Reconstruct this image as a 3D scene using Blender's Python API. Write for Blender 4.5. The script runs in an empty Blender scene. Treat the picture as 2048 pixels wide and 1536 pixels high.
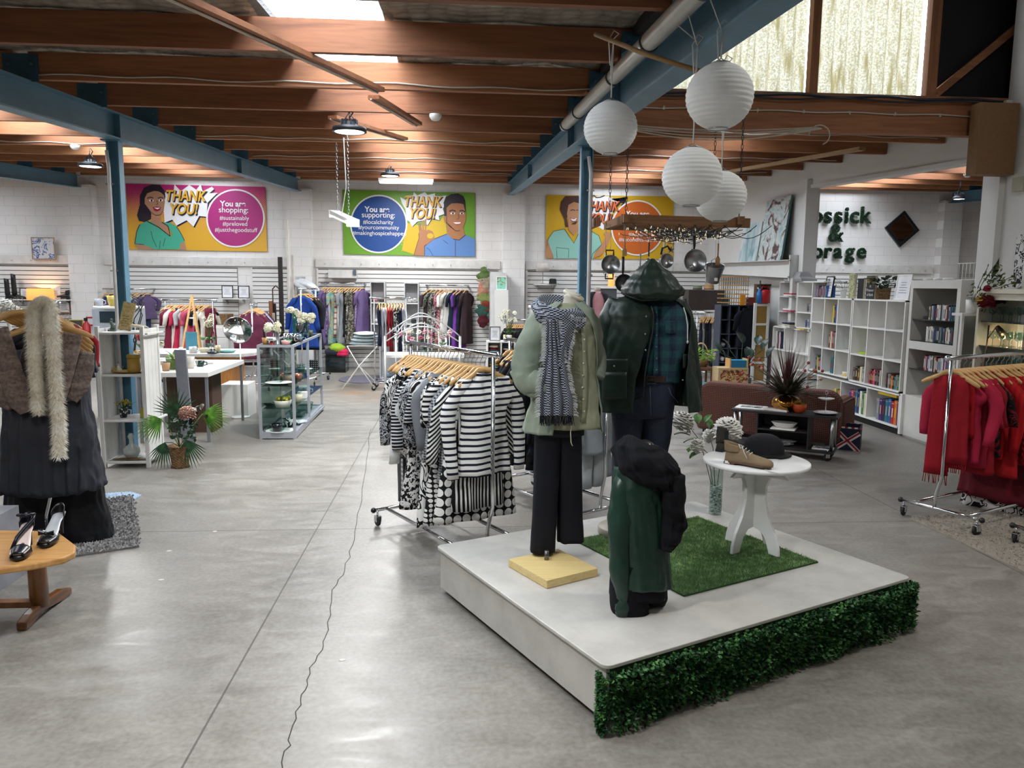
import bpy, math, random
import numpy as np
from mathutils import Vector as V, Matrix, noise
random.seed(7)
S=bpy.context.scene; COL=S.collection; PI=math.pi
# ---------------- camera, world, exposure ----------------
FPX,CX,CY,CAMH=1540.,1024.,768.,1.7
YAW,PIT,ROLL=math.radians(4.3),math.radians(7.3),.0095
Fw=V((math.sin(YAW)*math.cos(PIT),math.cos(YAW)*math.cos(PIT),-math.sin(PIT)))
_R=V((math.cos(YAW),-math.sin(YAW),0)); _U=_R.cross(Fw)
Rt=_R*math.cos(ROLL)+_U*math.sin(ROLL); Up=_U*math.cos(ROLL)-_R*math.sin(ROLL)
O=V((0,0,CAMH))
cam=bpy.data.objects.new('camera',bpy.data.cameras.new('camera')); COL.objects.link(cam)
cam.matrix_world=Matrix(((Rt.x,Up.x,-Fw.x,O.x),(Rt.y,Up.y,-Fw.y,O.y),(Rt.z,Up.z,-Fw.z,O.z),(0,0,0,1)))
cam.data.sensor_width=36; cam.data.lens=FPX/2048*36; cam.data.clip_start=.05; cam.data.clip_end=200
S.camera=cam
S.cycles.transparent_max_bounces=24
S.view_settings.view_transform='Standard'; S.view_settings.look='None'; S.view_settings.gamma=1
S.view_settings.use_curve_mapping=False; S.view_settings.exposure=-0.38
W=bpy.data.worlds.new('sky'); S.world=W; W.use_nodes=True
W.node_tree.nodes['Background'].inputs[0].default_value=(.86,.93,1,1)
W.node_tree.nodes['Background'].inputs[1].default_value=20.0
def zp(y): return 3.75-.062*(16-y)     # underside of the purlins: the roof rises to the back wall
SKY=[(-5.2,-4.45,6,15.6),(-1.17,-.42,2.2,15.2),(2.75,3.5,8.0,15.6),(7.6,8.4,8,15.6),(-9.6,-8.9,6,15)]
def alight(name,loc,size,power,col=(1,1,1),shape='DISK',sy=None,rot=(0,0,0),portal=False,spread=None):
    l=bpy.data.lights.new(name,'AREA'); l.shape=shape; l.size=size; l.energy=power; l.color=col
    if sy: l.size_y=sy
    if spread: l.spread=spread
    o=bpy.data.objects.new(name,l); COL.objects.link(o); o.location=loc; o.rotation_euler=rot
    if portal: l.cycles.is_portal=True
    return o
for i,(a,b,c,d) in enumerate(SKY):
    alight('skylight_daylight',((a+b)/2,(c+d)/2,zp((c+d)/2)+.36),b-a,1,shape='RECTANGLE',sy=d-c,rot=(math.atan(.062),0,0),portal=True)
def at(x,y,X=None,Y=None,Z=None):
    """point seen at pixel x,y of the 2048x1536 frame, on the plane X=, Y= or Z="""
    d=Fw+Rt*((x-CX)/FPX)-Up*((y-CY)/FPX)
    t=(Z-O.z)/d.z if Z is not None else (Y-O.y)/d.y if Y is not None else (X-O.x)/d.x
    return O+d*t
# ---------------- materials ----------------
def C(h,a=1):
    if not isinstance(h,str): return tuple(h)+(1,) if len(h)==3 else h
    h=h.lstrip('#'); r=[int(h[i:i+2],16)/255 for i in (0,2,4)]
    return tuple((c/12.92 if c<=.04045 else ((c+.055)/1.055)**2.4) for c in r)+(a,)
MATS={}
class N:
    def __init__(s,name):
        s.m=bpy.data.materials.new(name); s.m.use_nodes=True; s.t=s.m.node_tree; s.b=s.t.nodes['Principled BSDF']; s._c=None
    def n(s,typ,**k):
        nd=s.t.nodes.new(typ)
        for a,b in k.items():
            if a.startswith('i_'):
                key=a[2:]; nd.inputs[int(key) if key.isdigit() else key.replace('_',' ')].default_value=b
            else: setattr(nd,a,b)
        return nd
    def l(s,a,b): s.t.links.new(a,b)
    @property
    def co(s):
        if s._c is None: s._c=s.n('ShaderNodeTexCoord')
        return s._c.outputs['Object']
    def mapc(s,scale=(1,1,1),rot=(0,0,0),loc=(0,0,0)):
        m=s.n('ShaderNodeMapping'); s.l(s.co,m.inputs[0]); m.inputs['Scale'].default_value=scale; m.inputs['Rotation'].default_value=rot; m.inputs['Location'].default_value=loc
        return m.outputs[0]
    def noise(s,scale,detail=3,vec=None,rough=.55,dist=0):
        n=s.n('ShaderNodeTexNoise',i_Scale=scale,i_Detail=detail,i_Roughness=rough,i_Distortion=dist); s.l(vec or s.co,n.inputs['Vector']); return n.outputs['Fac']
    def ramp(s,fac,stops,interp='LINEAR'):
        r=s.n('ShaderNodeValToRGB'); r.color_ramp.interpolation=interp; e=r.color_ramp.elements
        while len(e)<len(stops): e.new(.5)
        for el,(p,c) in zip(e,stops): el.position=p; el.color=C(c)
        s.l(fac,r.inputs[0]); return r.outputs[0]
    def math(s,op,a,b=0,c=None):
        m=s.n('ShaderNodeMath',operation=op)
        for i,x in enumerate((a,b)+((c,) if c is not None else ())):
            if isinstance(x,(int,float)): m.inputs[i].default_value=x
            else: s.l(x,m.inputs[i])
        return m.outputs[0]
    def xyz(s,vec=None):
        x=s.n('ShaderNodeSeparateXYZ'); s.l(vec or s.co,x.inputs[0]); return x.outputs
    def mix(s,f,a,b,mode='MIX'):
        m=s.n('ShaderNodeMix',data_type='RGBA',blend_type=mode)
        for i,x in ((0,f),(6,a),(7,b)):
            if hasattr(x,'node'): s.l(x,m.inputs[i])
            else: m.inputs[i].default_value=x if i==0 else C(x)
        return m.outputs[2]
    def bump(s,h,st=.3,d=.01):
        b=s.n('ShaderNodeBump',i_Strength=st,i_Distance=d); s.l(h,b.inputs['Height']); s.l(b.outputs[0],s.b.inputs['Normal'])
    def fin(s,base=None,rough=.5,metal=0,**k):
        if base is not None:
            if hasattr(base,'node'): s.l(base,s.b.inputs['Base Color'])
            else: s.b.inputs['Base Color'].default_value=C(base)
        if hasattr(rough,'node'): s.l(rough,s.b.inputs['Roughness'])
        else: s.b.inputs['Roughness'].default_value=rough
        s.b.inputs['Metallic'].default_value=metal
        for a,b in k.items(): s.b.inputs[a.replace('_',' ')].default_value=b
        return s.m
def dk(h,f): c=C(h); return (c[0]*f,c[1]*f,c[2]*f,1)
def mm(col,rough=.55,metal=0,var=.12,sc=8,bump=0,bs=40,**k):
    """plain material with a light mottling"""
    key=('mm',str(col),rough,metal,var,sc,bump,bs,str(k))
    if key in MATS: return MATS[key]
    n=N('painted_'+str(col).strip('#')); f=n.noise(sc,3)
    c=n.ramp(f,[(.3,dk(col,1-var)),(.7,dk(col,1+var*.6))])
    if bump: n.bump(n.noise(bs,3),bump,.01)
    MATS[key]=n.fin(c,rough,metal,**k); return MATS[key]
def glass(col='#ffffff',rough=.02):
    key=('gl',col)
    if key in MATS: return MATS[key]
    n=N('clear_glass'); t=n.t; out=t.nodes['Material Output']
    g=n.n('ShaderNodeBsdfGlossy',i_Roughness=rough); tr=n.n('ShaderNodeBsdfTransparent'); tr.inputs[0].default_value=C(col)
    fr=n.n('ShaderNodeLayerWeight'); f2=n.math('ADD',n.math('MULTIPLY',n.math('POWER',fr.outputs[1],4),.55),.05)
    mx=n.n('ShaderNodeMixShader'); n.l(f2,mx.inputs[0]); n.l(tr.outputs[0],mx.inputs[1]); n.l(g.outputs[0],mx.inputs[2]); n.l(mx.outputs[0],out.inputs[0])
    MATS[key]=n.m; return n.m
def wood(c1,c2,scale=3,axis='X',rough=.5,name='wood'):
    key=('wd',c1,c2,scale,axis,rough)
    if key in MATS: return MATS[key]
    n=N(name); s=[14,14,14]; s['XYZ'.index(axis)]=1
    m=n.mapc(tuple(x*scale/3 for x in s)); f=n.noise(1.6,5,m,.6,.8); g=n.noise(9,3,m)
    c=n.ramp(f,[(.3,c1),(.5,c2),(.72,c1)]); c=n.mix(.25,c,n.ramp(g,[(.3,dk(c1,.6)),(.7,c2)]))
    MATS[key]=n.fin(c,rough); return MATS[key]
def emi(col,st):
    key=('em',col,st)
    if key in MATS: return MATS[key]
    n=N('lit_lamp'); MATS[key]=n.fin(col,.5,Emission_Color=C(col),Emission_Strength=st); return MATS[key]
def fab(kind,c1,c2='#000000',p=1,rough=.85,name=None,p2=.5):
    """cloth: plain, stripe (across z), vstripe, dots, check, floral, weave, knit, zebra"""
    key=('fb',kind,c1,c2,p,rough,p2)
    if key in MATS: return MATS[key]
    n=N(name or kind+'_cloth'); o=n.xyz(); fine=n.noise(5,4)
    if kind=='plain': c=n.ramp(fine,[(.25,dk(c1,.78)),(.75,dk(c1,1.1))])
    elif kind in('stripe','vstripe','dstripe'):
        q=o[2] if kind=='stripe' else o[0]
        if kind=='dstripe': q=n.math('ADD',o[2],n.math('ABSOLUTE',o[0]))
        q=n.math('ADD',q,n.math('MULTIPLY',n.noise(4,2),.012))
        fr=n.math('FRACT',n.math('MULTIPLY',q,p)); c=n.ramp(fr,[(0,c1),(p2,c2)],'CONSTANT')
    elif kind=='dots':
        a=n.math('FRACT',n.math('MULTIPLY',o[0],p)); b=n.math('FRACT',n.math('MULTIPLY',o[2],p))
        d=n.math('ADD',n.math('POWER',n.math('SUBTRACT',a,.5),2),n.math('POWER',n.math('SUBTRACT',b,.5),2))
        c=n.ramp(d,[(0,c2),(p2*p2*.5,c1)],'CONSTANT')
    elif kind=='check':
        a=n.ramp(n.math('FRACT',n.math('MULTIPLY',o[0],p)),[(0,'#000000'),(.5,'#ffffff')],'CONSTANT'); b=n.ramp(n.math('FRACT',n.math('MULTIPLY',o[2],p)),[(0,'#000000'),(.5,'#ffffff')],'CONSTANT')
        f=n.math('ADD',n.math('MULTIPLY',a,.5),n.math('MULTIPLY',b,.5)); c=n.mix(f,c1,c2)
    elif kind in('floral','zebra','spot'):
        f=n.noise(p,2 if kind!='zebra' else 1,None,.6,2.5 if kind!='spot' else .3)
        c=n.ramp(f,[(0,c1),(p2,c2),(p2+.07,c1),(p2+.14,c2)] if kind!='spot' else [(0,c1),(p2,c2)],'CONSTANT')
    elif kind=='weave':
        m=n.mapc((p,p,p*1.7)); x=n.xyz(m); ck=n.n('ShaderNodeTexChecker',i_Scale=1.0); 
        cb=n.n('ShaderNodeCombineXYZ'); n.l(n.math('ADD',x[0],x[1]),cb.inputs[0]); n.l(x[2],cb.inputs[1]); n.l(cb.outputs[0],ck.inputs[0])
        ck.inputs['Color1'].default_value=C(c1); ck.inputs['Color2'].default_value=C(c2); c=ck.outputs[0]; n.bump(ck.outputs[1],.5,.004)
    elif kind=='knit':
        w=n.math('SINE',n.math('MULTIPLY',o[2],p)); w2=n.math('SINE',n.math('MULTIPLY',o[0],p)); h=n.math('MULTIPLY',w,w2)
        c=n.ramp(h,[(0,dk(c1,.6)),(.5,c1)]); n.bump(h,.6,.006)
    if kind not in('weave','knit'): n.bump(n.noise(9,4),.25,.02)
    MATS[key]=n.fin(c,rough,Specular_IOR_Level=.25); return MATS[key]
CHROME=mm('#d8dade',.12,1,.03); STEEL=mm('#a9abad',.3,1,.05); BLK=mm('#141416',.45,0,.1); RUB=mm('#1b1b1c',.7)
WHT=mm('#e6e4e0',.5,0,.04,3); WHT2=mm('#d6d5d3',.55,0,.05,2); PINE=wood('#b98a52','#d9ae72',3,'X',.45,'hanger_wood')
# ---------------- mesh builder ----------------
def tag(o,label=None,cat=None,group=None,kind=None):
    if label: o['label']=label
    if cat: o['category']=cat
    if group: o['group']=group
    if kind: o['kind']=kind
    return o
def E(name,label,cat,loc=(0,0,0),rz=0,group=None):
    o=bpy.data.objects.new(name,None); COL.objects.link(o); o.location=loc; o.rotation_euler=(0,0,rz); o.empty_display_size=.1
    return tag(o,label,cat,group)
class MB:
    def __init__(s): s.v=[];s.f=[];s.mi=[];s.sm=[];s.m=0;s.T=None
    def add(s,vs,fs,sm=False):
        b=len(s.v)
        s.v+= [tuple(s.T@V(p)) for p in vs] if s.T is not None else [tuple(p) for p in vs]
        for f in fs: s.f.append([b+i for i in f]); s.mi.append(s.m); s.sm.append(sm)
        return s
        return s
    def box(s,c,d,rz=0,M=None):
        x,y,z=[q/2 for q in d]; vs=[V((a*x,b*y,e*z)) for e in(-1,1) for b in(-1,1) for a in(-1,1)]
        R=M or Matrix.Rotation(rz,3,'Z'); c=V(c)
        return s.add([R@p+c for p in vs],[(0,2,3,1),(4,5,7,6),(0,1,5,4),(2,6,7,3),(0,4,6,2),(1,3,7,5)])
    def bx(s,a,b): return s.box([(p+q)/2 for p,q in zip(a,b)],[abs(q-p) for p,q in zip(a,b)])
    def beam(s,p,q,w,h,up=(0,0,1)):
        p,q=V(p),V(q); d=(q-p); L=d.length; d.normalize(); u=V(up); r=d.cross(u)
        if r.length<1e-4: r=d.cross(V((1,0,0)))
        r.normalize(); u=r.cross(d); M=Matrix((r,d,u)).transposed()
        return s.box((p+q)/2,(w,L,h),M=M)
    def loft(s,rings,cap=True,closed=True,sm=True):
        n=len(rings[0]); vs=[p for r in rings for p in r]; fs=[]
        for i in range(len(rings)-1):
            for j in range(n if closed else n-1):
                k=(j+1)%n; fs.append((i*n+j,i*n+k,(i+1)*n+k,(i+1)*n+j))
        if cap and closed: fs.append(tuple(range(n-1,-1,-1))); fs.append(tuple(range((len(rings)-1)*n,len(rings)*n)))
        return s.add(vs,fs,sm)
    def tube(s,pts,r,n=8,cap=True):
        pts=[V(p) for p in pts]; rings=[]; prev=None
        for i,p in enumerate(pts):
            d=(pts[min(i+1,len(pts)-1)]-pts[max(i-1,0)])
            if d.length<1e-9: d=V((0,0,1))
            d.normalize()
            if prev is None:
                a=d.cross(V((0,0,1))) if abs(d.z)<.95 else d.cross(V((1,0,0)))
            else: a=prev-d*prev.dot(d)
            a.normalize(); prev=a; b=d.cross(a); rr=r[i] if isinstance(r,(list,tuple)) else r
            rings.append([p+(a*math.cos(t)+b*math.sin(t))*rr for t in [2*PI*k/n for k in range(n)]])
        return s.loft(rings,cap)
    def lathe(s,prof,c=(0,0,0),n=24,sx=1,sy=1,cap=True):
        c=V(c); return s.loft([[c+V((r*sx*math.cos(2*PI*k/n),r*sy*math.sin(2*PI*k/n),z)) for k in range(n)] for r,z in prof],cap)
    def ball(s,c,r,n=12,k=8):
        r=r if isinstance(r,(tuple,list)) else (r,r,r); c=V(c)
        return s.loft([[c+V((r[0]*math.sin(PI*max(.02,min(.98,i/k)))*math.cos(2*PI*j/n),r[1]*math.sin(PI*max(.02,min(.98,i/k)))*math.sin(2*PI*j/n),-r[2]*math.cos(PI*i/k))) for j in range(n)] for i in range(k+1)])
    def prism(s,poly,c,ax,ay,az,t,sm=False):
        """2-D outline in the axes ax, ay, thickness t along az"""
        c,ax,ay,az=V(c),V(ax),V(ay),V(az); n=len(poly)
        vs=[c+ax*x+ay*y+az*(t/2*e) for e in(-1,1) for x,y in poly]
        return s.add(vs,[tuple(range(n-1,-1,-1)),tuple(range(n,2*n))]+[(i,(i+1)%n,n+(i+1)%n,n+i) for i in range(n)],sm)
    def grid(s,fn,nu,nv,sm=True):
        vs=[fn(i/nu,j/nv) for j in range(nv+1) for i in range(nu+1)]
        return s.add(vs,[(j*(nu+1)+i,j*(nu+1)+i+1,(j+1)*(nu+1)+i+1,(j+1)*(nu+1)+i) for j in range(nv) for i in range(nu)],sm)
    def mesh(s,name,mats):
        me=bpy.data.meshes.new(name); me.from_pydata(s.v,[],s.f)
        for m in (mats if isinstance(mats,(list,tuple)) else [mats]): me.materials.append(m)
        me.polygons.foreach_set('material_index',s.mi); me.polygons.foreach_set('use_smooth',s.sm); me.update(); return me
    def build(s,name,mats,parent=None,loc=None,rz=0,bevel=0,label=None,cat=None,group=None,kind=None,solid=0,sub=0):
        if loc is None and parent is None and s.v:   # put the origin of a one-mesh thing at its base
            xs=np.array(s.v); lo=xs.min(0); hi=xs.max(0); c=((lo[0]+hi[0])/2,(lo[1]+hi[1])/2,lo[2])
            s.v=[(a-c[0],b-c[1],d-c[2]) for a,b,d in s.v]; loc=c
        o=bpy.data.objects.new(name,s.mesh(name,mats)); COL.objects.link(o)
        if parent: o.parent=parent
        if loc is not None: o.location=loc
        if rz: o.rotation_euler=(0,0,rz)
        if solid: m=o.modifiers.new('s','SOLIDIFY'); m.thickness=solid; m.offset=0
        if bevel: m=o.modifiers.new('b','BEVEL'); m.width=bevel; m.segments=2; m.limit_method='ANGLE'
        if sub: m=o.modifiers.new('u','SUBSURF'); m.levels=sub; m.render_levels=sub
        return tag(o,label,cat,group,kind)
def inst(me,name,parent=None,loc=(0,0,0),rz=0,mat=None,scale=None,rot=None):
    o=bpy.data.objects.new(name,me); COL.objects.link(o); o.location=loc; o.rotation_euler=rot or (0,0,rz)
    if parent: o.parent=parent
    if scale: o.scale=(scale,)*3 if isinstance(scale,(int,float)) else scale
    if mat is not None: o.material_slots[0].link='OBJECT'; o.material_slots[0].material=mat
    return o
_tc={}
def text(body,size,mat,parent,loc,rot,name='lettering',ext=.002,off=0,align='CENTER',sx=1,shear=0):
    cu=bpy.data.curves.new('t','FONT'); cu.body=body; cu.size=size; cu.extrude=ext; cu.offset=off; cu.align_x=align; cu.align_y='CENTER'; cu.shear=shear; cu.space_line=.8
    t=bpy.data.objects.new('t',cu); COL.objects.link(t); dg=bpy.context.evaluated_depsgraph_get(); me=bpy.data.meshes.new_from_object(t.evaluated_get(dg))
    bpy.data.objects.remove(t); me.materials.clear(); me.materials.append(mat)
    o=bpy.data.objects.new(name,me); COL.objects.link(o); o.parent=parent; o.location=loc; o.rotation_euler=rot; o.scale=(sx,1,1); return o
ORD=['first','second','third','fourth','fifth','sixth','seventh','eighth','ninth','tenth','eleventh','twelfth','thirteenth','fourteenth','fifteenth','sixteenth','seventeenth','eighteenth','nineteenth','twentieth']
def od(i): return ORD[i] if i<20 else 'twenty-'+ORD[i-20] if i<29 else 'thirtieth' if i==29 else 'thirty-'+ORD[i-30]
def ssm(a,b,x): t=max(0,min(1,(x-a)/(b-a))); return t*t*(3-2*t)
def lerp(a,b,t): return a+(b-a)*t
def interp(tab,z):
    """smooth interpolation of a table of tuples whose first item is the key"""
    if z<=tab[0][0]: return tab[0][1:]
    for i in range(len(tab)-1):
        if z<=tab[i+1][0]:
            t=ssm(tab[i][0],tab[i+1][0],z); return tuple(lerp(a,b,.5*t+.5*(z-tab[i][0])/(tab[i+1][0]-tab[i][0])) for a,b in zip(tab[i][1:],tab[i+1][1:]))
    return tab[-1][1:]
# ---------------- setting ----------------
def floor_mat():
    n=N('polished_concrete'); o=n.xyz()
    a=n.noise(.55,6,None,.62,.6); b=n.noise(3.2,6,n.mapc((1,2.2,1)),.65,1.2); c=n.noise(40,4)
    col=n.ramp(a,[(.3,'#6b665f'),(.5,'#807b74'),(.72,'#928d86')])
    col=n.mix(n.math('MULTIPLY',b,.55),col,n.ramp(b,[(.38,'#5d574f'),(.62,'#a09b94')]))
    col=n.mix(.18,col,n.ramp(c,[(.35,'#504b46'),(.65,'#a5a19b')]))
    ln=None
    for ax,p in ((0,-.96),(0,3.42),(0,-5.2),(1,5.28),(1,10.1),(1,.9)):
        e=n.math('LESS_THAN',n.math('ABSOLUTE',n.math('SUBTRACT',o[ax],p)),.0045); ln=e if ln is None else n.math('MAXIMUM',ln,e)
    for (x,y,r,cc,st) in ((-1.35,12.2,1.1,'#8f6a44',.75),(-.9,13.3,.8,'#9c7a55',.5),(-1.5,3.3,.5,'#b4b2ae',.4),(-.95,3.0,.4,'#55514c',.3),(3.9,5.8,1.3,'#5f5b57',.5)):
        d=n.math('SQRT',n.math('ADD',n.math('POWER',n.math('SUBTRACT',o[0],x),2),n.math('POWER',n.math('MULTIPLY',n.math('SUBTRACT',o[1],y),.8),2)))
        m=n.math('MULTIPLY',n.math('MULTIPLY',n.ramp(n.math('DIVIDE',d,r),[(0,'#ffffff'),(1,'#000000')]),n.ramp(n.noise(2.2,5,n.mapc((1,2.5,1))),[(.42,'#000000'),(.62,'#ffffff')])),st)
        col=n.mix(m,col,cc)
    col=n.mix(n.math('MULTIPLY',ln,.75),col,'#2f2c29')
    n.bump(n.math('ADD',b,n.math('MULTIPLY',c,.3)),.06,.01)
    return n.fin(col,n.ramp(b,[(.3,(.30,.30,.30)),(.7,(.5,.5,.5))]))
def block_mat(ax,name='painted_blockwork'):
    n=N(name); o=n.xyz(); cb=n.n('ShaderNodeCombineXYZ'); n.l(o[ax],cb.inputs[0]); n.l(o[2],cb.inputs[1])
    br=n.n('ShaderNodeTexBrick',i_Scale=1.0); br.inputs['Brick Width'].default_value=.38; br.inputs['Row Height'].default_value=.185; br.inputs['Mortar Size'].default_value=.004; br.inputs['Mortar Smooth'].default_value=.6
    n.l(cb.outputs[0],br.inputs['Vector'])
    c=n.ramp(n.noise(1.3,4),[(.3,'#dedbd8'),(.7,'#ebe8e6')]); c=n.mix(br.outputs['Fac'],c,'#c9c5c2'); n.bump(n.math('SUBTRACT',n.math('MULTIPLY',n.noise(60,3),.15),br.outputs['Fac']),.35,.01)
    return n.fin(c,.6)
def ins_mat():
    n=N('netted_insulation_wool'); v=n.n('ShaderNodeTexVoronoi',i_Scale=9.0,i_Randomness=.35); n.l(n.mapc((1,1.5,1)),v.inputs['Vector'])
    f=n.noise(3,5); c=n.ramp(f,[(.3,'#857c70'),(.55,'#aaa193'),(.75,'#cbc2b4')]); c=n.mix(n.ramp(v.outputs['Distance'],[(.3,'#000000'),(.8,'#b0b0b0')]),c,'#3a342f')
    n.bump(n.math('SUBTRACT',n.math('MULTIPLY',n.noise(25,4),.5),v.outputs['Distance']),1,.05); return n.fin(c,.95)
BW=block_mat(0); BWY=block_mat(1); PLAS=mm('#d8d5d1',.6,0,.05,1.2)
YB=16.0; XR=5.31
def st(mb,name,mat,**k): return mb.build(name,mat,loc=(0,0,0),kind='structure',**k)
st(MB().bx((-13,-6,-.1),(15,16.4,0)),'floor',floor_mat())
st(MB().bx((-13,YB,0),(15,YB+.25,4.4)),'wall_back',BW)
st(MB().bx((-13.2,-6,0),(-13,16.2,4.4)),'wall_left',BWY)
st(MB().bx((-13,-6.2,0),(15,-6,6.5)),'wall_front',BW)
st(MB().bx((15,-6,0),(15.2,16.2,6.5)),'wall_far_right',BWY)
m=MB(); m.bx((XR,11.45,0),(XR+.16,16,3.95)); m.bx((XR,-6,0),(XR+.16,7.32,6.5)); st(m,'wall_right',mm('#d6d4d1',.6,0,.05,1.5))
# sloping lintel wall over the opening
m=MB(); y0,y1=7.3,11.47; zl=lambda y: 2.97+.052*(y-7.3)
m.add([(x,y,z) for x in(XR-.005,XR+.165) for (y,z) in((y0,zl(y0)),(y1,zl(y1)),(y1,zp(y1)+.3),(y0,zp(y0)+.3))],[(0,1,2,3),(7,6,5,4),(0,4,5,1),(1,5,6,2),(2,6,7,3),(3,7,4,0)]); st(m,'trim_1',PLAS)
m=MB(); m.beam((XR-.02,7.3,zl(7.3)+.02),(XR-.02,11.5,zl(11.5)+.02),.03,.05); st(m,'trim_2',WHT2)
m=MB(); m.bx((XR-.09,11.36,0),(XR+.1,11.5,3.3)); m.bx((XR-.06,7.26,0),(XR+.12,7.5,3.5)); m.bx((XR-.07,6.75,0),(XR,6.83,6)); m.bx((XR-.03,-2,2.62),(XR,6.8,2.7)); st(m,'trim_3',WHT2)
# piers on the back wall
for i,(a,b) in enumerate(((-7.51,-6.99),(-3.3,-2.84),(.98,1.42),(10.26,10.66),(-11.6,-11.1))):
    st(MB().bx((a,YB-.22,0),(b,YB,3.55)),'trim_%d'%(i+4),BW)
# roof
IN=ins_mat()
def roofpatch(m,x0,x1,y0,y1):
    nx=max(1,int((x1-x0)*7)); ny=max(1,int((y1-y0)*7))
    m.grid(lambda u,v:(lerp(x0,x1,u),lerp(y0,y1,v),zp(lerp(y0,y1,v))+.20+.05*noise.noise(V((lerp(x0,x1,u)*2.3,lerp(y0,y1,v)*2.3,0)))+.03*math.sin(lerp(y0,y1,v)*5.56+1)),nx,ny)
m=MB(); RX=[-13,-7.25,-3.08,1.15]
def bay(m,x0,x1,y0,y1):
    sk=[s for s in SKY if s[0]>x0 and s[1]<x1]
    if not sk: return roofpatch(m,x0,x1,y0,y1)
    a,b,c,d=sk[0]; c=max(c,y0)
    roofpatch(m,x0,a,y0,y1); roofpatch(m,b,x1,y0,y1)
    if c>y0: roofpatch(m,a,b,y0,c)
    if d<y1: roofpatch(m,a,b,d,y1)
for a,b in zip(RX,RX[1:]): bay(m,a,b,-6,16.1)
bay(m,1.15,XR,7.56,16.1); bay(m,XR,15,7.56,16.1)
st(m,'ceiling',IN)
m=MB()
for (x0,x1,y0,y1) in [(RX[i],RX[i+1],-6,16.2) for i in range(3)]+[(1.15,XR,7.56,16.2),(XR,15.2,7.56,16.2)]:
    sk=[s for s in SKY if s[0]>x0 and s[1]<x1][0]; a,b,c,d=sk; c=max(c,y0)
    for (p,q,r,t) in ((x0,a,y0,y1),(b,x1,y0,y1),(a,b,y0,c),(a,b,d,y1)):
        if t-r>.01: m.add([(x,y,zp(y)+.3+dz) for dz in(0,.04) for (x,y) in((p,r),(q,r),(q,t),(p,t))],[(0,3,2,1),(4,5,6,7),(0,1,5,4),(1,2,6,5),(2,3,7,6),(3,0,4,7)])
st(m,'ceiling_2',mm('#6f6d69',.7))
st(MB().bx((1.15,-6,6.2),(15,7.6,6.3)),'ceiling_3',mm('#35302c',.9))
m=MB(); m.add([(x,y,z) for x in(1.08,1.16) for y,z in((-6,zp(-6)+.15),(7.45,zp(7.45)+.15),(7.45,6.25),(-6,6.25))],[(0,1,2,3),(7,6,5,4),(0,4,5,1),(1,5,6,2),(2,6,7,3),(3,7,4,0)]); st(m,'wall_monitor_left',mm('#2a2623',.9))
m=MB(); m.bx((5.55,7.42,3.6),(15,7.5,6.3)); m.bx((XR+.2,7.35,zp(7.4)),(15,7.5,4)); st(m,'wall_monitor_right',mm('#2a2623',.9))
# skylight netting (hexagonal wire) under each opening
def hexnet(m,x0,x1,y0,y1,zf,s=.05,r=.0012):
    nx=int((x1-x0)/(s*1.5))+1; ny=int((y1-y0)/(s*.866))+1
    for i in range(nx):
        for j in range(ny):
            x=x0+i*s*3+(1.5*s if j%2 else 0); y=y0+j*s*.866
            if x>x1: continue
            for k in range(3):
                a,b=PI/3*k,PI/3*(k+1); p=V((x+s*math.cos(a),y+s*math.sin(a),0)); q=V((x+s*math.cos(b),y+s*math.sin(b),0)); p.z=zf(p.y); q.z=zf(q.y)
                d=(q-p).normalized()*r; w=V((-d.y,d.x,0)); m.add([p-w,p+w,q+w,q-w],[(0,1,2,3)])
m=MB(); hexnet(m,-1.17,-.45,3.0,7.5,lambda y:zp(y)+.2); m.build('wire_netting',mm('#5a5650',.6,.6),label='hexagonal wire netting stretched under the bright skylight over the aisle',cat='netting')
SKM=N('clear_skylight_sheet'); SKM.b.inputs['Base Color'].default_value=(.9,.93,.95,1)
_t=SKM.n('ShaderNodeBsdfTransparent'); _t.inputs[0].default_value=(.93,.95,.97,1); SKM.l(_t.outputs[0],SKM.t.nodes['Material Output'].inputs[0]); SKM.fin(None)
for i,(a,b,c,d) in enumerate(SKY):
    m=MB(); m.grid(lambda u,v:(lerp(a-.05,b+.05,u),lerp(c,d,v),zp(lerp(c,d,v))+.37+.012*math.sin(u*60)),24,4); st(m,'window_%d'%(i+1),SKM.m)
# clerestory: translucent corrugated sheets, timber studs, dark panel
def clr_mat():
    n=N('mossy_translucent_sheet'); o=n.xyz(); f=n.noise(60,4,None,.7); g=n.noise(4,3,n.mapc((4,1,.5)))
    c=n.ramp(f,[(.40,'#5f5a48'),(.5,'#6e6b5d'),(.62,'#7b7973')]); c=n.mix(n.ramp(g,[(.52,'#000000'),(.66,'#ffffff')]),c,'#554e35')
    c=n.mix(n.ramp(n.math('FRACT',n.math('MULTIPLY',o[0],7.7)),[(0,'#909090'),(.12,'#000000'),(.85,'#000000'),(1,'#909090')]),c,'#3f3b2b')  # dark line per corrugation: rib shading drawn into the colour, with lap dirt
    t=n.n('ShaderNodeBsdfTranslucent'); n.l(c,t.inputs[0]); d=n.n('ShaderNodeBsdfDiffuse'); n.l(c,d.inputs[0]); mx=n.n('ShaderNodeMixShader'); mx.inputs[0].default_value=.15
    n.l(t.outputs[0],mx.inputs[1]); n.l(d.outputs[0],mx.inputs[2]); tr=n.n('ShaderNodeBsdfTransparent'); n.l(c,tr.inputs[0]); m2=n.n('ShaderNodeMixShader'); m2.inputs[0].default_value=.06
    n.l(mx.outputs[0],m2.inputs[1]); n.l(tr.outputs[0],m2.inputs[2]); n.l(m2.outputs[0],n.t.nodes['Material Output'].inputs[0]); return n.m
CM=clr_mat(); ZW=3.53
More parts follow.
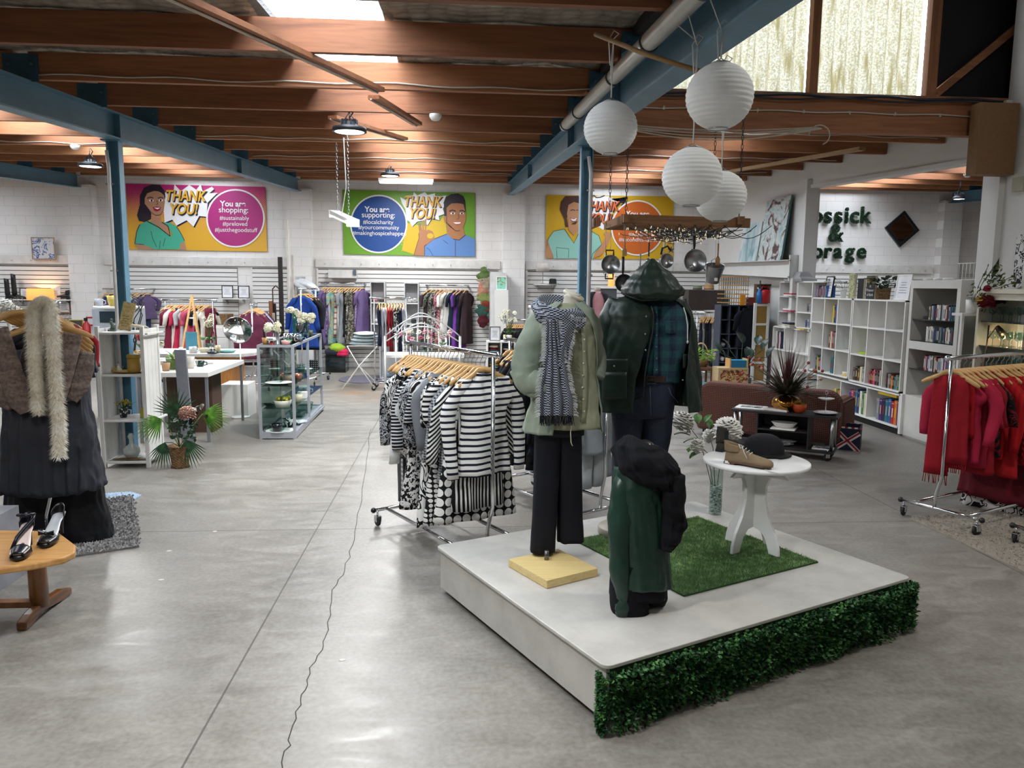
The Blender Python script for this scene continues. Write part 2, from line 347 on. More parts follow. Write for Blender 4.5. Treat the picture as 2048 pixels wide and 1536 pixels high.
alight('clerestory_daylight',(3.4,7.75,4.9),4.4,1,shape='RECTANGLE',sy=2.7,rot=(-PI/2,0,0),portal=True)
for k,(a,b) in enumerate(((1.4,3.36),(3.44,4.5))):
    m=MB(); m.grid(lambda u,v:(lerp(a,b,u),7.52+.018*math.sin(lerp(a,b,u)*2*PI/.13),lerp(ZW,6.2,v)),int((b-a)*80),1); st(m,'window_%d'%(6+k),CM)
DOUG='#5a3624'
def timber(c1='#784a31',c2='#a56e49',ax='X'): return wood(c1,c2,1.2,ax,.7,'rough_sawn_timber')
TZ=timber(ax='Z'); TX=timber(); TY=timber(ax='Y')
def thg(m,name,mat,label,cat,group=None,**k): return m.build(name,mat,label=label,cat=cat,group=group,**k)
for x,w,l in ((2.36,.09,'leftmost timber stud framing the corrugated high window'),(3.4,.08,'middle timber stud between the two corrugated window sheets'),(4.57,.1,'timber stud between the bright corrugated window and the dark panel'),(5.5,.1,'timber stud right of the dark panel, at the frame edge')):
    thg(MB().bx((x-w/2,7.38,3.5),(x+w/2,7.47,6.2)),'timber_stud',TZ,l,'stud')
thg(MB().bx((4.62,7.5,3.5),(5.6,7.53,6.2)),'wall_cladding',mm('#0f1218',.8),'dark sheet panel right of the corrugated high window','panel')
thg(MB().beam((4.65,7.43,3.58),(5.45,7.43,4.25),.04,.07),'diagonal_brace',TX,'diagonal timber brace across the dark panel at top right','brace')
thg(MB().bx((1.2,7.36,3.18),(5.55,7.46,3.47)),'timber_beam',TX,'deep horizontal timber beam below the high window','beam')
thg(MB().bx((1.2,7.32,3.47),(5.7,7.5,3.53)),'window_sill_plate',TX,'timber sill plate under the corrugated high window','sill')
m=MB(); a=at(1955,208,Y=7.2);b=at(2012,352,Y=7.2); m.bx((a.x-.02,7.12,b.z),(b.x+.02,7.26,a.z)); thg(m,'chipboard_box',mm('#80603f',.7,0,.1,30),'brown chipboard box at the right end of the timber beam','box')
# purlins
PY=[2.6,3.75,4.87,6.0,7.1,8.25,9.4,10.5,11.7,12.9,14.0,15.1,15.85]
bays=[(-13,-7.3,'far left bay'),(-7.2,-3.13,'left bay'),(-3.03,1.1,'middle bay'),(1.2,XR-.02,'lantern bay'),(XR+.18,15,'side room')]
for bi,(a,b,nm) in enumerate(bays):
    for k,y in enumerate(PY):
        if bi>=3 and y<7.4: continue
        z=zp(y); tone=random.choice([timber(),timber('#84553a','#b37c54'),timber('#693f2a','#935f3f')])
        d=.19; m=MB().bx((a,y-.024,z),(b,y+.024,z+d))
        thg(m,'roof_purlin',tone,'timber purlin, %s, %s from the back wall'%(nm,od(len(PY)-1-k)),'roof beam','timber roof purlins')
BLUE=mm('#547d91',.45,0,.12,4,.15,30); BLD=mm('#2f5468',.5,0,.12,4)
def rafter(x,y0,y1,label):
    t=E('steel_rafter',label,'beam',(x,y0,0))
    zz=lambda y:zp(y)-.01; h=.22; w=.14
    def seg(m,dx0,dx1,dz0,dz1): 
        P=[(dx,y,zz(y)+dz) for y in(y0,y1) for dx,dz in((dx0,dz0),(dx1,dz0),(dx1,dz1),(dx0,dz1))]
        m.add([(p[0],p[1]-y0,p[2]) for p in P],[(0,1,2,3),(7,6,5,4),(0,4,5,1),(1,5,6,2),(2,6,7,3),(3,7,4,0)])
    m=MB(); seg(m,-.006,.006,-h,0); m.build('web',BLUE,t)
    m=MB(); seg(m,-w/2,w/2,-h-.012,-h); m.build('flange',BLUE,t); m=MB(); seg(m,-w/2,w/2,-.012,0); m.build('flange',BLUE,t)
    for y in PY:
        if y0<y<y1-.2:
            m=MB(); m.bx((-.12,y-y0-.04,zp(y)-.02),(.12,y-y0-.025,zp(y)+.17)); 
            for bx_ in(-.08,.08): m.tube([(bx_,y-y0-.06,zp(y)+.1),(bx_,y-y0-.03,zp(y)+.1)],.012,6)
            m.build('cleat',BLD,t)
    for y in (5.4,7.45,11.5):
        if y0<y<y1: m=MB(); m.bx((-.065,y-y0-.006,zz(y)-h),(.065,y-y0+.006,zz(y))); m.build('stiffener',BLUE,t)
    return t
rafter(-3.08,-6,15.78,'blue steel rafter running to the pier between the pink and green banners')
rafter(1.13,-6,15.78,'blue steel rafter with the white pipe, left of the paper lanterns')
rafter(-7.25,-6,15.78,'blue steel rafter ending left of the pink banner')
rafter(10.4,7.5,15.78,'dark teal steel rafter in the side room above the mirror')
def post(x,y,label,cl):
    t=E('steel_post',label,'post',(x,y,0)); z=zp(y)-.24
    m=MB(); m.bx((-.055,-.05,0),(-.045,.05,z)); m.bx((.045,-.05,0),(.055,.05,z)); m.bx((-.05,-.005,0),(.05,.005,z)); m.build('column',mm('#5787a0',.45,0,.14,5),t)
    m=MB().bx((-.1,-.1,0),(.1,.1,.012)); m.build('base_plate',BLD,t); m=MB().bx((-.09,-.08,z-.012),(.09,.08,z)); m.build('top_plate',BLUE,t)
    m=MB(); m.tube([(cl,-.07,.1),(cl,-.07,z-.25),(cl-.02,-.05,z-.1)],.017,8); m.build('conduit',mm('#c9c7c6',.4),t)
    for q in(.9,1.8,z-.4): m=MB(); m.box((cl,-.06,q),(.07,.03,.015)); m.build('saddle_clip',STEEL,t)
post(-3.12,7.55,'blue steel post behind the white open shelf',-.03)
post(1.2,7.15,'blue steel post between the two clothed mannequins',.03)
# white pipe along the right rafter
t=E('white_pipe','white plastic pipe strapped along the right blue rafter','pipe'); pz=lambda y:zp(y)-.06
m=MB(); m.tube([(1.0,y,pz(y)) for y in(-2,1,4,7.2)],.047,16); m.build('pipe',mm('#b9b5ab',.3,0,.12,6),t)
for y in (3.2,4.1,5.0,6.4,7.1): m=MB(); m.tube([(1.0,y-.012,pz(y)),(1.0,y+.012,pz(y))],.054,16); m.build('strap',mm('#3a3a3c',.5),t)
# slatted display walls and hook boards
def slat(x0,x1,z0,z1,i):
    m=MB(); z=z0
    while z<z1-.02: m.bx((x0,YB-.045,z),(x1,YB-.02,min(z+.070,z1))); z+=.085
    m.bx((x0-.03,YB-.05,z0),(x0,YB,z1)); m.m=1; m.bx((x0,YB-.022,z0),(x1,YB-.002,z1)); st(m,'trim_%d'%(20+i),[mm('#dddbd8',.5,0,.03,1),mm('#6f6b68',.8)])  # darker backing puts the groove shade between slats into the colour
for i,(a,b) in enumerate(((-11,-7.55),(-6.75,-4.35),(-4.05,-3.35),(-2.75,.9),(1.5,3.65),(3.9,5.25),(5.5,10.2),(10.7,14.5))): slat(a,b,.12,2.0 if i<6 else 1.98,i)
for i,(a,b) in enumerate(((-6.9,-3.35),(-2.8,.93),(1.47,5.28),(5.5,10.2),(10.7,14.5),(-11,-7.55))):
    m=MB(); m.bx((a,YB-.05,2.03),(b,YB,2.2)); z=2.13
    for k in range(int((b-a)/.36)): m.tube([(a+.2+k*.36,YB-.05,2.1),(a+.2+k*.36,YB-.09,2.09),(a+.2+k*.36,YB-.1,2.13)],.006,6)
    st(m,'trim_%d'%(30+i),mm('#d6d3d0',.55))
# floor crack
m=MB(); cr=[at(x,y,Z=0.0012) for x,y in((742,858),(736,905),(722,1000),(706,1080),(690,1140),(662,1190),(655,1260),(640,1300),(612,1360),(600,1410),(582,1480),(560,1536),(540,1600))]
pts=[]
for p,q in zip(cr,cr[1:]):
    for k in range(5): a=p.lerp(q,k/5); pts.append(a+V((random.uniform(-.012,.012),0,0)))
for p,q in zip(pts,pts[1:]): w=V((.0022,0,0)); m.add([p-w,p+w,q+w,q-w],[(0,1,2,3)])
st(m,'trim_40',mm('#3a3733',.9))
# small debris marks on the floor
for i,(x,y) in enumerate(((338,1102),(430,1063),(685,1320),(322,1160),(1010,905))):
    p=at(x,y,Z=0); m=MB(); m.prism([(.02*math.cos(a)*random.uniform(.6,1),.012*math.sin(a)) for a in [k*PI/4 for k in range(8)]],(p.x,p.y,.001),(1,0,0),(0,1,0),(0,0,1),.001)
    thg(m,'paper_scrap',mm('#c9c4bd',.8),'small pale scrap on the concrete, %s from the front right'%od(i),'scrap','scraps on the floor')
# ---------------- lamps ----------------
LEDC=(1,.985,.95); PW=115
def highbay(x,y,z,label,pw=PW,r=.15,top=None):
    t=E('high_bay_lamp',label,'lamp',(x,y,z),0,'round high bay lamps')
    m=MB(); m.lathe([(.02,.09),(.06,.085),(.075,.05),(r*.98,.035),(r,.0),(r*.9,-.005),(r*.88,.012),(.01,.014)],n=28); m.build('housing',mm('#26282b',.4,.3),t)
    m=MB()
    for k in range(10): a=k*PI/5; m.box((.05*math.cos(a),.05*math.sin(a),.085),(.05,.008,.04),a)
    m.build('heat_sink',mm('#2c2e31',.5,.4),t)
    MB().lathe([(r*.86,.004),(r*.86,.0),(.01,-.002)],n=28).build('diffuser',emi('#f4f8ff',9),t)
    zt=(top or zp(y))-z; m=MB(); m.tube([(0,0,.1),(0,0,zt)],.004,6); m.tube([(-.05,0,.09),(0,0,.17),(.05,0,.09)],.005,6); m.tube([(0,0,.12),(.03,.02,.1+zt*.4),(.01,0,zt)],.006,6); m.build('hanging_hook',mm('#3a3a3a',.4,.6),t)
    alight('high_bay_light',(x,y,z-.02),.28,pw,LEDC); return t
p=at(699,264,Y=7.1); highbay(p.x,p.y,p.z,'round high bay lamp nearest the camera, hanging over the aisle')
p=at(780,352,Y=12.6); highbay(p.x,p.y,p.z,'round high bay lamp above the ceiling batten and green banner')
p=at(181,333,Y=10.7); highbay(p.x,p.y,p.z,'round high bay lamp at the left, beside the blue post')
p=at(1918,398,Y=13); highbay(p.x,p.y,p.z,'small bright round lamp in the side room above the mirror',45,.1)
for x,y,z,pw,l in ((-1,1.9,2.72,75,'just in front of the camera over the aisle'),(-5.2,3.2,2.7,60,'over the left evening wear'),(3.2,3.0,4.6,88,'high over the display platform'),(2.5,-1.5,4.5,45,'behind the camera on the right'),(-3.5,-1.5,2.3,40,'behind the camera on the left'),(-9.8,9,3.1,60,'in the far left bay'),(9.5,8.2,3.1,45,'in the side room behind the right column')):  # unseen lamps added for light; the left one read from the bench shadow
    highbay(x,y,z,'unseen round high bay lamp '+l,pw,top=6.1 if x>1.3 and y<7.4 else None)
# ceiling batten and hanging fluorescent
t=E('ceiling_batten','long lit white batten light on the ceiling above the green banner','lamp',(0,0,0)); a=at(757,362,Y=14.8); b=at(867,368,Y=14.8)
MB().bx((a.x,14.76,a.z),(b.x,14.84,a.z+.05)).build('housing',WHT,t); MB().bx((a.x+.02,14.765,a.z-.04),(b.x-.02,14.835,a.z+.0)).build('diffuser',emi('#ffffff',7),t,bevel=.01)
alight('batten_light',((a.x+b.x)/2,14.8,a.z-.06),b.x-a.x,45,LEDC,'RECTANGLE',sy=.07)
t=E('hanging_tube_light','white fluorescent fitting hanging on two chains over the aisle','lamp'); a=at(668,428,Y=9.6); b=at(706,446,Y=8.7)
MB().beam(a+V((0,0,.02)),b+V((0,0,.02)),.11,.05).build('housing',WHT,t,bevel=.008); d=(b-a).normalized()
MB().tube([a+d*.05-V((0,0,.02)),b-d*.05-V((0,0,.02))],.02,10).build('tube',emi('#f6fbff',10),t)
m=MB()
for q in(a,b): m.beam(q-d*.03,q+d*.03,.13,.08)
m.build('end_cap',WHT,t)
for q,tx in ((a+d*.2,(671,280,6.9)),(b-d*.2,(694,300,6.1))):
    e=at(tx[0],tx[1],Y=q.y); e=V((q.x,q.y,zp(q.y))); m=MB(); n=int((e.z-q.z)/.035)
    for k in range(n):
        z=q.z+.05+k*.035; w=V((.008,0,0)) if k%2 else V((0,.008,0)); m.tube([V((q.x,q.y,z))-w,V((q.x,q.y,z+.02))-w*1.2,V((q.x,q.y,z+.04))-w,V((q.x,q.y,z+.04))+w,V((q.x,q.y,z+.02))+w*1.2,V((q.x,q.y,z))+w,V((q.x,q.y,z))-w],.0022,4)
    m.build('chain',STEEL,t)
m=MB(); m.tube([a.lerp(b,.45)+V((0,0,.05)),a.lerp(b,.55)+V((.03,0,.35)),a.lerp(b,.6)+V((0,0,.9)),V((a.lerp(b,.6).x,9.1,zp(9.1)))],.007,6); m.build('cord',mm('#cfccc6',.5),t)
alight('tube_light',((a+b)/2-V((0,0,.05))),.1,22,LEDC,'RECTANGLE',sy=.9)
# smoke detectors
for (x,y,Y,l) in ((871,236,7.1,'white smoke detector right of the nearest high bay lamp'),(152,325,10.4,'white smoke detector beside the left high bay lamp'),(1933,374,11.7,'white smoke detector in the side room near the bright lamp')):
    p=at(x,y,Y=Y); m=MB(); m.lathe([(.02,-.035),(.035,-.03),(.05,-.01),(.055,.0),(.055,.02),(.01,.022)],(p.x,p.y,zp(Y)-.022),18); m.build('smoke_detector',WHT,label=l,cat='smoke detector')
# cables clipped along purlins
def cable(pts,label,r=.006,col='#bdb6ab',name='cable'):
    m=MB(); m.tube(pts,r,5); return m.build(name,mm(col,.5),label=label,cat='cable')
def wav(x0,x1,y,dz,amp,n=30,ph=0): return [(lerp(x0,x1,k/n),y-.034,zp(y)+dz+amp*math.sin(k*1.1+ph)+amp*.6*math.sin(k*.47+2*ph)) for k in range(n+1)]
for x0,x1,y,dz,l in ((-3,1.05,6.0,.03,'cable clipped along the purlin above the nearest high bay lamp'),(-3,1.05,9.4,.03,'cable along the purlin behind the nearest high bay lamp'),(-2.9,1.0,11.7,.04,'thin cable along a far purlin of the middle bay'),(-3,1,14.0,.03,'thin cable along the farthest lit purlin of the middle bay'),(1.3,5.2,10.5,.03,'cable along a purlin behind the paper lanterns'),(1.3,5.2,8.25,.05,'loose cable along the purlin just behind the big beam'),(1.3,5.2,12.9,.04,'thin cable along a far purlin in the lantern bay'),(-7,-3.2,10.5,.03,'cable along a purlin of the left bay')):
    cable(wav(x0,x1,y,dz,.008,ph=y),l)
m=MB(); m.tube([(lerp(1.3,5.0,k/30),7.34,3.36+.006*math.sin(k)) for k in range(31)],.007,5)
for k in range(8): m.box((1.5+k*.45,7.345,3.36),(.015,.02,.03))
m.build('cable',mm('#c2bbb0',.5),label='white cable clipped to the face of the deep timber beam',cat='cable')
m=MB(); m.tube([(lerp(1.3,5.6,k/40),7.31,3.5+.01*math.sin(k*.8)) for k in range(41)],.012,5); m.tube([(lerp(1.3,5.6,k/40),7.30,3.47+.012*math.sin(k*.6+1)) for k in range(41)],.008,5)
m.build('cable_bundle',mm('#232c3c',.5),label='dark blue cable bundle under the corrugated high window',cat='cable')
m=MB()
for q in range(4): m.tube([(lerp(1.3,3.4,k/16),7.25-.03*q,3.2-.05*math.sin(PI*k/16)*(1+q*.5)-.01*q) for k in range(17)],.006,5)
m.tube([(3.4+.1*math.cos(a),7.2,3.12+.09*math.sin(a)) for a in [k*PI/8 for k in range(-3,9)]],.006,5)
m.build('cable_bundle',mm('#b5ada0',.5),label='loose pale cables sagging below the big beam behind the lanterns',cat='cable')
m=MB(); m.tube([(lerp(-3.0,.95,k/30),4.83,zp(4.87)-.01-.01*abs(math.sin(k))) for k in range(0)] or [(0,0,0),(0,0,0)],.001,4)
# loose battens under the middle bay carrying cables
for p,q,l in (((-1.62,2.6),(-.55,5.9),'timber batten running diagonally under the purlins beside the skylight'),((-.62,6.2),(-.35,7.6),'short timber batten carrying the cable to the nearest high bay lamp'),((-1.1,7.3),(-.55,8.8),'timber batten fixed under the purlins behind the nearest high bay lamp')):
    t=E('ceiling_batten_board',l,'batten'); a=V((p[0],p[1],zp(p[1])-.02)); b=V((q[0],q[1],zp(q[1])-.02)); MB().beam(a,b,.09,.03).build('board',TY,t); MB().tube([a-V((.02,0,.02)),a.lerp(b,.5)-V((.0,0,.024)),b-V((.01,0,.02))],.008,6).build('cable',mm('#c8c0b2',.5),t)
t=E('ceiling_batten_board','long pale timber batten crossing the lantern bay under the purlins','batten'); a=at(1370,395,Y=13.5);b=at(1725,300,Y=8.6); a.z=zp(13.5)-.03; b.z=zp(8.6)-.03; MB().beam(a,b,.08,.04).build('board',wood('#8a6a48','#ab8a62',1.5,'Y',.7),t)
# paper lanterns
def lantern(px,py,pr,Y,s0,label,tie=None):
    c=at(px,py,Y=Y); r=pr/FPX*(c-O).dot(Fw); t=E('paper_lantern',label,'lantern',(c.x,c.y,c.z-r),0,'white paper lanterns')
    K=80; prof=[]
    for k in range(K+1):
        a=PI*k/K; rr=r*math.sin(a); z=r-r*math.cos(a)*.98; ridge=1+.03*abs(math.sin(k*PI/4))-.015
        prof.append((max(rr*ridge,.28*r if k in(0,K) else .0) if 3<k<K-3 else max(rr,.27*r),z))
    prof=[q for i,q in enumerate(prof) if 6<=i<=K-6]
    m=MB(); m.lathe(prof,n=40,cap=False); n=N('ribbed_paper'); n.b.inputs['Subsurface Weight'].default_value=0
    if 'lanp' not in MATS:
        tr=n.n('ShaderNodeBsdfTranslucent'); tr.inputs[0].default_value=(.9,.9,.88,1); mx=n.n('ShaderNodeMixShader'); mx.inputs[0].default_value=.3; n.fin(n.ramp(n.noise(9,4),[(.3,'#dfdfdd'),(.7,'#f0f0ee')]),.8)
        n.l(n.b.outputs[0],mx.inputs[1]); n.l(tr.outputs[0],mx.inputs[2]); n.l(mx.outputs[0],n.t.nodes['Material Output'].inputs[0]); MATS['lanp']=n.m
    m.build('paper_shade',MATS['lanp'],t)
    m=MB()
    for z in(prof[0][1],prof[-1][1]): m.tube([(.29*r*math.cos(a),.29*r*math.sin(a),z) for a in [k*PI/8 for k in range(17)]],.003,5)
    m.tube([(-.28*r,0,prof[-1][1]),(0,0,prof[-1][1]+.02),(.28*r,0,prof[-1][1])],.002,5); m.build('wire_frame',STEEL,t)
    top=at(s0[0],s0[1],Y=Y); m=MB(); z0=prof[-1][1]+.02; dz=top.z-c.z+r
    m.tube([(0,0,z0),(.004,0,dz)],.0035,5); m.tube([(0,0,z0+.08),(-.006,0,z0+(dz-z0)*.5),(.004,0,dz)],.003,5); m.tube([(0,0,dz)]+([tuple(V(tie)-V((c.x,c.y,c.z-r)))] if tie else [(0,0,dz+.01)]),.003,5); m.tube([(0,0,dz),(.03,0,dz+.03),(.01,.02,dz+.05),(-.02,0,dz),(-.01,0,dz-.12)],.003,5); m.build('cord',mm('#dcdad4',.8),t)
lantern(1221,256,53,3.9,(1227,80),'white paper lantern hanging leftmost, beside the blue rafter',at(1227,83,Y=3.84))
lantern(1439,193,66,3.15,(1444,62),'largest looking white paper lantern, topmost of the four',(1.0,3.15,pz(3.15)-.04))
lantern(1384,354,59,3.42,(1393,90),'white paper lantern hanging below the topmost one, partly covering another',(1.0,3.42,pz(3.42)-.04))
lantern(1441,393,51,3.7,(1446,130),'lowest white paper lantern, half hidden and nearest the timber rack',(1.0,3.6,pz(3.6)-.04))
a=at(1190,68,Y=3.9); b=at(1408,145,Y=3.5); thg(MB().tube([a,a.lerp(b,.5)+V((0,0,-.01)),b],.011,8),'bamboo_cane',wood('#7a5a35','#a07c4c',2),'thin brown cane under the roof carrying the lantern strings','cane')
# ---------------- hanging pot rack ----------------
YR=7.0
t=E('hanging_pot_rack','rough timber frame hung on chains with string lights, above the raincoat mannequin','hanging rack')
L=at(1243,436,Y=YR); R=at(1499,444,Y=YR); zt=(L.z+R.z)/2; x0,x1=L.x,R.x
for y in(YR,YR+.75): MB().beam((x0,y,zt),(x1,y,zt-.02),.04,.085).build('long_board',wood('#5d3f28','#8a6340',1.5,'X',.75),t)
for x in(x0+.03,x1-.1): MB().beam((x,YR-.08,zt+.0),(x,YR+.85,zt+.0),.05,.07).build('cross_board',wood('#5d3f28','#8a6340',1.5,'Y',.75),t)
MB().bx((x0-.22,YR+.05,zt-.06),(x0-.18,YR+.9,zt+.02)).build('cross_board',TY,t)
for (x,y,l) in ((x0+.04,YR,1),(x0+.04,YR+.75,1),(x1-.1,YR,1),(x1-.1,YR+.75,1)):
    m=MB(); z=zt+.04; k=0; xx=x
    while z<zp(y): 
        w=V((.009,0,0)) if k%2 else V((0,.009,0)); c=V((xx,y,z)); m.tube([c-w,c-w*1.1+V((0,0,.03)),c+V((0,0,.042)),c+w*1.1+V((0,0,.03)),c+w,c-V((0,0,.008)),c-w],.003,4); z+=.04;k+=1
    m.build('chain',mm('#3c3c40',.4,.7),t)
random.seed(3); m=MB(); bl=MB()
for k in range(46):
    xa=random.uniform(x0+.08,x1-.45); ya=random.uniform(YR+.02,YR+.75); ln=random.uniform(.25,.7); dp=random.uniform(.02,.1); pts=[]
    for i in range(9): u=i/8; pts.append(V((xa+ln*u,ya+.15*math.sin(u*4+k),zt-.06-dp*math.sin(PI*u)-.02*random.random())))
    m.tube(pts,.0035,4)
    for p in pts[::3]: bl.tube([p,p+V((random.uniform(-.01,.01),0,-.022))],.004,4)
for k in range(7):
    xa=x0+.1+k*.14; pts=[V((xa+.45*u,YR-.02,zt-.04-.12*math.sin(PI*u))) for u in [i/8 for i in range(9)]]; m.tube(pts,.0035,4)
ga=m.build('string_light_wire',mm('#1c2a25',.5),t); bl.build('bulb',emi('#ffe9c4',.8),t)
# pans and utensils below the frame
def hang(name,label,cat,px,py,Y,group='pans and utensils on the hanging rack'):
    p=at(px,py,Y=Y); t=E(name,label,cat,p,0,group); return t,p
def hookup(t,p,z,x=0): MB().tube([(x,0,z),(x+.01,0,z+.03),(x,0,zt-.05-p.z)],.002,4).build('hook',STEEL,t)
def px2m(px,Y): return px/FPX*Y/math.cos(PIT)
t,p=hang('steamer_pan','steel steamer pan with two black side handles, leftmost pan under the rack','pan',1219,529,YR); r=px2m(18,YR)
T=Matrix.Rotation(PI/2,4,'X')
def pan(t,r,dep,rz=0,mat=STEEL,ho=None):
    m=MB(); m.T=Matrix.Rotation(rz,4,'Z')@Matrix.Rotation(PI/2,4,'X'); m.lathe([(.001,0),(r*.86,0),(r*.93,.01),(r,dep),(r*1.05,dep+.003),(r*.98,dep),(r*.9,.014),(.001,.006)],n=32); return m.build('pan_body',mat,t)
pan(t,r,.05)
m=MB()
for a in range(5):
    for b in range(12): m.ball((r*(.15+.14*a)*math.cos(b*PI/6+a),-.004,r*(.15+.14*a)*math.sin(b*PI/6+a)),.004,6,4)
m.build('perforations',BLK,t)
for s in(1,-1): MB().tube([(-.035,0,s*r),(-.035,0,s*(r+.045)),(.035,0,s*(r+.045)),(.035,0,s*r)],.008,8).build('side_handle',BLK,t)
hookup(t,p,r+.05)
def saucepan(px,py,r,dep,hl,label,rz=0,up=1,mat=STEEL):
    t,p=hang('saucepan',label,'pan',px,py,YR); pan(t,r,dep,rz,mat); MB().tube([(0,-.0,r),(0,-.01,r+hl*.3),(0,0,r+hl)],[.007,.012,.013],8).build('handle',BLK,t); hookup(t,p,r+hl); return t,p
saucepan(1245,566,px2m(17,YR),.06,.16,'dark handled frying pan hanging just left of the raincoat hood',0,1,mm('#55565a',.3,.8))
saucepan(1387,522,px2m(22,YR),.05,.13,'shiny steel frying pan with upright black handle, right of the banner')
t,p=hang('saucepan','small steel lidded pan with curved black handle, right of the hood tip','pan',1328,522,YR); pan(t,px2m(14,YR),.05,.3); r=px2m(14,YR); m=MB(); m.tube([(-.03,0,r*.9),(-.02,0,r+.05),(.03,0,r+.07),(.06,0,r+.03)],.009,8); m.build('handle',BLK,t); hookup(t,p,r+.06)
t,p=hang('milk_pail','tapered grey metal pail hanging lowest at the right of the rack','pail',1428,548,YR)
m=MB(); m.T=Matrix.Rotation(.35,4,'X'); m.lathe([(.001,-.08),(.055,-.08),(.085,.08),(.09,.085),(.08,.08),(.05,-.07),(.001,-.07)],n=28); m.build('pail_body',mm('#8d8f92',.3,.9),t)
m=MB(); m.tube([(-.08,0,.08),(-.12,0,.07),(-.085,0,.03)],.008,6); m.build('spout',STEEL,t); MB().box((0,-.06,-.05),(.03,.004,.03)).build('sticker',WHT,t); MB().tube([(-.03,0,.08),(-.03,0,.12),(0,0,.14),(.03,0,.12),(.03,0,.08)],.004,6).build('handle',STEEL,t); hookup(t,p,.14)
def utensil(px,py0,py1,label,kind,col):
    a=at(px,py0,Y=YR); b=at(px,py1,Y=YR); L=a.z-b.z; t=E(kind,label,'utensil',(b.x,b.y,b.z),0,'pans and utensils on the hanging rack')
    MB().tube([(0,0,L*.35),(0,0,L)],[.006,.008],8).build('handle',mm(col,.5),t)
    if kind=='spatula': MB().prism([(-.02,0),(.02,0),(.022,L*.28),(.006,L*.42),(-.006,L*.42),(-.022,L*.28)],(0,0,0),(1,0,0),(0,0,1),(0,1,0),.006).build('blade',mm(col,.5),t)
    elif kind=='ladle': MB().ball((0,0,L*.12),(.03,.02,.03)).build('bowl',STEEL,t); MB().tube([(0,0,L*.2),(0,0,L*.4)],.004,6).build('shaft',STEEL,t)
    elif kind=='fork':
        m=MB(); 
        for q in(-.014,0,.014): m.tube([(q,0,0),(q,0,L*.25),(0,0,L*.36)],.003,5)
        m.build('tines',STEEL,t)
    else: MB().tube([(0,0,0),(0,0,L*.35)],.015,8).build('brush_head',mm('#c9b48a',.8),t)
    MB().tube([(0,0,L),(0,0,zt-.06-b.z)],.0015,4).build('hook',STEEL,t)
utensil(1249,472,512,'wooden spatula hanging in front of the orange disc','spatula','#a98152')
utensil(1280,508,545,'short brush hanging above the left shoulder of the raincoat','brush','#8f8f8c')
utensil(1297,485,528,'black handled ladle hanging behind the hood tip','ladle','#2b2b2d')
utensil(1327,484,512,'white handled utensil hanging above the small lidded pan','brush','#dedcd6')
utensil(1383,498,540,'red handled ladle hanging across the shiny frying pan','ladle','#b3242e')
utensil(1435,487,530,'wooden spatula hanging rightmost, against the painted wall','spatula','#a77a47')
utensil(1210,505,548,'two-pronged steel fork hanging beside the steamer pan','fork','#b0b0b0')
utensil(1334,540,572,'thin steel skimmer hanging at the right of the small lidded pan','ladle','#b8b8b8')
utensil(1344,556,590,'steel whisk hanging lowest behind the hood','brush','#b8b8b8')
t,p=hang('star_ornament','small dark metal star hanging beside the yellow banner','ornament',1342,500,YR)
MB().prism([((.035 if k%2==0 else .014)*math.sin(k*PI/5),(.035 if k%2==0 else .014)*math.cos(k*PI/5)) for k in range(10)],(0,0,0),(1,0,0),(0,0,1),(0,1,0),.004).build('star',mm('#6a6a6c',.4,.8),t); MB().lathe([(.03,.055),(.033,.06),(.01,.062)],n=12).build('candle_cup',mm('#6a6a6c',.4,.8),t); hookup(t,p,.06)
# ---------------- banners ----------------
def banner(label,T4,bg,prints,texts):
    """T4 crop transform, prints: (material index, layer, outline in crop pixels)"""
    ox,oy,sc=T4; w=lambda x,y,l:at(ox+x*sc,oy+y*sc,Y=YB-.035-.002*l)
    t=E('wall_banner',label,'banner'); return t,w
def art(t,w,mats,shapes,name='print'):
    m=MB()
    for mi,l,pts in shapes: m.m=mi; m.add([w(x,y,l) for x,y in pts],[tuple(range(len(pts)-1,-1,-1))])
    return m.build(name,mats,t)
def circ(cx,cy,rx,ry=None,n=48): ry=ry or rx; return [(cx+rx*math.cos(2*PI*k/n),cy-ry*math.sin(2*PI*k/n)) for k in range(n)]
def line(pts,wd):
    out=[];L=[];R=[]
    for i,p in enumerate(pts):
        a=pts[max(i-1,0)];b=pts[min(i+1,len(pts)-1)]; dx,dy=b[0]-a[0],b[1]-a[1]; q=math.hypot(dx,dy) or 1; L.append((p[0]-dy/q*wd/2,p[1]+dx/q*wd/2)); R.append((p[0]+dy/q*wd/2,p[1]-dx/q*wd/2))
    return L+R[::-1]
FL=lambda c,r=.45:mm(c,r,0,.02,2)
def gradmat(c1,c2,z0,z1,name='printed_halftone'):
    n=N(name); o=n.xyz(); f=n.math('DIVIDE',n.math('SUBTRACT',o[2],z0),z1-z0)
    a=n.math('FRACT',n.math('MULTIPLY',n.math('ADD',o[0],o[2]),26)); b=n.math('FRACT',n.math('MULTIPLY',n.math('SUBTRACT',o[0],o[2]),26))
    d=n.math('SQRT',n.math('ADD',n.math('POWER',n.math('SUBTRACT',a,.5),2),n.math('POWER',n.math('SUBTRACT',b,.5),2)))
    return n.fin(n.mix(n.math('LESS_THAN',d,n.math('MULTIPLY',f,.72)),c1,c2),.4)
def ptxt(t,w,body,x,y,size,mat,l=6,off=0,sx=1,shear=0,tilt=0):
    p=w(x,y,l); text(body,size*.8,mat,t,p,(PI/2,tilt,0),ext=.0005,off=off,sx=sx,shear=shear)
BK=FL('#1b1730'); WT=FL('#e9e6e6')
